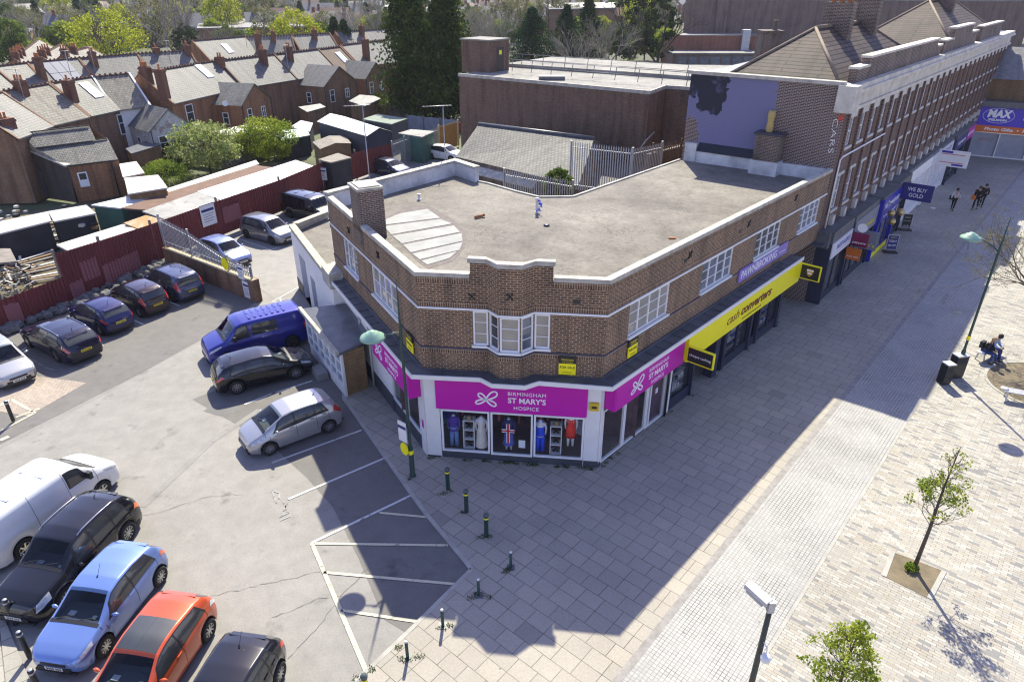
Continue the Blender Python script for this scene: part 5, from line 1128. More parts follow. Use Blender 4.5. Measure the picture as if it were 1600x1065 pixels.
    # mirrors, wipers, antenna, rails
    for sd in (1, -1):
        p = Sf(cw + .42, 5.3, sd, .0); q = MB(); 
        if van: q.box(p.x - .05, p.x + .07, min(p.y + sd * .04, p.y + sd * .24), max(p.y + sd * .04, p.y + sd * .24), p.z, p.z + .26)
        else:
            c_ = p + Vector((.02, sd * .12, .06)); k = 8; vv = []
            for i in range(k + 1):
                f = i / k; rr = max(.02, sin(pi * min(max(f, .04), .96))) ** .5
                vv += [c_ + Vector((.055 * rr * cos(a) + .03 * (0.5 - f), sd * (f - .5) * .20, .065 * rr * sin(a))) for a in [2 * pi * j / 8 for j in range(8)]]
            q.add(vv, [[i * 8 + j, i * 8 + (j + 1) % 8, (i + 1) * 8 + (j + 1) % 8, (i + 1) * 8 + j] for i in range(k) for j in range(8)] + [list(range(8)), list(range(k * 8, k * 8 + 8))], 0, True)
        q.build('door_mirror', m_trim if van else col, root, False)
    for y0, y1 in ((.05, .55), (-.55, -.08)): q = MB(); a = Vector((L / 2 - cw - .02, y0, T(cw) + .01)); b = Vector((L / 2 - cw - .14, y1, T(cw + .12) + .012)); q.bar(a, b, .018, .012); q.build('wiper', m_trim, root, False)
    if antenna and not van:
        q = MB(); ax = hdr + .35 if antenna == 'front' else L - .85; q.tube([(L / 2 - ax, 0, H - .02), (L / 2 - ax - .22, 0, H + .28)], .006, 4); q.tube([(L / 2 - ax + .03, 0, H - .02), (L / 2 - ax - .03, 0, H + .03)], .02, 6); q.build('antenna', m_trim, root, False)
    if rails:
        for sd in (1, -1):
            q = MB(); pts = [Sf(hdr + .25 + (L - .75 - hdr - .25) * k / 8, 9.15, sd, .03 if 0 < k < 8 else .0) for k in range(9)]; q.tube(pts, .018, 6); q.build('roof_rail', m_chrome, root, False)
    if sunroof: patch('glass_roof', hdr + .02, hdr + 1.0, 9.9, 13.99, .005, m_autoglass, body, nx=8, nt=6)
    if roofcol and roofcol != 'crew': patch('roof_skin', hdr + .02, L - .7, 9.3, 13.99, .004, roofcol, body, nx=14, nt=7)
    if kind in ('hatch', 'mpv', 'estate') and spoiler:
        i_ = max(i for i, (a, z) in enumerate(top) if z >= H - .145); q = MB(); xa = L / 2 - top[i_][0]
        q.hexa([(xa - .07, -.46, H - .19), (xa + .06, -.5, H - .17), (xa + .06, .5, H - .17), (xa - .07, .46, H - .19), (xa - .08, -.46, H - .165), (xa + .06, -.5, H - .118), (xa + .06, .5, H - .118), (xa - .08, .46, H - .165)]); q.build('spoiler', col, body, False)
    root['wb'] = wb; root['xf'] = L / 2 - xf; root['tw'] = W / 2 - .02
    return root
def park(c, front=None, rear=None, ang=None, side=None, nose=None):
    """front/rear: where the tyre nearest the camera touches the ground in the photo"""
    wb, xf, tw = c['wb'], c['xf'], c['tw']
    for k in ('wb', 'xf', 'tw'): del c[k]
    if front and rear and ang is None:
        a, b = G(*front, CZ), G(*rear, CZ); ang = atan2(a.y - b.y, a.x - b.x); m = (a + b) / 2
        u = Vector((cos(ang), sin(ang))); p = Vector((m.x, m.y)) + u * (wb / 2)  # front axle, near side
    else:
        ang = rad(ang); u = Vector((cos(ang), sin(ang)))
        if front: p = Vector(G(*front, CZ)[:2])
        elif rear: p = Vector(G(*rear, CZ)[:2]) + u * wb
        else: n_ = Vector(G(*nose, CZ)[:2]); c.location = (*(n_ - u * (xf + .8)), CZ); c.rotation_euler = (0, 0, ang); return
    left = Vector((-u.y, u.x)); mid = p
    toward = Vector((0, 0)) - mid; s_ = 1 if left.dot(toward) > 0 else -1
    ctr = mid - left * s_ * tw - u * xf
    c.location = (ctr.x, ctr.y, CZ); c.rotation_euler = (0, 0, ang)
silver = paint('silver', (.42, .42, .43), .32, .6); blackp = paint('black', (.010, .010, .014), .2, .1)
V = []
park(make_car('van', 'white panel van at the left edge, nearest its row, beside the black off-roader', 'van', paint('white', (.72, .72, .72), .35, 0), 4.85, 1.92, 1.9, 3.0, .92, 'van', .33, spokes=6, lens=m_red), rear=(45, 868), ang=71)
park(make_car('suv', 'black off-roader with silver roof rails parked by the white van', 'car', blackp, 4.52, 1.86, 1.68, 2.69, .90, 'estate', .36, 5, 10, rails=True, lens=m_orl, bonnet=[(0, .72), (.06, .86), (.4, .98), (1.15, 1.10), (1.2, 1.12), (1.85, 1.60), (2.3, 1.68), (3.0, 1.68), (3.7, 1.63), (4.05, 1.54), (4.4, 1.16), (4.48, .98), (4.52, .85)], cladding=True, cwz=1.12), front=(110, 946), rear=(205.5, 844))
park(make_car('hatchback', 'bright sky blue three door hatchback between the black off-roader and the red car', 'car', paint('sky_blue', (.17, .26, .56), .3, .45), 3.95, 1.72, 1.48, 2.49, .82, 'hatch', .31, 3, 10, lens=m_orl, antenna='front'), front=(170.4, 1021), rear=(255.6, 911))
park(make_car('hatchback', 'orange red three door hatchback with dark glass roof', 'car', paint('orange_red', (.55, .085, .03), .3, .2), 4.06, 1.72, 1.45, 2.51, .85, 'hatch', .32, 3, 9, sunroof=True, lens=m_lens, antenna=False), rear=(331, 996), ang=-99)
park(make_car('hatchback', 'black hatchback cut by the bottom edge beside the orange red car', 'car', blackp, 4.0, 1.72, 1.45, 2.5, .82, 'hatch', .31, 5, 10), rear=(441, 1064), ang=-99)
park(make_car('hatchback', 'silver grey five door hatchback in the shaded bay beside the timber kiosk', 'car', silver, 3.84, 1.68, 1.52, 2.45, .72, 'mpv', .29, 5, 14, bonnet=[(0, .60), (.06, .74), (.3, .88), (.62, 1.02), (.68, 1.07), (1.45, 1.44), (1.9, 1.52), (2.6, 1.52), (3.2, 1.49), (3.46, 1.41), (3.74, 1.03), (3.81, .86), (3.84, .78)]), front=(424, 711), rear=(516, 676))
park(make_car('hatchback', 'black five door hatchback with silver roof glare between the blue van and silver car', 'car', blackp, 4.26, 1.79, 1.46, 2.62, .85, 'hatch', .33, 5, 10), front=(463, 592.5), rear=(374, 615.6))
bv = make_car('van', 'bright blue crew van parked nearest the white building wall', 'van', paint('bright_blue', (.03, .035, .26), .3, .3), 4.78, 1.90, 1.95, 3.1, .85, 'van', .33, spokes=5, roofcol='crew', rim=m_rimd); park(bv, rear=(459, 543), ang=-146)
park(make_car('estate_car', 'black estate car with silver roof rails and yellow rear plate, leftmost by the stone kerb', 'car', paint('blueblack', (.012, .012, .03), .22, .2), 4.9, 1.86, 1.5, 2.74, .95, 'estate', .33, 5, 9, rails=True), rear=(90, 565.4), ang=147)
park(make_car('hatchback', 'navy three door hatchback next to the black estate by the red fence', 'car', paint('navy', (.02, .02, .09), .22, .3), 4.0, 1.72, 1.49, 2.51, .80, 'hatch', .31, 3, 10), rear=(157.6, 524), ang=147)
park(make_car('hatchback', 'very dark maroon small hatchback with tall tail lamps', 'car', paint('maroon', (.022, .010, .018), .22, .2), 3.85, 1.69, 1.55, 2.5, .75, 'mpv', .29, 5, 8, bonnet=[(0, .60), (.06, .74), (.3, .88), (.62, 1.02), (.68, 1.07), (1.45, 1.46), (1.9, 1.55), (2.6, 1.55), (3.2, 1.52), (3.5, 1.43), (3.75, 1.03), (3.82, .86), (3.85, .78)]), rear=(219, 495.6), ang=145)
park(make_car('people_carrier', 'slate blue people carrier parked closest to the low brick wall', 'car', paint('slate_blue', (.06, .07, .13), .25, .4), 4.3, 1.8, 1.62, 2.7, .85, 'mpv', .32, 5, 8, rim=m_rimd), rear=(271, 472), ang=143)
park(make_car('hatchback', 'silver crossover facing the road at the far left edge', 'car', silver, 4.16, 1.75, 1.55, 2.6, .82, 'hatch', .32, 5, 8, cladding=True), nose=(34, 603), ang=-38)
park(make_car('saloon_car', 'lilac blue car behind the grey palisade fence', 'car', paint('lilac_blue', (.20, .24, .48), .3, .4), 4.1, 1.72, 1.48, 2.5, .8, 'hatch', .31, 5, 8), nose=(382, 417), ang=-37)
park(make_car('people_carrier', 'grey people carrier in the far bays beside the red fence', 'car', paint('mid_grey', (.20, .20, .22), .3, .6), 4.4, 1.8, 1.65, 2.7, .85, 'mpv', .32, 5, 8, rim=m_rimd), front=(425, 383.5), ang=-33)
park(make_car('van', 'black panel van in front of the notice post', 'van', paint('van_black', (.008, .008, .014), .2, .1), 4.9, 1.95, 1.95, 3.0, .9, 'van', .33, spokes=6, rim=m_rimd), rear=(454, 341), ang=-35)
park(make_car('saloon_car', 'dark grey blue car half hidden behind the white roof parapet', 'car', paint('grey_blue', (.05, .06, .10), .25, .4), 4.3, 1.8, 1.45, 2.6, .85, 'hatch', .32, 5, 8), nose=(634, 277), ang=-38)
park(make_car('saloon_car', 'white car behind the corner of the white roof parapet', 'car', paint('white', (.72, .72, .72), .35, 0), 4.1, 1.75, 1.45, 2.5, .8, 'hatch', .31, 5, 8), nose=(722, 252), ang=-30)
park(make_car('van', 'long pale lorry cab roof glimpsed behind the sheds by the fence', 'van', paint('pale_cream', (.55, .53, .48), .4, 0), 4.6, 1.8, 1.9, 2.8, .85, 'van', .33, spokes=6), rear=(600, 237), ang=-40) if False else None
# ---------------------------------------------------------------- terraced houses
m_ob = brick('orange_brick', (.36, .145, .05), (.25, .095, .036), (.32, .24, .17), dirt=.25)
m_ob2 = brick('brown_terrace_brick', (.27, .128, .058), (.185, .088, .043), (.28, .22, .17), dirt=.3)
m_sl1 = tiles('slate_pale', (.17, .163, .16), (.135, .13, .128), (.065, .063, .063), .34, .24, rough=.64, dirt=.3, dirtcol=(.24, .22, .20))
m_sl2 = tiles('slate_dark', (.17, .165, .16), (.11, .108, .108), (.05, .05, .05), .34, .24, rough=.64, dirt=.35, dirtcol=(.26, .25, .21))
m_sl3 = tiles('slate_sandy', (.25, .225, .19), (.17, .155, .135), (.07, .065, .06), .36, .26, rough=.7, dirt=.3, dirtcol=(.30, .27, .22))
m_bt = tiles('brown_concrete_tile', (.17, .10, .07), (.12, .07, .05), (.03, .025, .02), .30, .34, rough=.7, dirt=.15)
m_chim = brick('chimney_red_brick', (.25, .09, .045), (.17, .06, .035), (.22, .16, .12), dirt=.35); m_pot = MATS['terracotta']
HI = {}
def chimney(q_, F, t, o, z0, z1, parent, w=.62, d=.9, pots=3, pale=False):
    q = MB(); q.fbox(F, t - w / 2, t + w / 2, o - d / 2, o + d / 2, z0, z1); q.fbox(F, t - w / 2 - .06, t + w / 2 + .06, o - d / 2 - .06, o + d / 2 + .06, z1 - .28, z1 - .12)
    c = q.build('chimney', m_chim, parent); q = MB()
    for k in range(pots):
        p = F.P(t, o + (k - (pots - 1) / 2) * .3, 0); q.lathe((p.x, p.y, 0), [(.10, z1), (.13, z1 + .08), (.10, z1 + .12), (.09, z1 + .4), (.12, z1 + .46), (0, z1 + .42)], 7)
    if pots: q.build('chimney_pots', m_pot, c)
def win(F, t, z, w_, h_, parent, o=0.0, lights=1, pane=None):
    q = MB(); q.fbox(F, t, t + w_, o, o + .05, z, z + .07); q.fbox(F, t, t + w_, o, o + .05, z + h_ - .08, z + h_); q.fbox(F, t, t + .08, o, o + .05, z + .07, z + h_ - .08); q.fbox(F, t + w_ - .08, t + w_, o, o + .05, z + .07, z + h_ - .08)
    q.fbox(F, t + .08, t + w_ - .08, o, o + .045, z + h_ * .55, z + h_ * .55 + .06)
    for k in range(1, lights): q.fbox(F, t + w_ * k / lights - .04, t + w_ * k / lights + .04, o, o + .048, z + .07, z + h_ - .08)
    f = q.build('window', m_upvc, parent)
    MB().poly([F.P(t + .02, o + .02, z + .02), F.P(t + w_ - .02, o + .02, z + .02), F.P(t + w_ - .02, o + .02, z + h_ - .02), F.P(t + .02, o + .02, z + h_ - .02)]).build('pane', pane or m_pane, f)
def terrace_house(a, b, label, zr=8.0, ze=5.2, dep=3.4, roofm=m_sl1, wallm=m_ob, chim=(), ext=None, skylight=None, party=True, dback=3.4, zg=0, ridge=True, panels=None, group=None, wins=()):
    """a, b ends of the ridge in plan; the visible slope falls towards the viewer (outwards of a>b)"""
    F = Fac(a, b); h = thing('terraced_house', label, 'house', (a[0], a[1], zg), group=group); L = F.L
    q = MB(); q.poly([F.P(0, dep, ze), F.P(L, dep, ze), F.P(L, 0, zr), F.P(0, 0, zr)]); q.poly([F.P(0, 0, zr), F.P(L, 0, zr), F.P(L, -dback, ze), F.P(0, -dback, ze)]); 
    q.poly([F.P(0, dep, ze - .12), F.P(L, dep, ze - .12), F.P(L, dep, ze), F.P(0, dep, ze)]); rf = q.build('roof', roofm, h)
    d2 = dep - .25
    q = MB(); q.poly([F.P(0, d2, zg), F.P(L, d2, zg), F.P(L, d2, ze), F.P(0, d2, ze)]); q.poly([F.P(L, -dback + .2, zg), F.P(0, -dback + .2, zg), F.P(0, -dback + .2, ze), F.P(L, -dback + .2, ze)])
    for t, fl in ((.02, 1), (L - .02, -1)):
        q.poly([F.P(t, d2, zg), F.P(t, d2, ze), F.P(t, 0, zr - .05), F.P(t, -dback + .2, ze), F.P(t, -dback + .2, zg)][::fl])
    q.build('wall', wallm, h)
    if party:
        q = MB()
        for t in (0, L): q.poly([F.P(t - .1, dep, ze + .02), F.P(t + .1, dep, ze + .02), F.P(t + .1, 0, zr + .1), F.P(t - .1, 0, zr + .1)]); q.hexa([F.P(t - .1, dep, ze - .1), F.P(t + .1, dep, ze - .1), F.P(t + .1, 0, zr - .1), F.P(t - .1, 0, zr - .1), F.P(t - .1, dep, ze + .1), F.P(t + .1, dep, ze + .1), F.P(t + .1, 0, zr + .12), F.P(t - .1, 0, zr + .12)]) if party is True else None
        q.build('party_parapet', wallm, h)
    if ridge:
        q = MB(); n = int(L / .46)
        for k in range(n): q.fbox(F, k * L / n + .02, k * L / n + L / n - .1, -.13, .13, zr - .06, zr + .08); q.fbox(F, k * L / n + .1, k * L / n + .26, -.05, .05, zr + .08, zr + .2)
        q.build('ridge_tiles', plain('red_ridge', (.13, .07, .05), .8, var=.3, ns=3), rf)
    for t, o, top, pots in chim: chimney(None, F, t, o, zr - abs(o) * .85 - .5, zr + top * .62 - .1, rf, pots=pots)
    def onroof(t0, t1, o0, o1, mat, name, th=.08):
        sl = (zr - ze) / dep; q = MB(); q.hexa([F.P(t0, o1, zr - sl * o1 + .03), F.P(t1, o1, zr - sl * o1 + .03), F.P(t1, o0, zr - sl * o0 + .03), F.P(t0, o0, zr - sl * o0 + .03), F.P(t0, o1, zr - sl * o1 + th + .03), F.P(t1, o1, zr - sl * o1 + th + .03), F.P(t1, o0, zr - sl * o0 + th + .03), F.P(t0, o0, zr - sl * o0 + th + .03)]); return q.build(name, mat, rf)
    if skylight: t, o = skylight; onroof(t, t + 1.1, o, o + 1.5, m_upvc, 'skylight_frame'); onroof(t + .12, t + .98, o + .12, o + 1.38, glassy('skylight_pane', (.35, .4, .45), .03, .1), 'skylight', .1)
    if panels:
        t, o = panels
        for i in range(3):
            for j in range(2): onroof(t + i * 1.05, t + i * 1.05 + 1.0, o + j * 1.35, o + j * 1.35 + 1.3, glassy('solar_panel', (.10, .11, .16), .08, .2), 'solar_panel')
    if ext:
        t0, t1, length, zea, zra, em, er = ext; Fx = Fac(F.P(t0, d2, 0)[:2], F.P(t0, d2 + length, 0)[:2])   # runs outwards; gable at its end
        Fg_ = Fac(F.P(t0, d2 + length, 0)[:2], F.P(t1, d2 + length, 0)[:2]); W = t1 - t0
        q = MB(); q.poly([F.P(t0, d2, zg), F.P(t0, d2 + length, zg), F.P(t0, d2 + length, zea), F.P(t0, d2, zea)][::1]); q.poly([F.P(t1, d2 + length, zg), F.P(t1, d2, zg), F.P(t1, d2, zea), F.P(t1, d2 + length, zea)][::1])
        q.poly([F.P(t0, d2 + length, zg), F.P(t1, d2 + length, zg), F.P(t1, d2 + length, zea), F.P((t0 + t1) / 2, d2 + length, zra), F.P(t0, d2 + length, zea)]); q.build('extension_wall', em, h)
        q = MB(); m_ = (t0 + t1) / 2; e = d2 + length + .15; 
        q.poly([F.P(t0 - .15, d2 - .1, zea - .1), F.P(t0 - .15, e, zea - .1), F.P(m_, e, zra + .05), F.P(m_, d2 - .9, zra + .05)]); q.poly([F.P(t1 + .15, e, zea - .1), F.P(t1 + .15, d2 - .1, zea - .1), F.P(m_, d2 - .9, zra + .05), F.P(m_, e, zra + .05)])
        q.poly([F.P(t0 - .15, e, zea - .22), F.P(m_, e, zra - .07), F.P(m_, e, zra + .05), F.P(t0 - .15, e, zea - .1)]); q.poly([F.P(m_, e, zra - .07), F.P(t1 + .15, e, zea - .22), F.P(t1 + .15, e, zea - .1), F.P(m_, e, zra + .05)])
        q.build('extension_roof', er, h)
        win(Fg_, W * .16, zea - 2.1, .85, 1.5, h, lights=1); win(Fg_, W * .62, zea - 1.9, .8, 1.15, h, lights=2)
        win(Fx, length * .3, zea - 2.2, .75, 1.3, h); q = MB(); q.tube([Fg_.P(.1, .08, zg), Fg_.P(.1, .08, zea)], .05, 5); q.tube([Fg_.P(W - .1, .08, zg), Fg_.P(W - .1, .08, zea)], .05, 5); q.build('drainpipe', m_black, h)
    for t, z, w_, h_ in wins: win(F, t, z, w_, h_, h, o=d2 + .01)
    return h
def rp(px, py, z=8.0): v = G(px, py, z); return (v.x, v.y)
A_ = [(-30, 152), (78, 130), (145, 120), (200, 115), (216, 115), (336, 95), (342, 95), (428, 84), (497, 77), (532, 72), (650, 58)]
gA = 'terraced houses in the nearer row'
terrace_house(rp(4, 143), rp(76, 131), 'nearest row house at the left edge with stained slate roof and big chimney', roofm=m_sl3, wallm=m_ob2, chim=[(1.6, .3, 1.3, 3)], party='thin', group=gA)
terrace_house(rp(79, 130), rp(143, 120), 'house with dark slate roof and skylight beside the stained one', roofm=m_sl2, wallm=m_ob2, chim=[(.3, 1.6, .6, 1)], skylight=(2.6, .5), group=gA, wins=[(3.3, 2.9, 1.1, 1.9)])
terrace_house(rp(145, 120), rp(202, 115), 'white rendered house with sandy roof and white gabled rear wing', roofm=m_sl3, wallm=m_wpaint, chim=[(4.7, 1.2, 1.1, 2)], ext=(1.0, 5.2, 4.6, 3.7, 5.4, brick('painted_white_brick', (.62, .60, .58), (.56, .55, .53), (.5, .49, .47), dirt=.12, patches=((.26, .13, .10), 1.4, .6)), m_sl2), group=gA, party='thin')
terrace_house(rp(216, 115), rp(338, 95), 'orange brick house with pale slate roof, white skylight and gabled rear wing', chim=[(.4, .5, 1.2, 3), (.2, 2.4, .9, 1), (12.6, .6, .9, 2)], ext=(6.3, 12.2, 3.6, 4.3, 6.1, m_ob, m_sl2), skylight=(8.5, .2), group=gA, wins=[(1.8, 2.9, 1.2, 1.9), (2.6, .6, 1.3, 1.1)])
terrace_house(rp(342, 95), rp(428, 85), 'brown brick house with tall end gable and large chimney topped by a dry shrub', wallm=m_ob2, chim=[(6.0, .9, 1.5, 2)], group=gA, ext=None)
terrace_house(rp(428, 85), rp(497, 77), 'pale slate house with a long brown brick gabled wing', wallm=m_ob2, chim=[(1.8, .8, 1.5, 2)], ext=(.2, 6.6, 4.2, 4.6, 6.6, m_ob2, m_sl1), group=gA)
terrace_house(rp(497, 77), rp(531, 73), 'narrow house with brown concrete tiles and small skylight', roofm=m_bt, wallm=m_ob2, ext=(.5, 5.4, 4.0, 4.6, 6.4, m_ob2, m_sl1), skylight=(2.4, .8), group=gA)
terrace_house(rp(532, 71), rp(660, 56), 'red brick house mostly hidden behind the tall dark conifers', wallm=m_redb, chim=[(2.8, 2.3, 1.3, 1)], group=gA, wins=[(2.3, 2.9, 1.1, 1.8)])
terrace_house(rp(-62, 160), rp(3, 144), 'nearest row house cut by the left edge of the view', roofm=m_sl1, wallm=m_ob2, group=gA, party='thin')
gB = 'terraced houses in the second row'
terrace_house(rp(-75, 112), rp(-11, 104), 'second row house cut by the left edge of the view', group=gB)
terrace_house(rp(-10, 104), rp(42, 98), 'second row house at the left edge with plain slate roof', group=gB, chim=[])
terrace_house(rp(42, 98), rp(122, 91), 'second row house carrying a rectangle of solar panels', group=gB, chim=[(.3, 1.8, 1.2, 3)], panels=(1.3, .3))
terrace_house(rp(122, 91), rp(214, 84), 'second row house between two red chimneys with smooth grey slate', group=gB, chim=[(1.3, .9, 1.3, 3), (9.6, .2, 1.1, 1)])
terrace_house(rp(214, 84), rp(296, 79), 'second row house with a deep shaded parapet at its right end', group=gB, chim=[(6.2, .4, 1.3, 2)])
terrace_house(rp(300, 64), rp(384, 57), 'bright slate house with two white skylights beyond the gap', group=gB, skylight=(4.5, 1.0), chim=[(10.5, 3, 1.0, 2)])
terrace_house(rp(384, 57), rp(455, 55), 'second row house with speckled slate and one chimney near the ridge', group=gB, roofm=m_sl1, chim=[(4.3, .8, 1.3, 3)])
terrace_house(rp(455, 55), rp(515, 52), 'second row house with mossy speckled slate left of the raised gable', group=gB, chim=[(3.9, .8, 1.3, 3)])
terrace_house(rp(523, 50), rp(660, 42), 'last house of the second row, bright roof cut by the conifers', group=gB, chim=[(5.4, .8, 1.5, 2)])
# third cluster behind, upper left
gC = 'gabled houses behind the second row'
for k, (x0, y0, x1, y1, lab) in enumerate([(20, 92, 60, 62, 'pale roofed house end-on behind the second row, nearest the left edge'), (62, 88, 95, 70, 'white roofed house with dark dormer behind the second row'), (95, 86, 140, 74, 'light roofed house with two red chimneys behind the second row')]):
    a, b = rp(x0, y0, 7.5), rp(x1, y1, 7.5); terrace_house(a, b, lab, 7.5, 5.2, roofm=m_sl3, group=gC, chim=[(1 + i * 3.5, .2, 1.3, 3) for i in range(3 if k == 0 else 2)], party='thin')
# large house cut by the left edge with grey rendered gable
V0, V1 = G(103, 260, 3.0), G(185, 250, 3.0); U0 = G(-45, 196, 5.5)
eh = thing('end_house', 'large brick end house with a grey rendered gable and white verge at the left edge', 'house', (V0.x, V0.y, 0))
Fg1 = Fac(U0[:2], V0[:2]); Ld = Fg1.L
q = MB(); q.poly([Fg1.P(0, 0, 0), Fg1.P(Ld, 0, 0), Fg1.P(Ld, 0, 2.9), Fg1.P(0, 0, 5.4)]); q.build('gable_wall', brick('sooty_brick', (.075, .055, .05), (.05, .04, .038), (.10, .085, .08), dirt=.5), eh)
q = MB(); q.poly([Fg1.P(0, .03, 0), Fg1.P(Ld - 3.4, .03, 0), Fg1.P(Ld - 3.2, .03, 2.2), Fg1.P(Ld - 4.4, .03, 3.1), Fg1.P(0, .03, 3.7)]); q.build('render_patch', plain('purple_grey_render', (.085, .085, .12), .8, var=.12), eh)
q = MB(); a_, b_2 = Fg1.P(0, .12, 5.46), Fg1.P(Ld + .1, .12, 2.96); i_ = Vector((-Fg1.n.x, -Fg1.n.y, 0)) * .5; up_ = Vector((0, 0, .14)); q.hexa([a_, b_2, b_2 + i_, a_ + i_, a_ + up_, b_2 + up_, b_2 + i_ + up_, a_ + i_ + up_]); q.build('white_verge', m_cope, eh)
Fs = Fac(V0[:2], V1[:2]); L2 = Fs.L
q = MB(); q.poly([Fs.P(0, 0, 0), Fs.P(L2, 0, 0), Fs.P(L2, 0, 2.95), Fs.P(0, 0, 2.95)]); q.build('side_wall', m_ob, eh)
q = MB(); q.poly([V0, V1, G(168, 216, 4.3), G(54, 230, 4.3)]); q.poly([G(54, 231, 4.32), G(150, 219, 4.32), G(139, 196, 5.3), G(33, 208, 5.3)]); q.build('roof', m_oslate, eh)
q = MB(); q.poly([V0 + Vector((-.2, .2, 0)), G(54, 231, 4.25), G(33, 208, 5.2), G(-45, 196, 5.4)]); q.build('white_flashing', m_cope, eh)
q = MB(); q.bar(G(54, 230, 4.33), G(168, 216, 4.33), .12, .08); q.bar(G(33, 208, 5.33), G(139, 196, 5.33), .12, .08); q.bar(V0, V1, .12, .12); q.build('gutter', m_black, eh)
q = MB(); P1_ = V1; P2_ = G(168, 216, 4.3); P3_ = G(139, 196, 5.3); q.poly([(P1_.x, P1_.y, 0), (P3_.x, P3_.y, 0), P3_, P2_, P1_]); q.build('far_wall', m_ob, eh)
q = MB(); q.fbox(Fs, .6, 1.3, .01, .06, 1.2, 2.4); q.build('window', m_upvc, eh); q = MB(); q.fbox(Fs, .7, 1.2, .061, .07, 1.8, 2.3); q.build('pane', m_pane, eh)
q = MB(); q.tube([Fs.P(.05, .1, 0), Fs.P(.05, .1, 2.9)], .06, 6); q.tube([Fs.P(L2 - .6, .1, 0), Fs.P(L2 - .6, .1, 2.9)], .05, 6); q.build('drainpipe', m_black, eh)
cg = G(12, 205, 5.6); chimney(None, Fac(cg[:2], ang=-24), .0, 0, 3.5, 6.6, eh, 1.0, 1.1, 2)
# ---------------------------------------------------------------- sheds, lean-tos and fences
def lean(name, label, cat, pts, zs, roofm, wallm=None, th=.10, group=None, walls=True, over=.0):
    """roof sheet with corner pixels pts at heights zs, closed walls down to the ground"""
    if group == 'sheds and lean-tos behind the red fence' and name != 'shed': zs = [z - .55 for z in zs]
    P_ = [G(x, y, z) for (x, y), z in zip(pts, zs)]; n = len(P_)
    a = sum(P_[i].x * P_[(i + 1) % n].y - P_[(i + 1) % n].x * P_[i].y for i in range(n))
    if a < 0: P_ = P_[::-1]
    c = P_[0]; t_ = thing(name, label, cat, (c.x, c.y, 0), group=group)
    q = MB(); q.add([p - Vector((0, 0, th)) for p in P_] + P_, [list(range(n))[::-1], [n + i for i in range(n)]] + [[i, (i + 1) % n, n + (i + 1) % n, n + i] for i in range(n)]); q.build('roof', roofm, t_)
    if walls:
        m_ = sum(P_, Vector()) / n; Q_ = [m_ + (p - m_) * .94 for p in P_]
        q = MB(); q.add([(p.x, p.y, -.1) for p in Q_] + [(p.x, p.y, p.z - th - .01) for p in Q_], [[i, (i + 1) % n, n + (i + 1) % n, n + i] for i in range(n)]); q.build('walls', wallm or m_ob2, t_)
    return t_
m_tin = ribbed('white_tin', (.60, .60, .60), .09, .4, .2, dist=.012); m_rust = ribbed('rusty_tin', (.36, .33, .27), .16, .7, .2, rust=.9, rustcol=(.36, .17, .05), dist=.03)
m_asb = ribbed('grey_corrugated', (.34, .33, .31), .18, .85, 0, rust=.2, rustcol=(.18, .15, .12), dist=.04, var=.25); m_wood = plain('weathered_timber', (.24, .15, .07), .8, var=.3, ns=3); m_woodg = plain('grey_boards', (.22, .19, .16), .85, var=.35, ns=2)
m_pale_sheet = plain('pale_sheet', (.50, .48, .44), .7, var=.15, ns=1); m_dark = plain('deep_shadow_boards', (.03, .03, .035), .9, var=.4, ns=1); m_greenb = plain('green_boards', (.05, .13, .10), .7, var=.2); m_rustb = plain('brown_felt', (.17, .10, .07), .9, var=.25, ns=1.5)  # near-black boards stand in for the shade inside the open stalls
gS = 'sheds and lean-tos behind the red fence'
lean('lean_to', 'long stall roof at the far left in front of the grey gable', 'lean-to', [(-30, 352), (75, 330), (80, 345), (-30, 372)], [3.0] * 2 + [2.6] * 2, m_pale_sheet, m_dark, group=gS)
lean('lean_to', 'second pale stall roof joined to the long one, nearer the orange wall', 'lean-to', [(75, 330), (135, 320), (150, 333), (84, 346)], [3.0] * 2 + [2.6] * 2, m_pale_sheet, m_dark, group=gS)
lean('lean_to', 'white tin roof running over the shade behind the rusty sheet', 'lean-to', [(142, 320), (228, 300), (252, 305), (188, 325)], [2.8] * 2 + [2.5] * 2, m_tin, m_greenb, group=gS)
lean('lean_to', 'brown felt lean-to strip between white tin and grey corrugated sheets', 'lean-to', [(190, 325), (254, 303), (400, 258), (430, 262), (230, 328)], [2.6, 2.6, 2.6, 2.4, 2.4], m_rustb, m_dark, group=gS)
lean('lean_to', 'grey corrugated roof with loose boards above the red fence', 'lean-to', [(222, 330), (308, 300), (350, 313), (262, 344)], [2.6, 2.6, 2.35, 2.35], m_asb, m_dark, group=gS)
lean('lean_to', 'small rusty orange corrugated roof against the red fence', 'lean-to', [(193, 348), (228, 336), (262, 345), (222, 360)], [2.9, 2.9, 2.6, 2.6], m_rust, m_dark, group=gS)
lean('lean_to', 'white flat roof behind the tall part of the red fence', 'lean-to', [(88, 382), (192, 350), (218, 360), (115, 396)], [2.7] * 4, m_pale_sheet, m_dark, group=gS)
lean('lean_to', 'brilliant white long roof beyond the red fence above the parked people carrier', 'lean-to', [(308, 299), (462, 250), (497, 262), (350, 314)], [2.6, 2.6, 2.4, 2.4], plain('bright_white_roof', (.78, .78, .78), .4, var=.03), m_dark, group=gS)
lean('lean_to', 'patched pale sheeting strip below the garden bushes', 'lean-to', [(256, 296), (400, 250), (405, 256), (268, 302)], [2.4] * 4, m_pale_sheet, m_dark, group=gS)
lean('timber_rack', 'small grey roof over a cluttered rack at the far left', 'shelter', [(-20, 388), (16, 388), (26, 408), (-20, 412)], [2.6] * 4, m_woodg, None, group=gS, walls=False)
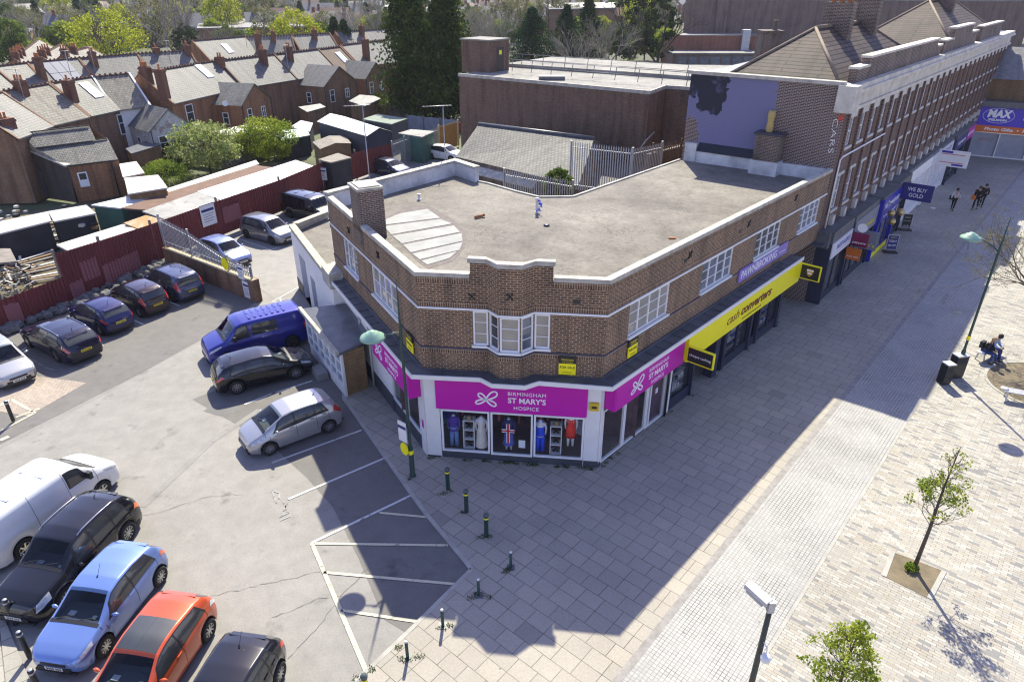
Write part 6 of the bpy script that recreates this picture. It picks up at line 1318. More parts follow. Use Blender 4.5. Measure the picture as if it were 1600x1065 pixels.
lean('shed', 'cream panelled garage roof beside the white rendered rear wing, lower one', 'shed', [(194, 278), (247, 273), (262, 293), (200, 303)], [2.6] * 4, m_pale_sheet, m_wood, group=gS)
lean('shed', 'cream panelled garage roof beside the white rendered rear wing, upper one', 'shed', [(186, 256), (213, 252), (226, 270), (192, 277)], [2.6] * 4, m_pale_sheet, m_wood, group=gS)
# gabled sheds
def shed(label, pts, ze_, zr_, roofm, wallm, name='shed'):
    """pts: eave corners near-left, near-right, far-right, far-left (photo); ridge runs along the long side"""
    P_ = [G(x, y, ze_) for x, y in pts]; c = P_[0]; t_ = thing(name, label, 'shed', (c.x, c.y, 0), group='sheds in the gardens and yards')
    a = (P_[0] + P_[3]) / 2; b = (P_[1] + P_[2]) / 2; a.z = b.z = zr_
    q = MB(); q.poly([P_[0], P_[1], b, a]); q.poly([P_[2], P_[3], a, b]); q.build('roof', roofm, t_)
    m_ = sum(P_, Vector()) / 4; Q_ = [m_ + (p - m_) * .95 for p in P_]; A2 = m_ + (a - m_) * .95; B2 = m_ + (b - m_) * .95; A2.z = B2.z = zr_ - .04
    q = MB(); z0 = lambda p: Vector((p.x, p.y, -.1)); 
    for i in (0, 2): q.poly([z0(Q_[i]), z0(Q_[i + 1]), Q_[i + 1] - Vector((0, 0, .03)), Q_[i] - Vector((0, 0, .03))])
    q.poly([z0(Q_[1]), z0(Q_[2]), Q_[2], B2, Q_[1]]); q.poly([z0(Q_[3]), z0(Q_[0]), Q_[0], A2, Q_[3]]); q.build('walls', wallm, t_); return t_
m_dshed = ribbed('dark_sheet_wall', (.05, .055, .075), .2, .6, dist=.02)
shed('large dark sided workshop with a shining white gabled roof', [(495, 190), (573, 213), (614, 206), (538, 182)], 2.9, 3.5, plain('bright_white_roof', (.78, .78, .78), .4), m_dshed)
shed('brown timber garden shed with grey felt roof', [(488, 222), (500, 233), (549, 224), (540, 212)], 2.2, 2.5, m_woodg, m_wood)
lean('shed', 'flat green felt roofed garage near the conifers', 'shed', [(566, 186), (590, 178), (637, 185), (612, 194)], [3.0, 3.0, 2.9, 2.9], plain('green_felt', (.17, .21, .17), .8, var=.3, ns=1), m_dshed, group='sheds in the gardens and yards')
lean('shed', 'grey corrugated container roof behind the galvanised gate', 'shed', [(622, 208), (642, 202), (679, 205), (660, 214)], [2.6] * 4, m_asb, m_greenb, group='sheds in the gardens and yards')
lean('shed', 'mottled green greenhouse roof next to the blue tarpaulin', 'shed', [(428, 205), (478, 200), (484, 211), (440, 219)], [2.4, 2.4, 2.0, 2.0], plain('mossy_glass', (.30, .42, .36), .5, var=.5, ns=3), m_dark, group='sheds in the gardens and yards')
lean('shed', 'tarpaulin covered stack beside the white roofed workshop', 'shed', [(454, 198), (470, 188), (489, 192), (484, 206)], [2.6, 2.6, 2.4, 2.0], plain('blue_grey_tarp', (.30, .32, .42), .6, var=.2), m_dark, group='sheds in the gardens and yards')
lean('shed', 'grey felt hut roof above the red fence near the notice post', 'shed', [(497, 249), (528, 239), (549, 246), (517, 254)], [2.6] * 4, m_woodg, m_dark, group='sheds in the gardens and yards')
lean('brick_outhouse', 'low brick outhouse with pale flat roof behind the bushes', 'outhouse', [(330, 205), (395, 193), (420, 200), (360, 212)], [2.7] * 4, m_pale_sheet, m_ob2); lean('brick_outhouse', 'brick outhouse with blue grey roof by the long gabled wing', 'outhouse', [(466, 167), (500, 162), (509, 167), (480, 175)], [2.8, 2.8, 2.5, 2.5], m_slate, m_ob2)
lean('brick_outhouse', 'small outhouse with split grey roof beside the yellow shrubs', 'outhouse', [(545, 158), (562, 148), (585, 150), (595, 154), (570, 166)], [3.0] * 5, m_slate, m_ob2); lean('brick_outhouse', 'felt roofed extension of the white rendered wing', 'outhouse', [(196, 232), (230, 220), (252, 226), (205, 240)], [2.5] * 4, m_lead, m_ob2)
# red corrugated fence
m_redf = ribbed('maroon_corrugated', (.145, .022, .026), .22, .55, .0, dist=.045, var=.18); m_redp = ribbed('faded_maroon', (.26, .09, .10), .22, .6, .0, dist=.045, var=.1)
def zat(px, py, base_px, base_py, zb):
    g = G(base_px, base_py, zb); k = (532.5 - py) / FPX; c_, s_ = cos(TH), sin(TH); return (k * g.y * c_ - g.y * s_) / (c_ + k * s_) + CH
def fence_run(label, nodes, zb, mat, group, patches=()):
    P_ = [G(x, y, zb) for x, y, t in nodes]; Z_ = [zat(x, t, x, y, zb) for x, y, t in nodes]; t_ = thing('corrugated_fence', label, 'fence', (P_[0].x, P_[0].y, 0), group=group)
    q = MB(); po = MB(); 
    for i in range(len(P_) - 1):
        F = Fac(P_[i][:2], P_[i + 1][:2]); n = max(2, int(F.L / .11))
        for k in range(n):
            t0, t1 = F.L * k / n, F.L * (k + 1) / n; o0, o1 = (.03 if k % 2 else -.03), (-.03 if k % 2 else .03); z0 = Z_[i] + (Z_[i + 1] - Z_[i]) * k / n; z1 = Z_[i] + (Z_[i + 1] - Z_[i]) * (k + 1) / n
            q.poly([F.P(t0, o0, zb), F.P(t1, o1, zb), F.P(t1, o1, z1), F.P(t0, o0, z0)])
        po.fbox(F, -.05, .05, -.2, -.06, 0, Z_[i] + .25)
    q.build('sheeting', mat, t_); po.build('posts', m_woodg, t_)
    for (x0, y0, x1, y1, side) in patches:
        F = Fac(P_[side][:2], P_[side + 1][:2]); a, za = F.T(x0, y0, .05); b, zb2 = F.T(x1, y1, .05); q = MB(); n = max(2, int(abs(b - a) / .11)); lo_, hi = min(za, zb2), max(za, zb2)
        for k in range(n):
            t0, t1 = a + (b - a) * k / n, a + (b - a) * (k + 1) / n; o0, o1 = (.04 if k % 2 else .0), (.0 if k % 2 else .04); j = R.uniform(-.12, .12); q.poly([F.P(t0, o0 + .012, lo_), F.P(t1, o1 + .012, lo_), F.P(t1, o1 + .012, hi + j * .3), F.P(t0, o0 + .012, hi + j * .3)])
        q.build('faded_patch', m_redp, t_)
    return t_
gR = 'lengths of maroon corrugated fence'
fence_run('low maroon corrugated fence at the far left below the timber yard', [(-60, 535, 493), (0, 510, 473), (43, 497, 459), (110, 469, 432)], .25, m_redf, gR, [(5, 478, 40, 500, 1)])
fence_run('tall maroon corrugated fence with faded patches above the parked cars', [(110, 469, 397), (175, 440, 376), (248, 405, 351)], .25, m_redf, gR, [(124, 411, 158, 430, 0), (160, 415, 225, 428, 1), (108, 444, 135, 458, 0)])
fence_run('maroon corrugated fence behind the grey people carrier with white notices', [(250, 404, 350), (350, 366, 314), (445, 328, 281)], .1, m_redf, gR, [(347, 325, 378, 340, 0)])
fence_run('far maroon corrugated fence behind the black van', [(445, 328, 281), (508, 296, 254), (560, 278, 238), (616, 258, 224)], .1, m_redf, gR)
# timber yard stuff behind the low fence
q = MB()
for k in range(9):
    a, b = G(26 + k * 3, 405 + k * 4.2, .5), G(80 + k * 4, 388 + k * 5.2, .5); z = .35 + .06 * (k % 3); q.bar((a.x, a.y, z), (b.x, b.y, z), .22, .05, mi=k % 3)
o = q.build('timber_stack', [m_pale_sheet, m_wood, m_woodg]); tag(o, 'stack of long planks lying in the yard behind the low fence', 'timber')
o = MB()
for k in range(150):
    p = G(R.uniform(0, 60), R.uniform(415, 462), 0); p = Vector((p.x, p.y, R.uniform(0, .5))); d = Vector((R.uniform(-.5, .5), R.uniform(-.5, .5), R.uniform(-.2, .25))); o.bar(p, p + d, R.uniform(.03, .14), R.uniform(.03, .1), mi=R.randrange(4))
for k in range(110):
    p = G(R.uniform(0, 150), R.uniform(352, 385), .0); p = Vector((p.x, p.y, R.uniform(0, 1.5))); s_ = R.uniform(.1, .35); o.box(p.x, p.x + s_, p.y, p.y + s_, p.z, p.z + s_ * .6, mi=R.randrange(4))
tag(o.build('yard_clutter', [m_pale_sheet, m_wood, m_dark, plain('clutter_grey', (.25, .25, .28), .8)]), 'loose boards and scrap heaped in the timber yard', None, None, 'stuff')
sheet('yard_soil', [G(-60, 490, 0), G(110, 452, 0), G(240, 385, 0), G(440, 300, 0), G(440, 250, 0), G(230, 300, 0), G(-60, 350, 0)], -.02, plain('yard_dirt', (.13, .11, .07), .95, var=.5, ns=.8))
# boulders along the bays
bm_ = MB()
for k in range(210):
    f = R.random(); x = -20 + 285 * f; y = 508 - 103 * f + R.uniform(2, 24 if x < 200 else 12); p = G(x, y, 0); r_ = R.uniform(.12, .36); n_ = 7; vv = []
    for j in range(4):
        th_ = pi * (j + .3) / 4.6 - pi / 2 * .2; 
        vv += [p + Vector((r_ * cos(2 * pi * i / n_) * sin(pi * (j + .5) / 4) * R.uniform(.75, 1.15), r_ * sin(2 * pi * i / n_) * sin(pi * (j + .5) / 4) * R.uniform(.75, 1.15), r_ * .75 * -cos(pi * (j + .5) / 4) + r_ * .4)) for i in range(n_)]
    bm_.add(vv, [[j * n_ + i, j * n_ + (i + 1) % n_, (j + 1) * n_ + (i + 1) % n_, (j + 1) * n_ + i] for j in range(3) for i in range(n_)] + [[3 * n_ + i for i in range(n_)]])
tag(bm_.build('rubble_bank', plain('rubble_stone', (.15, .145, .14), .9, var=.5, ns=4, bump=.4)), 'rough stones banked along the foot of the maroon fence', None, None, 'stuff')
# low brick wall with palisade on top, notices
wa, wb_ = G(268, 418, 0), G(401, 473, CZ); Fw = Fac((wa.x, wa.y), (wb_.x, wb_.y)); t_ = thing('brick_wall', 'low brown brick wall with cream brick coping between the car bays', 'wall', (wa.x, wa.y, 0))
q = MB(); q.fbox(Fw, -.6, Fw.L, -.25, .0, -.1, 1.22); q.fbox(Fw, Fw.L - .5, Fw.L + .02, -.4, .03, -.1, 1.3); q.build('wall', m_ob2, t_)
q = MB(); n = int(Fw.L / .11)
for k in range(n): q.fbox(Fw, k * .11, k * .11 + .10, -.28, .03, 1.221, 1.32)
q.build('coping', plain('cream_coping', (.50, .42, .27), .8, var=.25, ns=5), t_)
palisade([Fw.P(-.5, -.12, 0)[:2], Fw.P(2.6, -.12, 0)[:2], Fw.P(Fw.L * .72, -.12, 0)[:2], Fw.P(Fw.L - .3, -.12, 0)[:2]], 2.2, 'grey palisade fence stepping down along the low brick wall', zb=1.3, step=.15, hs=[2.1, 1.75, .95, .75])
def notice(F, t, o, z0, z1, w_, label, lines=('CAR PARK', 'Private'), colr=None, band=True, post=None):
    q = MB(); q.fbox(F, t - w_ / 2, t + w_ / 2, o, o + .02, z0, z1); b = q.build('notice', m_wpaint); tag(b, label, 'sign')
    if band: q = MB(); q.fbox(F, t - w_ * .42, t + w_ * .42, o + .021, o + .026, z0 + (z1 - z0) * .66, z0 + (z1 - z0) * .78); q.fbox(F, t - w_ / 2, t + w_ / 2, o + .021, o + .026, z1 - .05, z1); q.build('blue_band', m_navy, b)
    q = MB()
    for k in range(4): zz = z0 + (z1 - z0) * (.52 - k * .11); q.fbox(F, t - w_ * .36, t + w_ * (.36 - .1 * (k % 2)), o + .021, o + .023, zz, zz + (z1 - z0) * .035)
    q.build('small_print', plain('print_grey', (.25, .25, .3), .6, var=0), b)
    if post: q = MB(); p = F.P(t, o - .03, 0); q.tube([(p.x, p.y, CZ), (p.x, p.y, z1)], .035, 8); q.build('post', m_galv, b)
    return b
notice(Fw, Fw.L - .75, .005, .05, 1.15, .62, 'white notice with blue band on the end of the low brick wall')
Fn = Fac(G(250, 404, .1)[:2], G(350, 366, .1)[:2]); t0, z0 = Fn.T(324, 335); notice(Fn, t0, .08, z0 - .75, z0 + .75, 1.25, 'white notice with blue band on the maroon fence left of the grey people carrier')
pn = G(507, 300, CZ); Fn = Fac((pn.x, pn.y), ang=-20); notice(Fn, 0, .03, zat(0, 281, 507, 300, CZ), zat(0, 261, 507, 300, CZ), .95, 'white notice on a tall post by the black van', post=True)
t0, z0 = Fw.T(377, 424); notice(Fw, t0, .05, z0 - .45, z0 + .45, .55, 'white disabled bay notice tied to the palisade fence')
t0, z0 = Fw.T(352, 412); q = MB(); q.poly([Fw.P(t0 + .33 * cos(a), .04, z0 + .38 * sin(a)) for a in [i * pi / 8 for i in range(16)]]); tag(q.build('round_sign', m_yel), 'round yellow sign tied to the palisade fence', 'sign')
# galvanised gate, timber gate, yard fences
palisade([G(616, 262, 0)[:2], G(635, 254, 0)[:2], G(655, 247, 0)[:2], G(687, 236, 0)[:2]], 2.6, 'galvanised palisade gate and fence between maroon fence and timber gate')
F = Fac(G(688, 237, 0)[:2], G(716, 228, 0)[:2]); t_ = thing('timber_gate', 'tall brown timber gate against the brick hall', 'gate', F.P(0, 0, 0)); q = MB()
for k in range(int(F.L / .2)): q.fbox(F, k * .2, k * .2 + .185, 0, .03, .05, 2.6)
q.build('boards', plain('orange_timber', (.34, .19, .06), .7, var=.2, ns=2), t_); q = MB(); q.fbox(F, -.12, 0, -.08, .06, 0, 2.8); q.fbox(F, F.L, F.L + .15, -.08, .06, 0, 2.8); q.build('gate_posts', plain('pale_timber', (.42, .34, .20), .7), t_)
def board_fence(pts, h, label, mat=None, posts=True, group='garden and yard fences'):
    t_ = thing('board_fence', label, 'fence', (pts[0][0], pts[0][1], 0), group=group); q = MB(); p_ = MB()
    for a, b in zip(pts, pts[1:]):
        F = Fac(a, b); n = max(1, int(F.L / .3))
        for k in range(n): q.fbox(F, F.L * k / n + .01, F.L * (k + 1) / n - .01, 0, .03, 0, h + R.uniform(-.03, .03))
        for k in range(int(F.L / 2.4) + 1): p_.fbox(F, k * 2.4 - .06, k * 2.4 + .06, .03, .12, 0, h + .15)
    q.build('boards', mat or m_woodg, t_); p_.build('posts', m_woodg, t_)
board_fence([G(515, 178, 0)[:2], G(560, 184, 0)[:2], G(640, 192, 0)[:2]], 1.9, 'grey concrete and board fence under the yellow shrubs')
board_fence([G(638, 205, 0)[:2], G(690, 211, 0)[:2], G(718, 214, 0)[:2]], 1.9, 'pale blue grey board fence below the tall conifers', plain('blue_grey_boards', (.30, .31, .36), .8, var=.25))
board_fence([G(455, 235, 0)[:2], G(490, 226, 0)[:2]], 1.5, 'weathered board fence left of the timber shed')
board_fence([G(345, 262, 0)[:2], G(405, 248, 0)[:2], G(455, 237, 0)[:2]], 1.3, 'thin garden fence behind the patched sheeting')
board_fence([G(215, 262, 0)[:2], G(272, 250, 0)[:2], G(345, 262, 0)[:2]], 1.6, 'brown garden fence behind the cream garages', m_wood)
F = Fac(G(716, 205, 0)[:2], ang=-10); q = MB(); q.box(-1.2, 1.2, -.6, .6, 0, 1.0); o = q.build('red_skip', plain('skip_red', (.45, .02, .02), .5), None, False); g = G(711, 204, 0); o.location = g; tag(o, 'red container beyond the blue grey fence', 'container')

for (px, py, z, lb) in [(104, 92, 9.6, 'small roof aerial on the chimney left of the solar panels'), (143, 88, 9.4, 'small roof aerial above the smooth slate roof of the second row'), (262, 78, 9.4, 'small roof aerial near the shaded parapet end'), (383, 55, 9.6, 'small roof aerial by the bright twin skylight roof'), (447, 82, 9.6, 'small roof aerial beside the chimney topped by a shrub'), (30, 128, 9.4, 'small roof aerial on the nearest left chimney')]:
    g = G(px, py, z); aerial((g.x, g.y), 8.0, 2.3, lb, n=6, az=rad(195), L=1.1)
for (px, py, z, lb) in [(352, 162, 4.5, 'white satellite dish on the brown brick end wall'), (300, 165, 4.2, 'white satellite dish on the orange brick wing')]:
    g = G(px, py, z); q = MB(); q.lathe((0, 0, 0), [(.32, .10), (.22, .04), (0, 0)], 12); q.tube([(0, 0, 0), (0, 0, .35)], .015, 4); q.tube([(0, 0, 0), (-.1, .3, -.4)], .025, 4); o = q.build('satellite_dish', m_wpaint, None, False); o.location = g; o.rotation_euler = (rad(65), 0, rad(20)); tag(o, lb, 'dish')
# ---------------------------------------------------------------- white side building and timber kiosk
P0, P1 = G(452, 351, 3.9), Vector(FL.P(LT - 9.6, .55, 0)); 
Fa = Fac(P0[:2], P1[:2]); an_ = thing('white_annex', 'white rendered single storey building with open doorways beside the corner block', 'building', (P0.x, P0.y, 0))
hs = []
for (x0, y0), (x1, y1) in (((469, 412), (500, 492)), ((500, 460), (511, 500))):
    a, za = Fa.T(x0, y0); b, zb = Fa.T(x1, y1); hs.append((a, b, CZ, za - .1))
hs = [(hs[0][0], hs[0][0] + 1.6, CZ, 2.75), (hs[0][0] + 2.5, hs[0][0] + 3.6, CZ, 2.3)]
q = MB(); q.wall(Fa, 0, Fa.L, CZ, 3.7, hs, .6); q.wall(Fac(P1[:2], FL.P(LT - 9.6, 0, 0)[:2]), 0, .6, CZ, 3.7)
rr = [G(452, 351, 3.9), G(512, 328, 3.9)]; Fe_ = Fac(rr[1][:2], rr[0][:2]); q.wall(Fe_, 0, Fe_.L, CZ, 3.7)
q.build('wall', m_wpaint, an_)
q = MB(); q.fbox(Fa, 0, Fa.L, -.32, .05, 3.701, 3.93); q.fbox(Fe_, 0, Fe_.L - .3, -.35, .05, 3.701, 3.94); q.build('coping', plain('mossy_coping', (.42, .38, .30), .85, var=.35, ns=2), an_)
q = MB(); q.fbox(Fa, Fa.L - 1.3, Fa.L + .1, -.9, .12, 3.5, 4.25); q.build('raised_block', m_cope, an_)
q = MB(); q.prism([Fa.P(0, -.3, 0)[:2], Fa.P(Fa.L, -.3, 0)[:2], FL.P(LT - 9.6, -.1, 0)[:2], FL.P(0, .0, 0)[:2], rr[1][:2]], 3.2, 3.42); q.build('roof', m_felt, an_)
a_, b_2 = Fa.P(Fa.L - 2.8, -.8, 3.46), Fa.P(Fa.L - 1.4, -.8, 3.46); q = MB(); q.fbox(Fa, Fa.L - 3.4, Fa.L - 1.5, -2.6, -.8, 3.43, 3.5); q.build('roof_sheet', m_pale_sheet, an_)
q = MB()
for a, b, c, d in hs: q.fbox(Fa, a + .05, b - .05, -.5, -.45, CZ, d - .05)
q.build('door', plain('grey_blue_door', (.17, .18, .24), .5, var=.1), an_)
q = MB(); q.fbox(Fa, 0, hs[0][0] - .01, .001, .03, CZ, .7); q.fbox(Fa, hs[1][1], Fa.L, .001, .03, CZ, .6); q.build('plinth', m_dgrey, an_)
q = MB(); q.tube([FL.P(LT - 6.0, .12, 0), FL.P(LT - 6.0, .12, 3.2)], .05, 6); q.tube([FL.P(LT - 7.2, .12, .9), FL.P(LT - 7.2, .12, 3.2)], .05, 6); q.build('drainpipe', m_stone2, cb)
# kiosk
k0, k1 = G(541, 621, CZ), G(576, 607, CZ); Fk = Fac(k0[:2], k1[:2]); kd = Vector((-sin(Fk.a), cos(Fk.a), 0)); r2 = G(478, 494, 2.3); r3 = G(528, 483, 2.9)
Fk2 = Fac((k0.x - 2.62, k0.y + 4.1), k0[:2]); ks = thing('timber_kiosk', 'boarded timber kiosk with grey felt roof leaning on the white wall', 'kiosk', (k0.x, k0.y, CZ))
q = MB(); 
for k in range(12): q.fbox(Fk, .08, Fk.L, -.04, .0, CZ + .05 + k * .18, CZ + .22 + k * .18)
q.build('boarded_end', m_wood, ks)
q = MB(); q.fbox(Fk, -.02, .09, -.1, .03, CZ, 2.25); q.fbox(Fk2, 0, Fk2.L, -.05, .0, CZ, .5)
for k in range(7): t_ = k * Fk2.L / 6; q.fbox(Fk2, t_ - .05, t_ + .05, -.06, .03, .5, 2.2)
for z in (.5, 1.0, 1.6, 2.15): q.fbox(Fk2, 0, Fk2.L, -.055, .02, z, z + .06)
q.build('white_frame', m_wpaint, ks)
MB().poly([Fk2.P(0, -.02, .5), Fk2.P(Fk2.L, -.02, .5), Fk2.P(Fk2.L, -.02, 2.2), Fk2.P(0, -.02, 2.2)]).build('panels', glassy('milky_pane', (.30, .34, .40), .2, .2), ks)
rpz = [Fk2.P(-.15, .18, 2.35), Fk2.P(Fk2.L + .15, .18, 2.25), Fk.P(Fk.L + .05, .15, 2.45), FL.P(LT - 5.4, .08, 2.55), FL.P(LT - 9.3, .08, 2.75)]
q = MB(); n = 5; q.add([p - Vector((0, 0, .12)) for p in rpz] + rpz, [list(range(n))[::-1], [n + i for i in range(n)]] + [[i, (i + 1) % n, n + (i + 1) % n, n + i] for i in range(n)]); q.build('roof', m_lead, ks)
q = MB(); q.bar(rpz[0] + Vector((0, 0, .03)), rpz[1] + Vector((0, 0, .03)), .16, .16); q.build('roof_edge', m_cope, ks)
g = G(500, 585, 0); q = MB(); q.box(-.5, .5, -.25, .25, 0, .35); q.box(-.5, .0, .26, .6, 0, .2); o = q.build('concrete_step', plain('concrete', (.25, .24, .23), .9), None, False); o.location = (g.x, g.y, CZ); o.rotation_euler = (0, 0, rad(-58)); tag(o, 'grey concrete step beside the kiosk glazing', 'step')
# ---------------------------------------------------------------- trees and shrubs
lf_con = leafy('conifer_green', (.04, .07, .018), (.095, .135, .03), .2, .9); lf_con2 = leafy('conifer_blue', (.022, .058, .03), (.05, .095, .03), .15, .6)
lf_yel = leafy('spring_yellow', (.28, .32, .03), (.44, .47, .05), .45, .7); lf_gre = leafy('bush_green', (.12, .20, .03), (.30, .37, .06), .4, .9); lf_fresh = leafy('fresh_green', (.17, .25, .04), (.38, .42, .06), .45, .9)
lf_ivy = leafy('ivy_green', (.03, .05, .02), (.06, .09, .03), .2, .6); lf_bud = leafy('brown_buds', (.17, .17, .08), (.27, .27, .12), .3, .8); lf_var = leafy('variegated', (.18, .26, .05), (.50, .52, .24), .4, 1.6)
lf_mid = leafy('mid_green', (.08, .13, .03), (.19, .25, .06), .3, .3)
m_bark = plain('bark', (.085, .065, .05), .9, var=.4, ns=3); m_barkp = plain('pale_bark', (.26, .23, .20), .9, var=.3, ns=3)
def leaves(mb, c, r, n, size, rr, shell=.55, mi=0, squash=1.0):
    for _ in range(n):
        while True:
            d = Vector((rr.uniform(-1, 1), rr.uniform(-1, 1), rr.uniform(-1, 1)))
            if shell < d.length < 1: break
        p = Vector(c) + Vector((d.x * r[0], d.y * r[1], d.z * r[2])); s_ = size * rr.uniform(.6, 1.4)
        a = Vector((rr.gauss(0, 1), rr.gauss(0, 1), rr.gauss(0, 1))).normalized(); b = a.orthogonal().normalized(); b = (b * cos(6.28 * rr.random()) + a.cross(b) * sin(6.28 * rr.random())).normalized()
        a *= s_; b *= s_ * .7 * squash; k = len(mb.v); mb.v += [p - a, p - b * .9, p + a, p + b]; mb.f.append([k, k + 1, k + 2, k + 3]); mb.mi.append(mi); mb.sm.append(False)
def branches(mb, p, d, ln, r, depth, rr, spread=.6, up=.15, tips=None, sides=4, kids_=3, taper=.62, minr=.008):
    pts = [Vector(p)]; rs = [r]; q = Vector(p); dd = Vector(d).normalized()
    for i in range(3):
        dd = (dd + Vector((rr.gauss(0, .13), rr.gauss(0, .13), rr.gauss(0, .10) + up * .3))).normalized(); q = q + dd * ln / 3; pts.append(q.copy()); rs.append(max(minr, r * (1 - .3 * (i + 1) / 3)))
    mb.tube(pts, rs, sides if r > .03 else 3, cap=False)
    if depth <= 0:
        if tips is not None: tips.append(q)
        return
    for k in range(kids_):
        f = rr.uniform(.35, 1.0) if k else 1.0; i = min(2, int(f * 3)); b = pts[i].lerp(pts[i + 1], f * 3 - i)
        a = rr.uniform(0, 6.28); nd = dd + (dd.orthogonal().normalized() * cos(a) + dd.cross(dd.orthogonal().normalized()) * sin(a)) * spread * rr.uniform(.7, 1.4); nd.z += up
        branches(mb, b, nd, ln * rr.uniform(.6, .85), max(minr, r * taper), depth - 1, rr, spread, up, tips, sides, kids_, taper, minr)
def tree(name, label, x, y, h, kind, seed, r=None, group=None, z0=-.1, lean=(0, 0)):
    rr = random.Random(seed); t = thing(name, label, 'tree', (x, y, z0), rr.uniform(0, 6), group); r = r or h * .3
    tr = MB(); cr = MB()
    if kind == 'conifer' or kind == 'conifer2':
        tr.tube([(0, 0, 0), (lean[0] * .5, lean[1] * .5, h * .5), (lean[0], lean[1], h * .95)], [h * .022, h * .014, .03], 7)
        nb = int(46 + h * 9)
        for i in range(nb):
            f = (i + rr.random()) / nb; z = h * (.04 + .95 * f); rad_ = r * (1 - f ** (2.6 if kind == 'conifer' else 1.4)) * rr.uniform(.55, 1.2) + .15; a = rr.uniform(0, 6.28)
            for m in range(3):
                g_ = (m + 1) / 3; c = (rad_ * g_ * cos(a), rad_ * g_ * sin(a), z + (.25 - .12 * m) * rad_ * .4 + rr.uniform(-.2, .2)); s_ = h * .045 + rad_ * .14
                leaves(cr, c, (s_, s_, s_ * .75), 40, h * .011, rr, .1)
            tr.tube([(0, 0, z - .1), (rad_ * .9 * cos(a), rad_ * .9 * sin(a), z + rad_ * .1)], [.05, .015], 3, cap=False)
        lm = lf_con if kind == 'conifer' else lf_con2; bk = m_bark
    elif kind == 'bare':
        tips = []; n = 5
        branches(tr, (0, 0, 0), (0, 0, 1), h * .3, h * .024, 0, rr)
        for k in range(n):
            a = 6.28 * k / n + rr.uniform(-.4, .4); branches(tr, (0, 0, h * (.22 + .06 * rr.random())), (cos(a) * .55, sin(a) * .55, 1), h * .32, h * .013, 4, rr, .55, .12, tips, 4, 3, .6, h * .0012)
        for p in tips[::2]: leaves(cr, p, (h * .03,) * 3, 5, h * .006, rr, .1)
        lm = lf_bud; bk = m_barkp
    else:
        tips = []; n = 6
        tr.tube([(0, 0, 0), (.05, .05, h * .2), (0, 0, h * .35)], [h * .025, h * .02, h * .016], 7)
        for k in range(n):
            a = 6.28 * k / n + rr.uniform(-.4, .4); branches(tr, (0, 0, h * (.12 + .2 * rr.random())), (cos(a) * .7, sin(a) * .7, 1), h * .3, h * .011, 2, rr, .5, .2, tips, 4, 3, .6, h * .002)
        ncl = {'dome': 130, 'ivy': 60, 'bush': 150, 'loose': 70}[kind]
        for _ in range(ncl):
            a = rr.uniform(0, 6.28); v = rr.uniform(-.75, 1); q_ = sqrt(max(0, 1 - v * v)) * rr.uniform(.55, 1.03); c = (r * q_ * cos(a), r * q_ * sin(a), h * .56 + h * .44 * v * rr.uniform(.8, 1.02)); s_ = r * rr.uniform(.14, .26)
            leaves(cr, c, (s_, s_, s_ * .8), 46, h * (.022 if kind == 'bush' else .015), rr, .2)
        if kind == 'loose':
            for p in tips: leaves(cr, p, (r * .12,) * 3, 16, h * .012, rr, .1)
        lm = {'dome': lf_yel, 'ivy': lf_ivy, 'bush': lf_gre, 'loose': lf_bud}[kind]; bk = m_bark
    tr.build('trunk', bk, t, False); o = cr.build('crown', lm, t, False) if cr.v else None
    return t
def leafset(t, m):
    for c in t.children:
        if c.name.startswith('crown'): c.data.materials[0] = m
def at(px, d):
    return (px - 800) / FPX * (d * cos(TH) + 5), d
x, y = at(645, 92); tree('conifer', 'tall dark conifer left of its twin, behind the garden sheds', x, y, 17.5, 'conifer', 3, 4.1, 'pair of tall dark conifers')
x, y = at(697, 95); tree('conifer', 'tall dark conifer nearest the brick hall stair tower', x, y, 17.8, 'conifer', 4, 3.0, 'pair of tall dark conifers')
x, y = at(832, 128); tree('conifer', 'bluish green broad conifer behind the brick hall handrail', x, y, 12.2, 'conifer2', 5, 6.2, 'conifers behind the brick hall')
x, y = at(884, 132); tree('conifer', 'narrower conifer between the broad one and the bare tree', x, y, 12.4, 'conifer2', 6, 4.6, 'conifers behind the brick hall')
x, y = at(918, 136); tree('conifer', 'dark pointed conifer behind the pale bare tree', x, y, 13.6, 'conifer2', 7, 4.2, 'conifers behind the brick hall')
tree('bare_tree', 'grey bare tree directly left of the broad conifer', *at(762, 134), 11, 'bare', 8, group='bare trees behind the brick hall'); tree('bare_tree', 'bare tree nearest the tall conifers, beyond the stair tower', *at(735, 150), 11, 'bare', 9, group='bare trees behind the brick hall')
tree('bare_tree', 'pale twiggy tree in front of the dark pointed conifer', *at(905, 118), 9.5, 'bare', 10, group='bare trees behind the brick hall'); tree('bare_tree', 'second twiggy tree left of the ivy covered trunks', *at(945, 124), 10.5, 'bare', 12, group='bare trees behind the brick hall')
t = tree('ivy_tree', 'ivy clad tall tree with open crown, left of the superstore wall', *at(985, 138), 15.5, 'ivy', 13, 4.2, 'ivy clad trees by the superstore'); t = tree('ivy_tree', 'tall narrow ivy clad tree touching the superstore wall', *at(1030, 135), 15.5, 'ivy', 14, 3.0, 'ivy clad trees by the superstore')
t = tree('shrub', 'broad bright shrub behind the hall roof', *at(985, 118), 4.6, 'bush', 15, 5.0); leafset(t, lf_fresh)
t = tree('shrub', 'yellow green shrub against the low red annex', *at(1035, 122), 3.8, 'bush', 16, 3.6); leafset(t, lf_fresh)
tree('willow', 'large rounded bright yellow green tree behind the second terrace row', *at(168, 138), 11.6, 'dome', 17, 6.6)
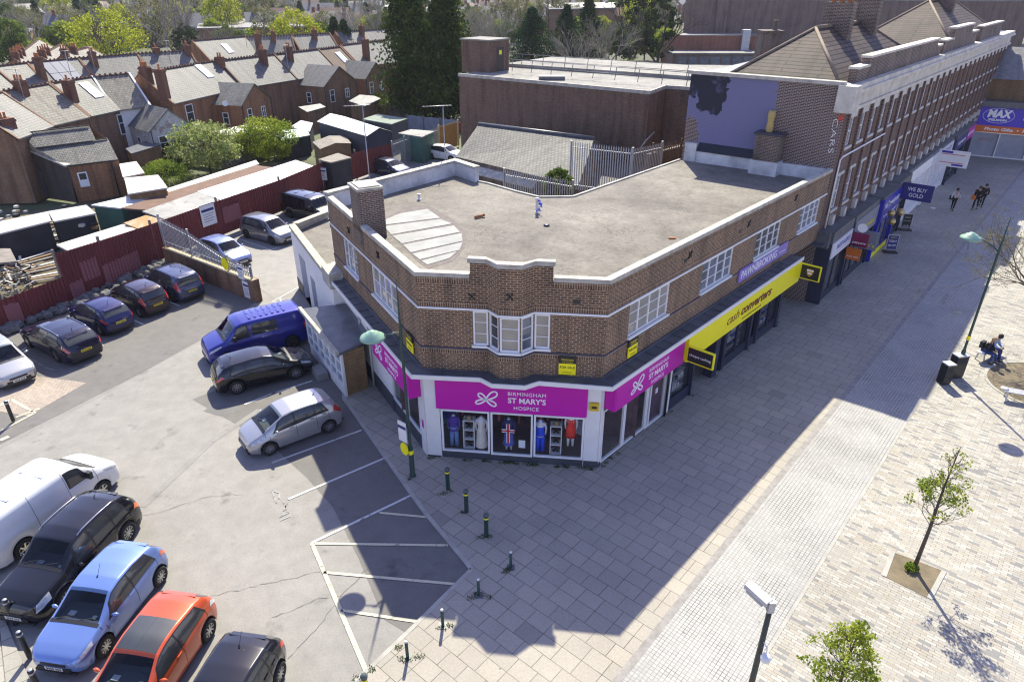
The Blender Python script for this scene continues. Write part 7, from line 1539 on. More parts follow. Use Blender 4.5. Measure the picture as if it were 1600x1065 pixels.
tree('ivy_tree', 'big half bare tree with dark ivy column behind the second row', *at(292, 132), 9.5, 'ivy', 18, 3.0); tree('bare_tree', 'tall bare brownish tree around the ivy column', *at(278, 134), 15.0, 'bare', 19); tree('bare_tree', 'lower bare tree right of the ivy column', *at(340, 138), 9.5, 'bare', 20)
tree('garden_bush', 'large variegated light green garden bush behind the patched roofs', *G(330, 272, 0)[:2], 4.9, 'bush', 21, 3.1, 'garden bushes'); leafset([o for o in bpy.data.objects if o.name.startswith('garden_bush')][-1], lf_var)
t = tree('garden_bush', 'fresh green bush right of the variegated one', *G(420, 250, 0)[:2], 4.2, 'bush', 22, 2.9, 'garden bushes'); leafset(t, lf_fresh)
t = tree('garden_bush', 'small yellow forsythia in front of the fresh green bush', *G(430, 252, 0)[:2], 2.2, 'bush', 23, 1.6, 'garden bushes'); leafset(t, lf_yel)
t = tree('garden_bush', 'scrubby brownish bush beside the cream garage roofs', *G(262, 292, 0)[:2], 2.3, 'bush', 24, 2.2, 'garden bushes'); leafset(t, lf_gre)
t = tree('garden_bush', 'dark round evergreen by the orange brick wing', *G(283, 262, 0)[:2], 2.6, 'bush', 25, 1.5, 'garden bushes'); leafset(t, lf_ivy)
for k, (px, py, lab) in enumerate([(565, 176, 'smallest yellow shrub, left of three'), (574, 175, 'middle yellow shrub beside the outhouse'), (588, 174, 'largest yellow shrub below the conifers')]): t = tree('yellow_shrub', lab, *G(px, py, 0)[:2], 1.7 + .5 * k, 'bush', 30 + k, 1.1 + .3 * k, 'yellow shrubs below the conifers'); leafset(t, lf_yel)
g = G(872, 318, 4.3); t = tree('weed_shrub', 'green buddleia growing through the palisade behind the roof', g.x, g.y, 2.1, 'bush', 40, .9, z0=4.3); leafset(t, lf_mid)
# young street trees
def young(label, x, y, h, seed, tuft=True, leafy_h=(.42, .72), rad_=.72):
    rr = random.Random(seed); t = thing('street_tree', label, 'tree', (x, y, 0), 0, 'young street trees on the square'); tr = MB(); cr = MB()
    tr.tube([(0, 0, 0), (.02, 0, h * .35), (.0, .02, h * .7), (.03, 0, h)], [.065, .05, .03, .008], 8); tips = []
    for k in range(26):
        f = .36 + .58 * k / 26; a = k * 2.4; L_ = rad_ * (1.15 - f) * 1.7; branches(tr, (0, 0, h * f), (cos(a), sin(a), .75), L_ * .55, .014, 2, rr, .6, .2, tips, 4, 3, .55, .004)
    for p in tips:
        if leafy_h[0] * h * .8 < p.z < leafy_h[1] * h and rr.random() < .6 or rr.random() < .10: leaves(cr, p, (.13, .13, .11), 18, .038, rr, .0)
        elif rr.random() < .5: leaves(cr, p, (.04,) * 3, 2, .02, rr, 0, 1)
    tr.build('trunk', m_bark, t, False); cr.build('crown', [lf_fresh, lf_bud], t, False)
    if tuft: q = MB(); leaves(q, (-.12, -.05, .12), (.22, .18, .14), 420, .035, rr, .0); q.build('basal_shoots', lf_gre, t, False)
    return t
g = G(1428, 888, 0); young('young street tree with bare twiggy top in the square soil pit', g.x, g.y, 4.7, 50)
g = G(1332, 1010, 3.7); young('young street tree cut by the bottom edge, its leafy top showing', g.x, g.y, 4.4, 51, leafy_h=(.4, 1.1), rad_=.85)
g = G(1632, 572, 0); rr = random.Random(52); t = thing('bare_tree', 'mature bare spring tree leaning in from the right edge over the lamp post', 'tree', (g.x, g.y, 0)); tr = MB(); cr = MB(); tips = []
tr.tube([(0, 0, 0), (.1, .1, 1.4), (.1, .5, 2.9)], [.16, .13, .11], 8)
for k, d in enumerate([(-1, .8, .75), (-1, 1.3, .8), (-1, .25, .55), (.2, .6, 1.4), (.7, .2, 1.1), (-.1, -.6, 1.2), (-.6, .9, 1.1)]): branches(tr, (.1, .5, 2.8), d, 2.05, .05, 4, rr, .62, .08, tips, 5, 3, .56, .005)
for p in tips: leaves(cr, p, (.14, .14, .12), 8, .028, rr, 0)
tr.build('trunk', plain('sunny_bark', (.16, .125, .085), .9, var=.4, ns=3), t, False); cr.build('crown', lf_bud, t, False); q = MB(); leaves(q, (-.5, 0, .15), (.35, .3, .2), 500, .045, rr, 0); q.build('basal_shoots', lf_fresh, t, False)  # lighter tan bark than on the young street trees
# weeds at wall foot and in paving joints
q = MB(); rr = random.Random(60)
for (px, py) in [(640, 748), (955, 716), (700, 768), (690, 772), (729, 800), (760, 838), (752, 838), (745, 928), (735, 935), (758, 932), (690, 980), (700, 975), (640, 1030), (630, 1028), (655, 1024), (798, 888), (790, 892), (1255, 458), (1262, 455), (1215, 505), (1315, 405), (1340, 402), (1432, 322), (1440, 312), (560, 1060), (575, 1045), (625, 1012)]:
    for _ in range(3): g = G(px + rr.uniform(-6, 6), py + rr.uniform(-2, 2), 0); leaves(q, (g.x, g.y, .02), (.12, .10, .03), 16, .022, rr, 0)
for t_ in (.2, 1.6, 2.3, 2.9, 3.2, 3.4, 3.9, 4.1, 5.0, 5.3, 5.9, 6.3):
    for _ in range(4): p_ = FF.P(t_ + rr.uniform(-.14, .14), .12 + rr.random() * .12, .02); leaves(q, p_, (.13, .08, .05), 20, .024, rr, 0)
for t_ in (.1, .5, 1.2, 5.0, 5.2, 6.9, 9.1, 12.6, 16.1):
    for _ in range(2): p_ = FR.P(t_ + rr.uniform(-.1, .1), .14 + rr.random() * .1, .02); leaves(q, p_, (.12, .08, .05), 16, .022, rr, 0)
tag(q.build('weeds', leafy('weed_green', (.05, .09, .02), (.10, .14, .03), .3)), 'weeds growing along the wall foot and around bollards', None, None, 'stuff')
# ---------------------------------------------------------------- street furniture
m_green = plain('lamp_green', (.02, .055, .045), .45, var=.15, ns=2); m_pgreen = plain('pale_green_head', (.22, .36, .28), .4, var=.06)
def street_lamp(label, px, py, ztop, zarm, dirn, arm, hz):
    g = G(px, py, 0); t = thing('street_lamp', label, 'street lamp', g, group='green street lamps')
    q = MB(); q.lathe((0, 0, 0), [(.12, 0), (.12, .06), (.10, .1), (.09, 1.3), (.055, 1.45), (.05, zarm), (.045, zarm + .1), (.01, ztop)], 12); q.build('pole', m_green, t, False)
    d = Vector((cos(dirn), sin(dirn), 0)); q = MB(); q.tube([(0, 0, zarm - .25), d * arm * .35 + Vector((0, 0, zarm - .05)), d * arm + Vector((0, 0, hz + .05))], [.035, .03, .022], 6); q.bar((0, 0, zarm - .02), d * arm * .5 + Vector((0, 0, zarm - .0)), .02); q.build('arm', m_green, t, False)
    c = d * (arm + .38) + Vector((0, 0, hz)); q = MB(); q.lathe(c, [(.0, .24), (.10, .23), (.14, .17), (.24, .15), (.27, .08), (.40, .04), (.43, -.04), (.38, -.08), (.0, -.10)], 20); q.build('lamp_head', m_pgreen, t, False)
    q = MB(); q.lathe((0, 0, 0), [(.095, 1.02), (.102, 1.03), (.102, 1.18), (.095, 1.19)], 12) if label.startswith('green street lamp by') else q.lathe((0, 0, 0), [(.07, 1.9), (.078, 1.91), (.078, 2.1), (.07, 2.11)], 12); q.build('yellow_band', m_yel, t, False); return t
lamp1 = street_lamp('green street lamp by the corner shop with a domed head over the canopy', 645, 743, 7.9, 6.0, rad(185), .55, 5.85)
lamp2 = street_lamp('green street lamp with a spike top beside the litter bins', 1492.5, 587, 7.67, 6.35, rad(143), .75, 6.5)
gl = lamp1.location; Fp = Fac((gl.x - .02, gl.y - .05), ang=-38); z1 = zat(0, 640, 645, 743, 0)
q = MB(); q.fbox(Fp, -.38, .02, .10, .13, 1.6, 2.45); b = q.build('parking_notice', m_wpaint); tag(b, 'white notice with blue band strapped to the lamp post by the corner', 'sign'); q = MB(); q.fbox(Fp, -.38, .02, .131, .135, 2.15, 2.28); q.build('blue_band', m_navy, b)
q = MB(); q.poly([Fp.P(-.16 + .2 * cos(a), .12, 1.27 + .27 * sin(a)) for a in [i * pi / 8 for i in range(16)]]); q.poly([Fp.P(-.16 + .2 * cos(a), .10, 1.27 + .27 * sin(a)) for a in [i * pi / 8 for i in range(16)]][::-1]); tag(q.build('round_sign', m_yel), 'yellow oval sign under the white notice on the lamp post', 'sign')
def bollard(px, py, kind, label, group, h=None):
    g = G(px, py, 0 if kind != 'black' else 0); t = thing('bollard', label, 'bollard', g, group=group); q = MB()
    if kind == 'cap': q.lathe((0, 0, 0), [(.075, 0), (.075, .82), (.09, .84), (.09, .88), (.075, .89)], 12); q.build('post', m_green, t, False); q = MB(); q.lathe((0, 0, 0), [(.078, .755), (.082, .76), (.082, .81), (.078, .815)], 12); q.build('yellow_band', m_yel, t, False); q = MB(); q.lathe((0, 0, 0), [(.095, .885), (.10, .91), (.075, .96), (.0, .985)], 12); q.build('cap', plain('cap_grey', (.07, .09, .09), .4), t, False)
    elif kind == 'thin': q.lathe((0, 0, 0), [(.045, 0), (.045, .62), (.0, .63)], 10); q.build('post', m_green, t, False); q = MB(); q.lathe((0, 0, 0), [(.042, .632), (.042, .66), (0, .67)], 10); q.build('cap', m_wpaint, t, False); q = MB(); q.box(-.12, .12, -.12, .12, 0, .012); q.build('base_plate', m_lead, t, False)
    else: q.lathe((0, 0, 0), [(.075, 0), (.075, .95), (.06, .98), (0, .985)], 12); q.build('post', m_black, t, False); q = MB(); q.lathe((0, 0, 0), [(.076, .84), (.079, .845), (.079, .89), (.076, .895)], 12); q.lathe((0, 0, 0), [(.055, .981), (.05, .99), (0, .991)], 12); q.build('grey_band', m_galv, t, False)
gb_ = 'green bollards on the footway'
for px, py, k, lb in [(700, 764, 'cap', 'green bollard nearest the shop, closest to the lamp post'), (729, 799, 'cap', 'second green bollard out from the lamp post'), (760, 837, 'cap', 'third green bollard standing farthest onto the slabs'), (798, 886, 'thin', 'slim green post rightmost in the line, no cap band'), (748, 929, 'thin', 'slim green post at the kerb corner of the car park'), (692, 977, 'thin', 'slim green post at the edge of the building shadow'), (637, 1027, 'thin', 'slim green post standing in sunlight near the bottom'), (574, 1092, 'cap', 'green capped bollard cut by the bottom edge beside the cream line')]: bollard(px, py, k, lb, gb_)
for px, py, lb in [(25, 974, 'black bollard by the black off-roader bonnet'), (47, 1025, 'black bollard beside the sky blue hatchback'), (66, 1085, 'black bollard cut by the bottom left edge'), (21, 657, 'lone black bollard by the yellow lines at the left')]: bollard(px, py, 'black', lb, 'black bollards')
def bin_(px, py, h, w, label, rz, slots=True):
    g = G(px, py, 0); t = thing('litter_bin', label, 'bin', g, rz, 'litter bins by the lamp post'); q = MB(); q.box(-w / 2, w / 2, -.2, .2, .06, h - .06); q.build('body', m_black, t, False); q = MB(); q.box(-w / 2 - .01, w / 2 + .01, -.21, .21, h - .055, h); q.build('lid', m_galv, t, False)
    q = MB(); q.box(-w / 2 + .03, w / 2 - .03, -.19, .19, 0, .06); q.build('foot', m_trim, t, False)
    if slots: q = MB(); q.box(-w / 2 + .06, w / 2 - .06, -.206, -.2, h - .4, h - .16); q.build('opening', m_dark, t, False)
bin_(1473, 598, 1.05, .42, 'black bin with light grey top standing in front', rad(12)); bin_(1490, 588, 1.18, .6, 'wider black bin with open slot behind the lamp post', rad(12))
def bench(g, rz, label):
    t = thing('bench', label, 'bench', g, rz, 'backless benches round the planting bed'); q = MB()
    for k in range(5): q.box(-.9, .9, -.22 + k * .09, -.145 + k * .09, .43, .46)
    q.build('seat', plain('bench_slats', (.42, .42, .44), .5, var=.15), t, False)
    for s_ in (-.72, .72):
        q = MB(); q.bar((s_, -.2, 0), (s_, -.12, .43), .05, .05); q.bar((s_, .2, 0), (s_, .12, .43), .05, .05); q.bar((s_, -.2, .41), (s_, .2, .41), .05, .04); q.build('leg', m_galv, t, False)
    q = MB(); q.lathe((-.86, 0, 0), [(.0, .455), (.14, .46), (.16, .50), (.10, .53), (0, .54)], 10); q.build('armrest', m_wpaint, t, False); return t
b1, b2 = G(1524, 566, 0), G(1560, 548, 0); bm = (b1 + b2) / 2; BA = rad(32); bench(bm, BA, 'bench beside the planting bed with two people seated on it')
g = G(1600, 628, 0); bench(g, rad(-25), 'empty bench cut by the right edge below the bare tree')
def aboard(px, py, rz, face, label, lines):
    g = G(px, py, 0); t = thing('a_board', label, 'pavement sign', g, rz, 'pavement signs outside the parade'); q = MB(); q.box(-.36, .36, -.05, .0, .18, 1.25); q.build('frame', m_galv, t, False); q = MB(); q.box(-.31, .31, -.058, -.051, .24, 1.19); pf = q.build('poster', face, t, False)
    q = MB(); q.box(-.42, .42, -.28, .24, 0, .09); q.bar((-.3, -.02, .09), (-.3, -.02, .2), .05); q.bar((.3, -.02, .09), (.3, -.02, .2), .05); q.build('base', m_trim, t, False)
    for body_, z, sz, wd, mt in lines:
        cu = bpy.data.curves.new('t', 'FONT'); cu.body = body_; cu.size = sz; cu.align_x = 'CENTER'; cu.align_y = 'CENTER'; cu.extrude = .002; o = bpy.data.objects.new('t', cu); C.objects.link(o); bpy.context.view_layer.update(); s_ = wd / max(.01, o.dimensions.x)
        me = bpy.data.meshes.new_from_object(o.evaluated_get(bpy.context.evaluated_depsgraph_get())); me.transform(Matrix.Translation((0, -.062, z)) @ Matrix.Rotation(pi / 2, 4, 'X') @ Matrix.Diagonal((s_, 1, 1, 1))); me.materials.clear(); me.materials.append(mt); bpy.data.objects.remove(o); o = bpy.data.objects.new('lettering', me); C.objects.link(o); o.parent = t
aboard(1390, 394, rad(-8), m_navy, 'dark blue pavement sign with white handwriting, nearer of the two', [('GOLD', 1.05, .12, .4, m_ytext), ('TODAY', .8, .22, .5, m_wtext), ('20% OFF', .5, .2, .5, m_wtext)])
aboard(1413, 359, rad(-8), m_black, 'black pavement sign with grey frame, farther of the two', [('WE BUY', .95, .14, .4, m_rim), ('ANY PHONE', .7, .14, .5, m_rim), ('cash today', .35, .1, .4, m_wtext)])
g = G(1458, 325, 0); q = MB(); q.lathe((0, 0, 0), [(.0, .03), (.16, .02), (.2, 0)], 9); o = q.build('litter', m_wpaint, None, False); o.location = g; tag(o, 'scrap of white paper lying on the shaded paving', 'litter')
# floodlight and camera pole at the bottom
zt = 6.0; g = G(1204, 948, zt); t = thing('camera_pole', 'dark olive pole with floodlight head and camera, cut by the bottom edge', 'pole', (g.x, g.y, 0)); q = MB(); q.tube([(0, 0, 0), (0, 0, zt)], [.075, .05], 10); q.build('pole', plain('olive_pole', (.055, .055, .035), .5), t, False)
q = MB(); a = Vector((-.05, -.02, zt + .12)); d = Vector((-.28, .42, .05)); q.bar(a, a + d, .20, .10); q.bar(a + d * .15 - Vector((0, 0, .09)), a + d * .9 - Vector((0, 0, .08)), .2, .05, 1); q.bar((0, 0, zt - .1), (0, 0, zt + .16), .12, .12, 1); q.build('floodlight', [plain('lamp_housing', (.42, .42, .44), .35), m_galv], t, False)
q = MB(); q.tube([(0, 0, zt - .9), (.02, -.2, zt - .85), (.03, -.22, zt - 1.05)], .012, 5); q.lathe((.03, -.22, zt - 1.2), [(0, 0), (.09, .02), (.10, .08), (.07, .15), (0, .16)], 10); q.build('dome_camera', m_wpaint, t, False)
# ---------------------------------------------------------------- people
m_skin = plain('skin', (.42, .24, .17), .55, var=.05); m_hair_d = plain('hair_dark', (.025, .018, .014), .7); m_hair_l = plain('hair_fair', (.42, .30, .18), .7)
def skinmesh(name, verts, edges, radii, mat, parent, root=0, sub=1):
    me = bpy.data.meshes.new(name); me.from_pydata(verts, edges, []); o = bpy.data.objects.new(name, me); C.objects.link(o)
    md = o.modifiers.new('skin', 'SKIN'); md.use_smooth_shade = True
    if not me.skin_vertices: return o
    for i, r_ in enumerate(radii): me.skin_vertices[0].data[i].radius = (r_ if isinstance(r_, tuple) else (r_, r_)); me.skin_vertices[0].data[i].use_root = (i == root)
    if sub: s_ = o.modifiers.new('sub', 'SUBSURF'); s_.levels = sub; s_.render_levels = sub
    bpy.context.view_layer.update(); m2 = bpy.data.meshes.new_from_object(o.evaluated_get(bpy.context.evaluated_depsgraph_get())); bpy.data.objects.remove(o)
    m2.materials.clear(); m2.materials.append(mat); m2.polygons.foreach_set('use_smooth', [True] * len(m2.polygons)); o = bpy.data.objects.new(name, m2); C.objects.link(o); o.parent = parent; return o
def person(label, loc, rz, pose='walk', top=(.02, .02, .02), legs=(.05, .05, .07), hair=None, coat=False, group=None, s=1.0, phase=1, bag=None):
    t = thing('person', label, 'person', loc, rz, group)
    # x is forward; joints
    if pose == 'walk':
        J = dict(pel=(0, 0, .93), wai=(0, 0, 1.08), che=(.02, 0, 1.30), nec=(.03, 0, 1.47), hd1=(.05, 0, 1.56), hd2=(.07, 0, 1.66), hd3=(.06, 0, 1.74))
        for sd, n in ((1, 'l'), (-1, 'r')):
            k = phase * sd; J['hip' + n] = (0, .10 * sd, .90); J['kne' + n] = (.12 * k + .05, .10 * sd, .50); J['ank' + n] = (.26 * k - .06, .10 * sd, .10 + (.05 if k < 0 else 0)); J['toe' + n] = (.26 * k + .12, .11 * sd, .05)
            J['sho' + n] = (.01, .19 * sd, 1.41); J['elb' + n] = (-.13 * k, .24 * sd, 1.14); J['wri' + n] = (-.13 * k + .08, .24 * sd, .92); J['pal' + n] = (-.13 * k + .11, .24 * sd, .86)
    else:
        J = dict(pel=(0, 0, .52), wai=(.03, 0, .66), che=(.12, 0, .88), nec=(.18, 0, 1.04), hd1=(.22, 0, 1.12), hd2=(.26, 0, 1.21), hd3=(.26, 0, 1.29))
        for sd, n in ((1, 'l'), (-1, 'r')):
            J['hip' + n] = (.02, .10 * sd, .51); J['kne' + n] = (.44, .12 * sd, .50); J['ank' + n] = (.50 + .08 * phase * sd, .12 * sd, .10); J['toe' + n] = (.67 + .08 * phase * sd, .13 * sd, .05)
            J['sho' + n] = (.12, .19 * sd, .98); J['elb' + n] = (.20, .24 * sd, .72); J['wri' + n] = (.40, .12 * sd, .66); J['pal' + n] = (.47, .09 * sd, .65)
    for n in 'lr':
        w_, p_ = Vector(J['wri' + n]), Vector(J['pal' + n]); d = (p_ - w_).normalized(); sx = Vector((0, 1 if n == 'l' else -1, 0)); side = d.cross(sx).normalized()
        for i in range(4): off = side * (.032 - .021 * i); ln = (.035, .042, .038, .028)[i]; J[f'f{i}a{n}'] = tuple(p_ + off + d * .035); J[f'f{i}b{n}'] = tuple(p_ + off + d * (.035 + ln) - sx * .012)
        J['th' + n] = tuple(p_ + side * .055 - d * .005 - sx * .01)
    Rr = dict(pel=.125, wai=.115, che=.135, nec=.055, hd1=.062, hd2=.095, hd3=.075); 
    for n in 'lr': Rr.update({'hip' + n: .085, 'kne' + n: .055, 'ank' + n: .038, 'toe' + n: .035, 'sho' + n: .055, 'elb' + n: .042, 'wri' + n: .027, 'pal' + n: .036, 'th' + n: .010}); Rr.update({f'f{i}{c}{n}': .009 for i in range(4) for c in 'ab'})
    ed = [('pel', 'wai'), ('wai', 'che'), ('che', 'nec'), ('nec', 'hd1'), ('hd1', 'hd2'), ('hd2', 'hd3')]
    for n in 'lr': ed += [('pel', 'hip' + n), ('hip' + n, 'kne' + n), ('kne' + n, 'ank' + n), ('ank' + n, 'toe' + n), ('che', 'sho' + n), ('sho' + n, 'elb' + n), ('elb' + n, 'wri' + n), ('wri' + n, 'pal' + n), ('pal' + n, 'th' + n)] + [e for i in range(4) for e in (('pal' + n, f'f{i}a{n}'), (f'f{i}a{n}', f'f{i}b{n}'))]
    def mk(nm, keys, grow, mat, extra=0):
        idx = {k: i for i, k in enumerate(keys)}; return skinmesh(nm, [Vector(J[k]) * s for k in keys], [(idx[a], idx[b]) for a, b in ed if a in idx and b in idx], [(Rr[k] + grow) * s for k in keys], mat, t, 0)
    mk('body', list(J), 0, m_skin)
    mk('top', ['che', 'wai', 'pel', 'nec'] + [a + n for n in 'lr' for a in ('sho', 'elb', 'wri')], .020, plain('cloth_%d_%d_%d' % tuple(int(c * 99) for c in top), top, .9, var=.15, ns=5)) if False else None
    J2 = dict(J); J['nec'] = tuple(Vector(J['nec']) * .55 + Vector(J['che']) * .45)
    mt = plain('cloth_%d_%d_%d' % tuple(int(c * 99) for c in top), top, .9, var=.15, ns=5); ml = plain('cloth_%d_%d_%d' % tuple(int(c * 99) for c in legs), legs, .9, var=.15, ns=5)
    mk('top', ['che', 'wai', 'pel', 'nec'] + [a + n for n in 'lr' for a in ('sho', 'elb', 'wri')] + (['hipl', 'hipr'] if coat else []), .022, mt)
    mk('trousers', ['pel'] + [a + n for n in 'lr' for a in ('hip', 'kne', 'ank')], .016, ml); J['nec'] = J2['nec']
    for n in 'lr':
        a, b = Vector(J['ank' + n]), Vector(J['toe' + n]); q = MB(); q.tube([(a.x - .05, a.y, b.z) , (a.x + .03, a.y, b.z + .01), tuple(b)], [.042, .05, .04], 8); sh_ = q.build('shoe', m_btext, t, False); sh_.scale = (s,) * 3
    h2 = Vector(J['hd2']) * s; q = MB(); q.lathe(h2 + Vector((-.015, 0, -.05)), [(.085, -.04), (.108, .02), (.112, .08), (.09, .14), (.04, .17), (0, .175)], 12); q.build('hair', hair or m_hair_d, t, False)
    q = MB(); f_ = h2 + Vector((.09, 0, 0)); q.tube([f_ + Vector((-.01, 0, .02)), f_ + Vector((.022, 0, -.02))], [.008, .016], 6)
    for sd in (1, -1): q.lathe(f_ + Vector((-.010, .033 * sd, .02)), [(0, -.012), (.012, 0), (0, .012)], 6, 1); q.lathe(h2 + Vector((.0, .095 * sd, -.02)), [(0, -.03), (.02, 0), (0, .03)], 6)
    q.bar(f_ + Vector((-.008, -.022, -.045)), f_ + Vector((-.008, .022, -.045)), .012, .01, 2); q.build('face', [m_skin, m_btext, plain('lips', (.35, .10, .08), .5)], t, False)
    if bag: q = MB(); c = Vector(bag[1]) * s; q.box(c.x - .08, c.x + .08, c.y - .15, c.y + .15, c.z - .2, c.z + .12); b = q.build('bag', plain('bag_%d' % int(bag[0][0] * 99), bag[0], .7), None, False); b.location = loc; b.rotation_euler = (0, 0, rz); tag(b, bag[2], 'bag')
    return t
gp = 'people walking along the shaded parade'
person('person in black coat and grey trousers walking by the parade shops', G(1477, 277, 0), rad(228), top=(.012, .012, .015), legs=(.16, .16, .19), hair=plain('hair_grey', (.3, .28, .27), .7), coat=True, group=gp, s=1.05)
person('person all in black walking just ahead of the grey trousered one', G(1495, 262, 0), rad(225), top=(.012, .012, .014), legs=(.012, .012, .014), coat=True, group=gp, phase=-1, s=1.03)
person('person in a black jacket farthest of the trio near the photo shop', G(1500, 254, 0), rad(230), top=(.015, .015, .02), legs=(.02, .02, .03), group=gp)
person('person in white jacket and black trousers walking away up the street', G(1487, 328, 0), rad(48), top=(.55, .55, .56), legs=(.012, .012, .014), coat=True, group=gp, bag=((.02, .02, .03), (.0, .26, 1.0), 'dark bag hanging at the side of the white jacketed walker'))
person('person in long black coat holding an orange bag', G(1522, 327, 0), rad(228), top=(.012, .010, .012), legs=(.012, .012, .014), coat=True, group=gp, phase=-1, s=1.08, bag=((.6, .16, .02), (.22, -.24, .95), 'orange bag carried by the walker in the long black coat'))
person('person in a dark coat close beside the orange bag carrier', G(1532, 322, 0), rad(228), top=(.03, .02, .02), legs=(.014, .012, .014), coat=True, group=gp, s=1.05)
dirB = Vector((cos(BA), sin(BA), 0)); fw = BA - pi / 2
person('person in black jacket and blue jeans seated at the near end of the bench', bm - dirB * .55, fw, 'sit', (.012, .012, .014), (.03, .06, .20), m_hair_l, group='people seated on the bench', bag=((.015, .015, .018), (-.16, 0, .82), 'black backpack worn by the seated person in jeans'))
person('person in pale blue shirt with dark hair seated beside the black jacket', bm + dirB * .05, fw, 'sit', (.30, .42, .62), (.02, .04, .14), m_hair_d, group='people seated on the bench', phase=-1)
for k, (px, py, c_) in enumerate([(1578, 49, (.02, .02, .03)), (1584, 59, (.015, .015, .02)), (1574, 74, (.02, .02, .03)), (1588, 40, (.05, .04, .05)), (1566, 44, (.4, .1, .08))]):
    person(['distant shopper in black nearest the parade cornice', 'distant shopper in dark coat, middle of the far street', 'distant shopper standing in sunlight alone', 'distant shopper highest up at the right edge', 'distant shopper in red top beside the cornice end'][k], G(px, py, 0), rad(60 + 70 * k), top=c_, legs=(.02, .02, .03), group='distant shoppers up the street', s=1.05)
# ---------------------------------------------------------------- window displays
def mannequin(F, t, o, top, low, label, dress=None, z0=.24, h=1.0):
    p = F.P(t, o, z0); m = thing('mannequin', label, 'mannequin', p, F.a - pi / 2, 'mannequins in the shop windows')
    skin_ = plain('mannequin_white', (.8, .8, .8), .4); q = MB()
    q.lathe((0, 0, 0), [(.05, 1.50), (.06, 1.44), (.15, 1.40), (.17, 1.25), (.12, 1.02), (.16, .85), (.15, .78), (0, .76)], 12); q.tube([(0, .17, 1.36), (.0, .22, 1.1), (.03, .2, .85)], [.05, .04, .025], 6); q.tube([(0, -.17, 1.36), (.0, -.22, 1.1), (.03, -.2, .85)], [.05, .04, .025], 6); q.tube([(0, .08, .8), (0, .09, .05)], [.08, .04], 7); q.tube([(0, -.08, .8), (0, -.09, .05)], [.08, .04], 7)
    q.build('form', skin_, m, False)
    if top: q = MB(); q.lathe((0, 0, 0), [(.09, 1.46), (.175, 1.41), (.19, 1.25), (.15, 1.02), (.18, .86), (.17, .8)], 14); q.tube([(0, .17, 1.37), (.0, .23, 1.1), (.03, .21, .88)], [.065, .055, .04], 7); q.tube([(0, -.17, 1.37), (.0, -.23, 1.1), (.03, -.21, .88)], [.065, .055, .04], 7); q.build('garment_top', top, m, False)
    if low == 'dress': q = MB(); q.lathe((0, 0, 0), [(.12, 1.40), (.175, 1.28), (.13, 1.04), (.18, .86), (.2, .5), (.24, dress[1])], 14); q.build('dress', dress[0], m, False)
    elif low: q = MB(); q.tube([(0, .07, .9), (0, .09, .5), (0, .10, .08)], [.10, .085, .08], 8); q.tube([(0, -.07, .9), (0, -.09, .5), (0, -.10, .08)], [.10, .085, .08], 8); q.lathe((0, 0, 0), [(.16, 1.0), (.175, .88), (.15, .8)], 12); q.build('trousers', low, m, False)
cl = m_cloth
mannequin(FF, .98, -.32, cl('cl_purple', (.09, .05, .30)), cl('cl_jeans', (.16, .27, .5)), 'mannequin in a purple jumper and jeans in the left window')
mannequin(FF, 2.05, -.32, None, 'dress', 'mannequin in a long cream dress in the left window', (cl('cl_cream', (.75, .70, .58)), .15))
mannequin(FF, 3.1, -.32, cl('cl_navy', (.04, .04, .12)), 'dress', 'mannequin in red and white patterned dress in the middle window', (cl('cl_navyd', (.10, .12, .4)), .35))
mq = [o for o in bpy.data.objects if o.name.startswith('mannequin') and o.type == 'EMPTY'][-1]
for nm_, bx, mt_ in [('white_bands', [(-.24, .24, .98, 1.12), (-.07, .07, .5, 1.36)], m_wtext), ('red_cross', [(-.24, .24, 1.02, 1.08), (-.035, .035, .5, 1.36)], cl('cl_redc', (.6, .03, .04)))]:
    q = MB()
    for a, b, c, d in bx: q.box(.20 if nm_[0] == 'w' else .21, .215 if nm_[0] == 'w' else .225, a, b, c, d)
    q.build(nm_, mt_, mq, False)
mannequin(FF, 4.3, -.32, None, cl('cl_blue', (.03, .09, .75)), 'mannequin in blue dungarees and a white shirt in the right window', z0=.26)
mq = [o for o in bpy.data.objects if o.name.startswith('mannequin') and o.type == 'EMPTY'][-1]
q = MB(); q.lathe((0, 0, 0), [(.13, 1.28), (.18, 1.22), (.14, 1.02), (.175, .86)], 14); q.bar((.12, .09, 1.26), (.03, .10, 1.46), .05, .02); q.bar((.12, -.09, 1.26), (.03, -.10, 1.46), .05, .02); q.build('bib', MATS['cl_blue'], mq, False)
mannequin(FF, 5.45, -.32, None, 'dress', 'mannequin in a bright red pinafore dress in the right window', (cl('cl_red', (.8, .05, .03)), .55), z0=.6)
for t_, o_, lb in [(1.58, -.34, 'white cube shelf with handbags in the left window'), (4.9, -.34, 'white cube shelf with shoes in the right window')]:
    p = FF.P(t_, o_, .3); s_ = thing('cube_shelf', lb, 'shelf', p, FF.a, 'white cube shelves in the shop windows'); q = MB()
    for z in (.0, .42, .84, 1.26): q.box(-.22, .22, -.18, .18, z, z + .03)
    for x_ in (-.22, .19): q.box(x_, x_ + .03, -.18, .18, .03, 1.26)
    q.build('frame', m_wpaint, s_, False); q = MB()
    for z in (.03, .45, .87): q.tube([(-.1, -.05, z + .06), (0, -.08, z + .14), (.1, -.05, z + .06)], .045, 6, 0)
    o = q.build('shelf_stock', [MATS['goods_black']], s_, False); o['kind'] = 'stuff'
    q = MB(); q.lathe((0, -.02, 1.29), [(.14, 0), (.08, .03), (.08, .12), (0, .13)], 10); tag_o = q.build('sun_hat', cl('cl_straw', (.36, .27, .14)), None, False); tag_o.location = p; tag(tag_o, 'straw hat on top of the ' + lb, 'hat')
q = MB(); rr = random.Random(5)
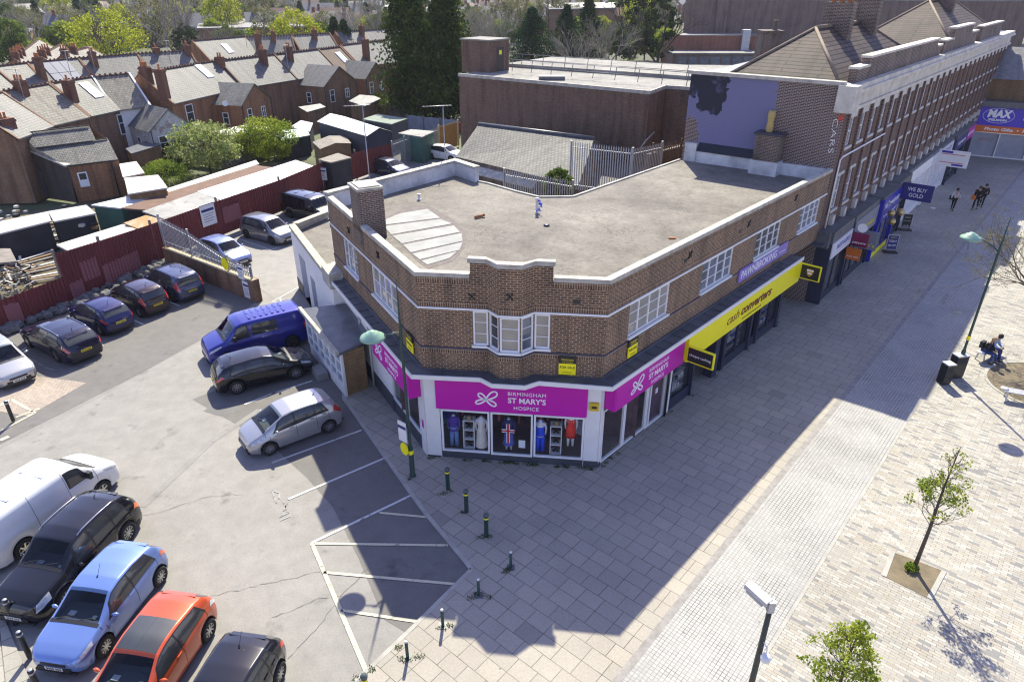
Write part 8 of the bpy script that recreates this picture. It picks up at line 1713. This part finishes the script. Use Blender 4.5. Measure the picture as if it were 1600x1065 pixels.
for k in range(90):
    F, a, b = [(FR, .25, 3.2), (FL, lf(3.3), lf(.6)), (FF, .6, 5.8)][k % 3]; t_ = rr.uniform(a, b); o_ = -.9 - rr.uniform(0, .5) if F is not FF else -1.7; q.fbox(F, t_, t_ + rr.uniform(.05, .12), o_ - .35, o_, rr.uniform(.5, .9), rr.uniform(1.3, 1.7), k % 6)
o = q.build('clothes_rail_stock', [cl('cl_a', (.5, .5, .55)), cl('cl_b', (.10, .16, .5)), cl('cl_c', (.6, .16, .2)), cl('cl_d', (.65, .6, .45)), cl('cl_e', (.2, .4, .3)), cl('cl_f', (.03, .03, .03))]); tag(o, 'rails crowded with clothes inside the charity shop', None, None, 'stuff')
p = FF.P(3.62, -.08, .62); q = MB(); q.fbox(FF, 3.5, 3.75, -.12, -.11, .55, .9); tag(q.build('window_card', m_wtext), 'small white card standing in the middle shop window', 'card')
# ---------------------------------------------------------------- distant suburb
rr = random.Random(77)
m_rf = [plain('far_roof_grey', (.16, .15, .155), .7, var=.25, ns=.3), plain('far_roof_brown', (.17, .11, .085), .75, var=.25, ns=.3), plain('far_roof_slate', (.12, .12, .14), .6, var=.25, ns=.3), plain('far_roof_red', (.20, .10, .07), .75, var=.2, ns=.3)]
m_fw = [plain('far_brick', (.25, .13, .08), .85, var=.2, ns=.5), plain('far_render', (.55, .53, .50), .8, var=.08), plain('far_buff', (.34, .25, .16), .85, var=.2, ns=.5)]
def far_house(W, D, he, hr, ir, iw, label):
    h = thing('suburban_house', label, 'house', (0, 0, 0), 0, 'houses of the distant suburb'); q = MB(); q.box(-W / 2, W / 2, -D / 2, D / 2, 0, he); q.add([(-W / 2, -D / 2, he), (-W / 2, D / 2, he), (-W / 2, 0, hr)], [(0, 1, 2)]); q.add([(W / 2, -D / 2, he), (W / 2, D / 2, he), (W / 2, 0, hr)], [(2, 1, 0)]); q.build('wall', m_fw[iw], h, False)
    q = MB(); e = .3; sl = (hr - he) / (D / 2); q.add([(-W / 2 - e, -D / 2 - e, he - sl * e + .05), (W / 2 + e, -D / 2 - e, he - sl * e + .05), (W / 2 + e, 0, hr + .05), (-W / 2 - e, 0, hr + .05), (W / 2 + e, D / 2 + e, he - sl * e + .05), (-W / 2 - e, D / 2 + e, he - sl * e + .05)], [(0, 1, 2, 3), (3, 2, 4, 5)]); rf = q.build('roof', m_rf[ir], h, False)
    q = MB(); q.box(-W * .3 - .4, -W * .3 + .4, -.5, .5, he, hr + 1.2); q.build('chimney', m_chim, rf, False)
    for x_ in (-W * .3, W * .25):
        for z in (1, 3.5):
            q = MB(); q.box(x_ - .7, x_ + .7, -D / 2 - .06, -D / 2 - .01, z, z + 1.2); w_ = q.build('window', m_upvc, h, False); q = MB(); q.box(x_ - .6, x_ + .6, -D / 2 - .08, -D / 2 - .061, z + .1, z + 1.1); q.build('pane', m_pane, w_, False)
    return h
LM = [(70, 'above the left edge roofs'), (130, 'left of the yellow tree'), (185, 'behind the yellow tree'), (235, 'between yellow and ivy trees'), (300, 'behind the ivy column tree'), (350, 'right of the ivy column'), (400, 'above the twin white skylights'), (450, 'above the speckled roofs'), (500, 'left of the far conifers'), (550, 'by the far conifers'), (600, 'left of the tall conifers'), (680, 'behind the tall conifers'), (730, 'right of the tall conifers'), (780, 'above the stair tower'), (830, 'above the bluish conifer'), (880, 'right of the bluish conifer'), (940, 'above the hall handrail'), (1000, 'behind the ivy trunks'), (2000, 'beside the superstore wall')]
DM = [(170, 'nearest'), (215, 'near'), (270, 'mid distance'), (340, 'far'), (420, 'very far'), (520, 'almost outermost'), (9999, 'farthest')]
def where(px, d): return next(w for v, w in DM if d < v) + ' ' + next(w for v, w in LM if px < v)
protos = [far_house(12, 8, 5, 8.2, i % 4, [0, 1, 2, 0, 0, 1][i], 'x') for i in range(6)]
lrow = ['semi-detached pair', 'long terrace end', 'detached house', 'gabled house', 'terraced pair', 'hipped looking house']; lroof = ['grey', 'brown', 'dark slate', 'red']; lwall = ['red brick', 'white rendered', 'buff brick']
idx = {}
for c in bpy.data.objects:
    if c.parent: idx.setdefault(c.parent.name, []).append(c)
n_h = 0
rows_ = [((-120, 205), 20, 9, 17), ((-95, 250), 12, 12, 17), ((-150, 300), 8, 14, 18), ((-60, 215), 25, 6, 16), ((-30, 260), 75, 7, 16), ((-180, 380), 15, 20, 19), ((40, 330), 60, 8, 17), ((-210, 250), 70, 6, 17), ((-10, 420), 10, 14, 20), ((-250, 470), 6, 24, 21), ((75, 290), 5, 8, 17), ((-70, 340), 30, 9, 17), ((60, 480), 20, 12, 20)]
used = [False] * 6
for (x0, y0), ang_, n, step in rows_:
    a = rad(ang_); s_ = rr.randrange(6)
    for k in range(n):
        x, y = x0 + cos(a) * step * k, y0 + sin(a) * step * k; i = (s_ + (rr.random() < .3)) % 6
        px = 800 + FPX * x / (y * cos(TH)); 
        if not (-60 < px < 1100) or (px > 1020 and y < 300): continue
        src = protos[i]; o = src if not used[i] else copy_tree(src, None, idx); used[i] = True; o.location = (x, y, -.1); o.rotation_euler = (0, 0, a + rr.uniform(-.03, .03)); n_h += 1
        rn = [0, 1, 2, 3, 0, 1][i]; wn = [0, 1, 2, 0, 0, 1][i]; o['label'] = '%s, %s roof, %s, %s' % (lrow[i].replace(' looking', ''), lroof[rn], lwall[wn], where(px, y))
for i in range(6):
    if not used[i]:
        for c in idx.get(protos[i].name, []):
            for d in idx.get(c.name, []): bpy.data.objects.remove(d)
            bpy.data.objects.remove(c)
        bpy.data.objects.remove(protos[i])
# white roofed hall and long low block beyond the rows
def block(label, pts, z, rm, wm, name='hall', dz=.4):
    P_ = [G(x, y, z) for x, y in pts]; t = thing(name, label, 'building', P_[0][:2]); q = MB(); q.prism([p[:2] for p in P_], -.1, z - dz); q.build('wall', wm, t); q = MB(); m_ = sum(P_, Vector()) / len(P_); q.prism([(m_ + (p - m_) * 1.03)[:2] for p in P_], z - dz + .01, z); q.build('roof', rm, t)
block('modern hall with a sharp white folded roof behind the yellow tree', [(98, 32), (198, 36), (210, 28), (110, 27)], 6.5, plain('bright_white_roof', (.78, .78, .78), .4), plain('far_blue_wall', (.12, .14, .19), .6))
block('long low grey roofed block right of the ivy tree', [(310, 44), (478, 41), (488, 27), (315, 31)], 5.5, m_rf[0], m_fw[0]); block('low grey roofed block between the long one and the far conifer', [(482, 40), (520, 40), (515, 33), (485, 33)], 5.0, m_rf[2], m_fw[0])
block('pale low warehouse at the far left edge', [(-10, 50), (45, 49), (50, 44), (-10, 45)], 5, plain('far_pale', (.5, .5, .52), .6), m_fw[0]); block('flat grey retail shed beyond the conifers at the top', [(860, 14), (960, 12), (960, 4), (850, 5)], 9, m_rf[0], m_fw[0])
block('large pale warehouse glimpsed between the far trees', [(600, 12), (640, 12), (640, 8), (600, 8)], 7, plain('far_pale', (.5, .5, .52), .6), m_fw[1])
Fz = Fac(G(1560, 40, 0)[:2], ang=52); q = MB(); q.fbox(Fz, 0, 90, -12, 0, 0, 9); o = q.build('far_parade', m_rbrick); tag(o, 'next brick building up the street beyond the parade end', 'building')
# far trees: mid distance individuals share a few meshes
fp_ = []
for k, (kd, h, m_) in enumerate([('bush', 9, lf_mid), ('dome', 10, None), ('bare', 11, None), ('conifer2', 10, None), ('bush', 8, lf_fresh), ('loose', 11, None)]):
    t = tree('far_tree', 'x', 0, 0, h, kd, 90 + k, h * .42 if kd not in ('conifer2',) else 2.8, 'trees of the distant suburb'); 
    if m_: leafset(t, m_)
    fp_.append(t)
lk = ['rounded mid green tree', 'bright yellow green tree', 'bare grey tree', 'dark pointed conifer', 'light green tree', 'brown budding tree']
idx = {}
for c in bpy.data.objects:
    if c.parent: idx.setdefault(c.parent.name, []).append(c)
used = [False] * 6; spots = [(20, 165, 4), (45, 160, 2), (75, 172, 0), (100, 178, 4), (130, 185, 5), (160, 190, 2), (60, 150, 4), (8, 145, 0), (235, 165, 5), (360, 150, 0), (390, 165, 4), (420, 170, 5), (440, 150, 4), (465, 140, 1), (505, 150, 0), (525, 140, 3), (540, 138, 3), (575, 160, 2), (600, 170, 2), (550, 200, 2), (330, 200, 4), (350, 210, 1), (300, 220, 4), (275, 230, 1), (410, 230, 5), (450, 220, 4), (470, 260, 3), (500, 280, 0), (540, 300, 3), (720, 190, 2), (745, 210, 5), (780, 180, 2), (810, 220, 5), (850, 260, 2), (730, 250, 0), (1010, 170, 0), (985, 180, 3), (1040, 160, 4), (700, 180, 4), (965, 165, 0)]
for k in range(230):
    d = 200 + 420 * rr.random() ** 1.3; spots.append((rr.uniform(-20, 1060), d, rr.choices(range(6), [6, 1.5, 2, 3, 4, 3])[0]))
seen = set()
for px, d, i in spots:
    if px > 1040 and d < 300: continue
    x, y = at(px, d); src = fp_[i]; o = src if not used[i] else copy_tree(src, None, idx); used[i] = True; o.location = (x, y, -.1); sc_ = rr.uniform(.75, 1.25); o.scale = (sc_, sc_, sc_ * rr.uniform(.85, 1.15)); o.rotation_euler = (0, 0, rr.uniform(0, 6.28))
    o['label'] = '%s %s, %s' % ('small' if sc_ < .92 else 'large' if sc_ > 1.08 else 'medium', lk[i], where(px, d))
# hedgerow masses between the far houses
q = MB()
for k in range(900):
    d = 220 + 480 * rr.random(); x, y = at(rr.uniform(-40, 1060), d); s_ = rr.uniform(1.5, 4); leaves(q, (x, y, s_ * .5), (s_ * 1.4, s_, s_ * .7), 16, s_ * .28, rr, .3, rr.randrange(3))
tag(q.build('hedgerows', [lf_mid, lf_bud, lf_gre]), 'hedges and scrub filling the distant gardens', None, None, 'stuff')
# ---------------------------------------------------------------- air
q = MB(); q.box(-900, 900, -40, 1200, -1.2, 40); hz = q.build('haze', m_wtext)
m = bpy.data.materials.new('haze_air'); m.use_nodes = True; nt = m.node_tree; nt.nodes.clear(); o_ = nt.nodes.new('ShaderNodeOutputMaterial'); v_ = nt.nodes.new('ShaderNodeVolumePrincipled')
v_.inputs['Color'].default_value = (.88, .90, 1.0, 1); v_.inputs['Density'].default_value = .00013; v_.inputs['Anisotropy'].default_value = .2; nt.links.new(v_.outputs[0], o_.inputs['Volume'])
hz.data.materials.clear(); hz.data.materials.append(m); tag(hz, 'thin pale haze over the distance', None, None, 'stuff')
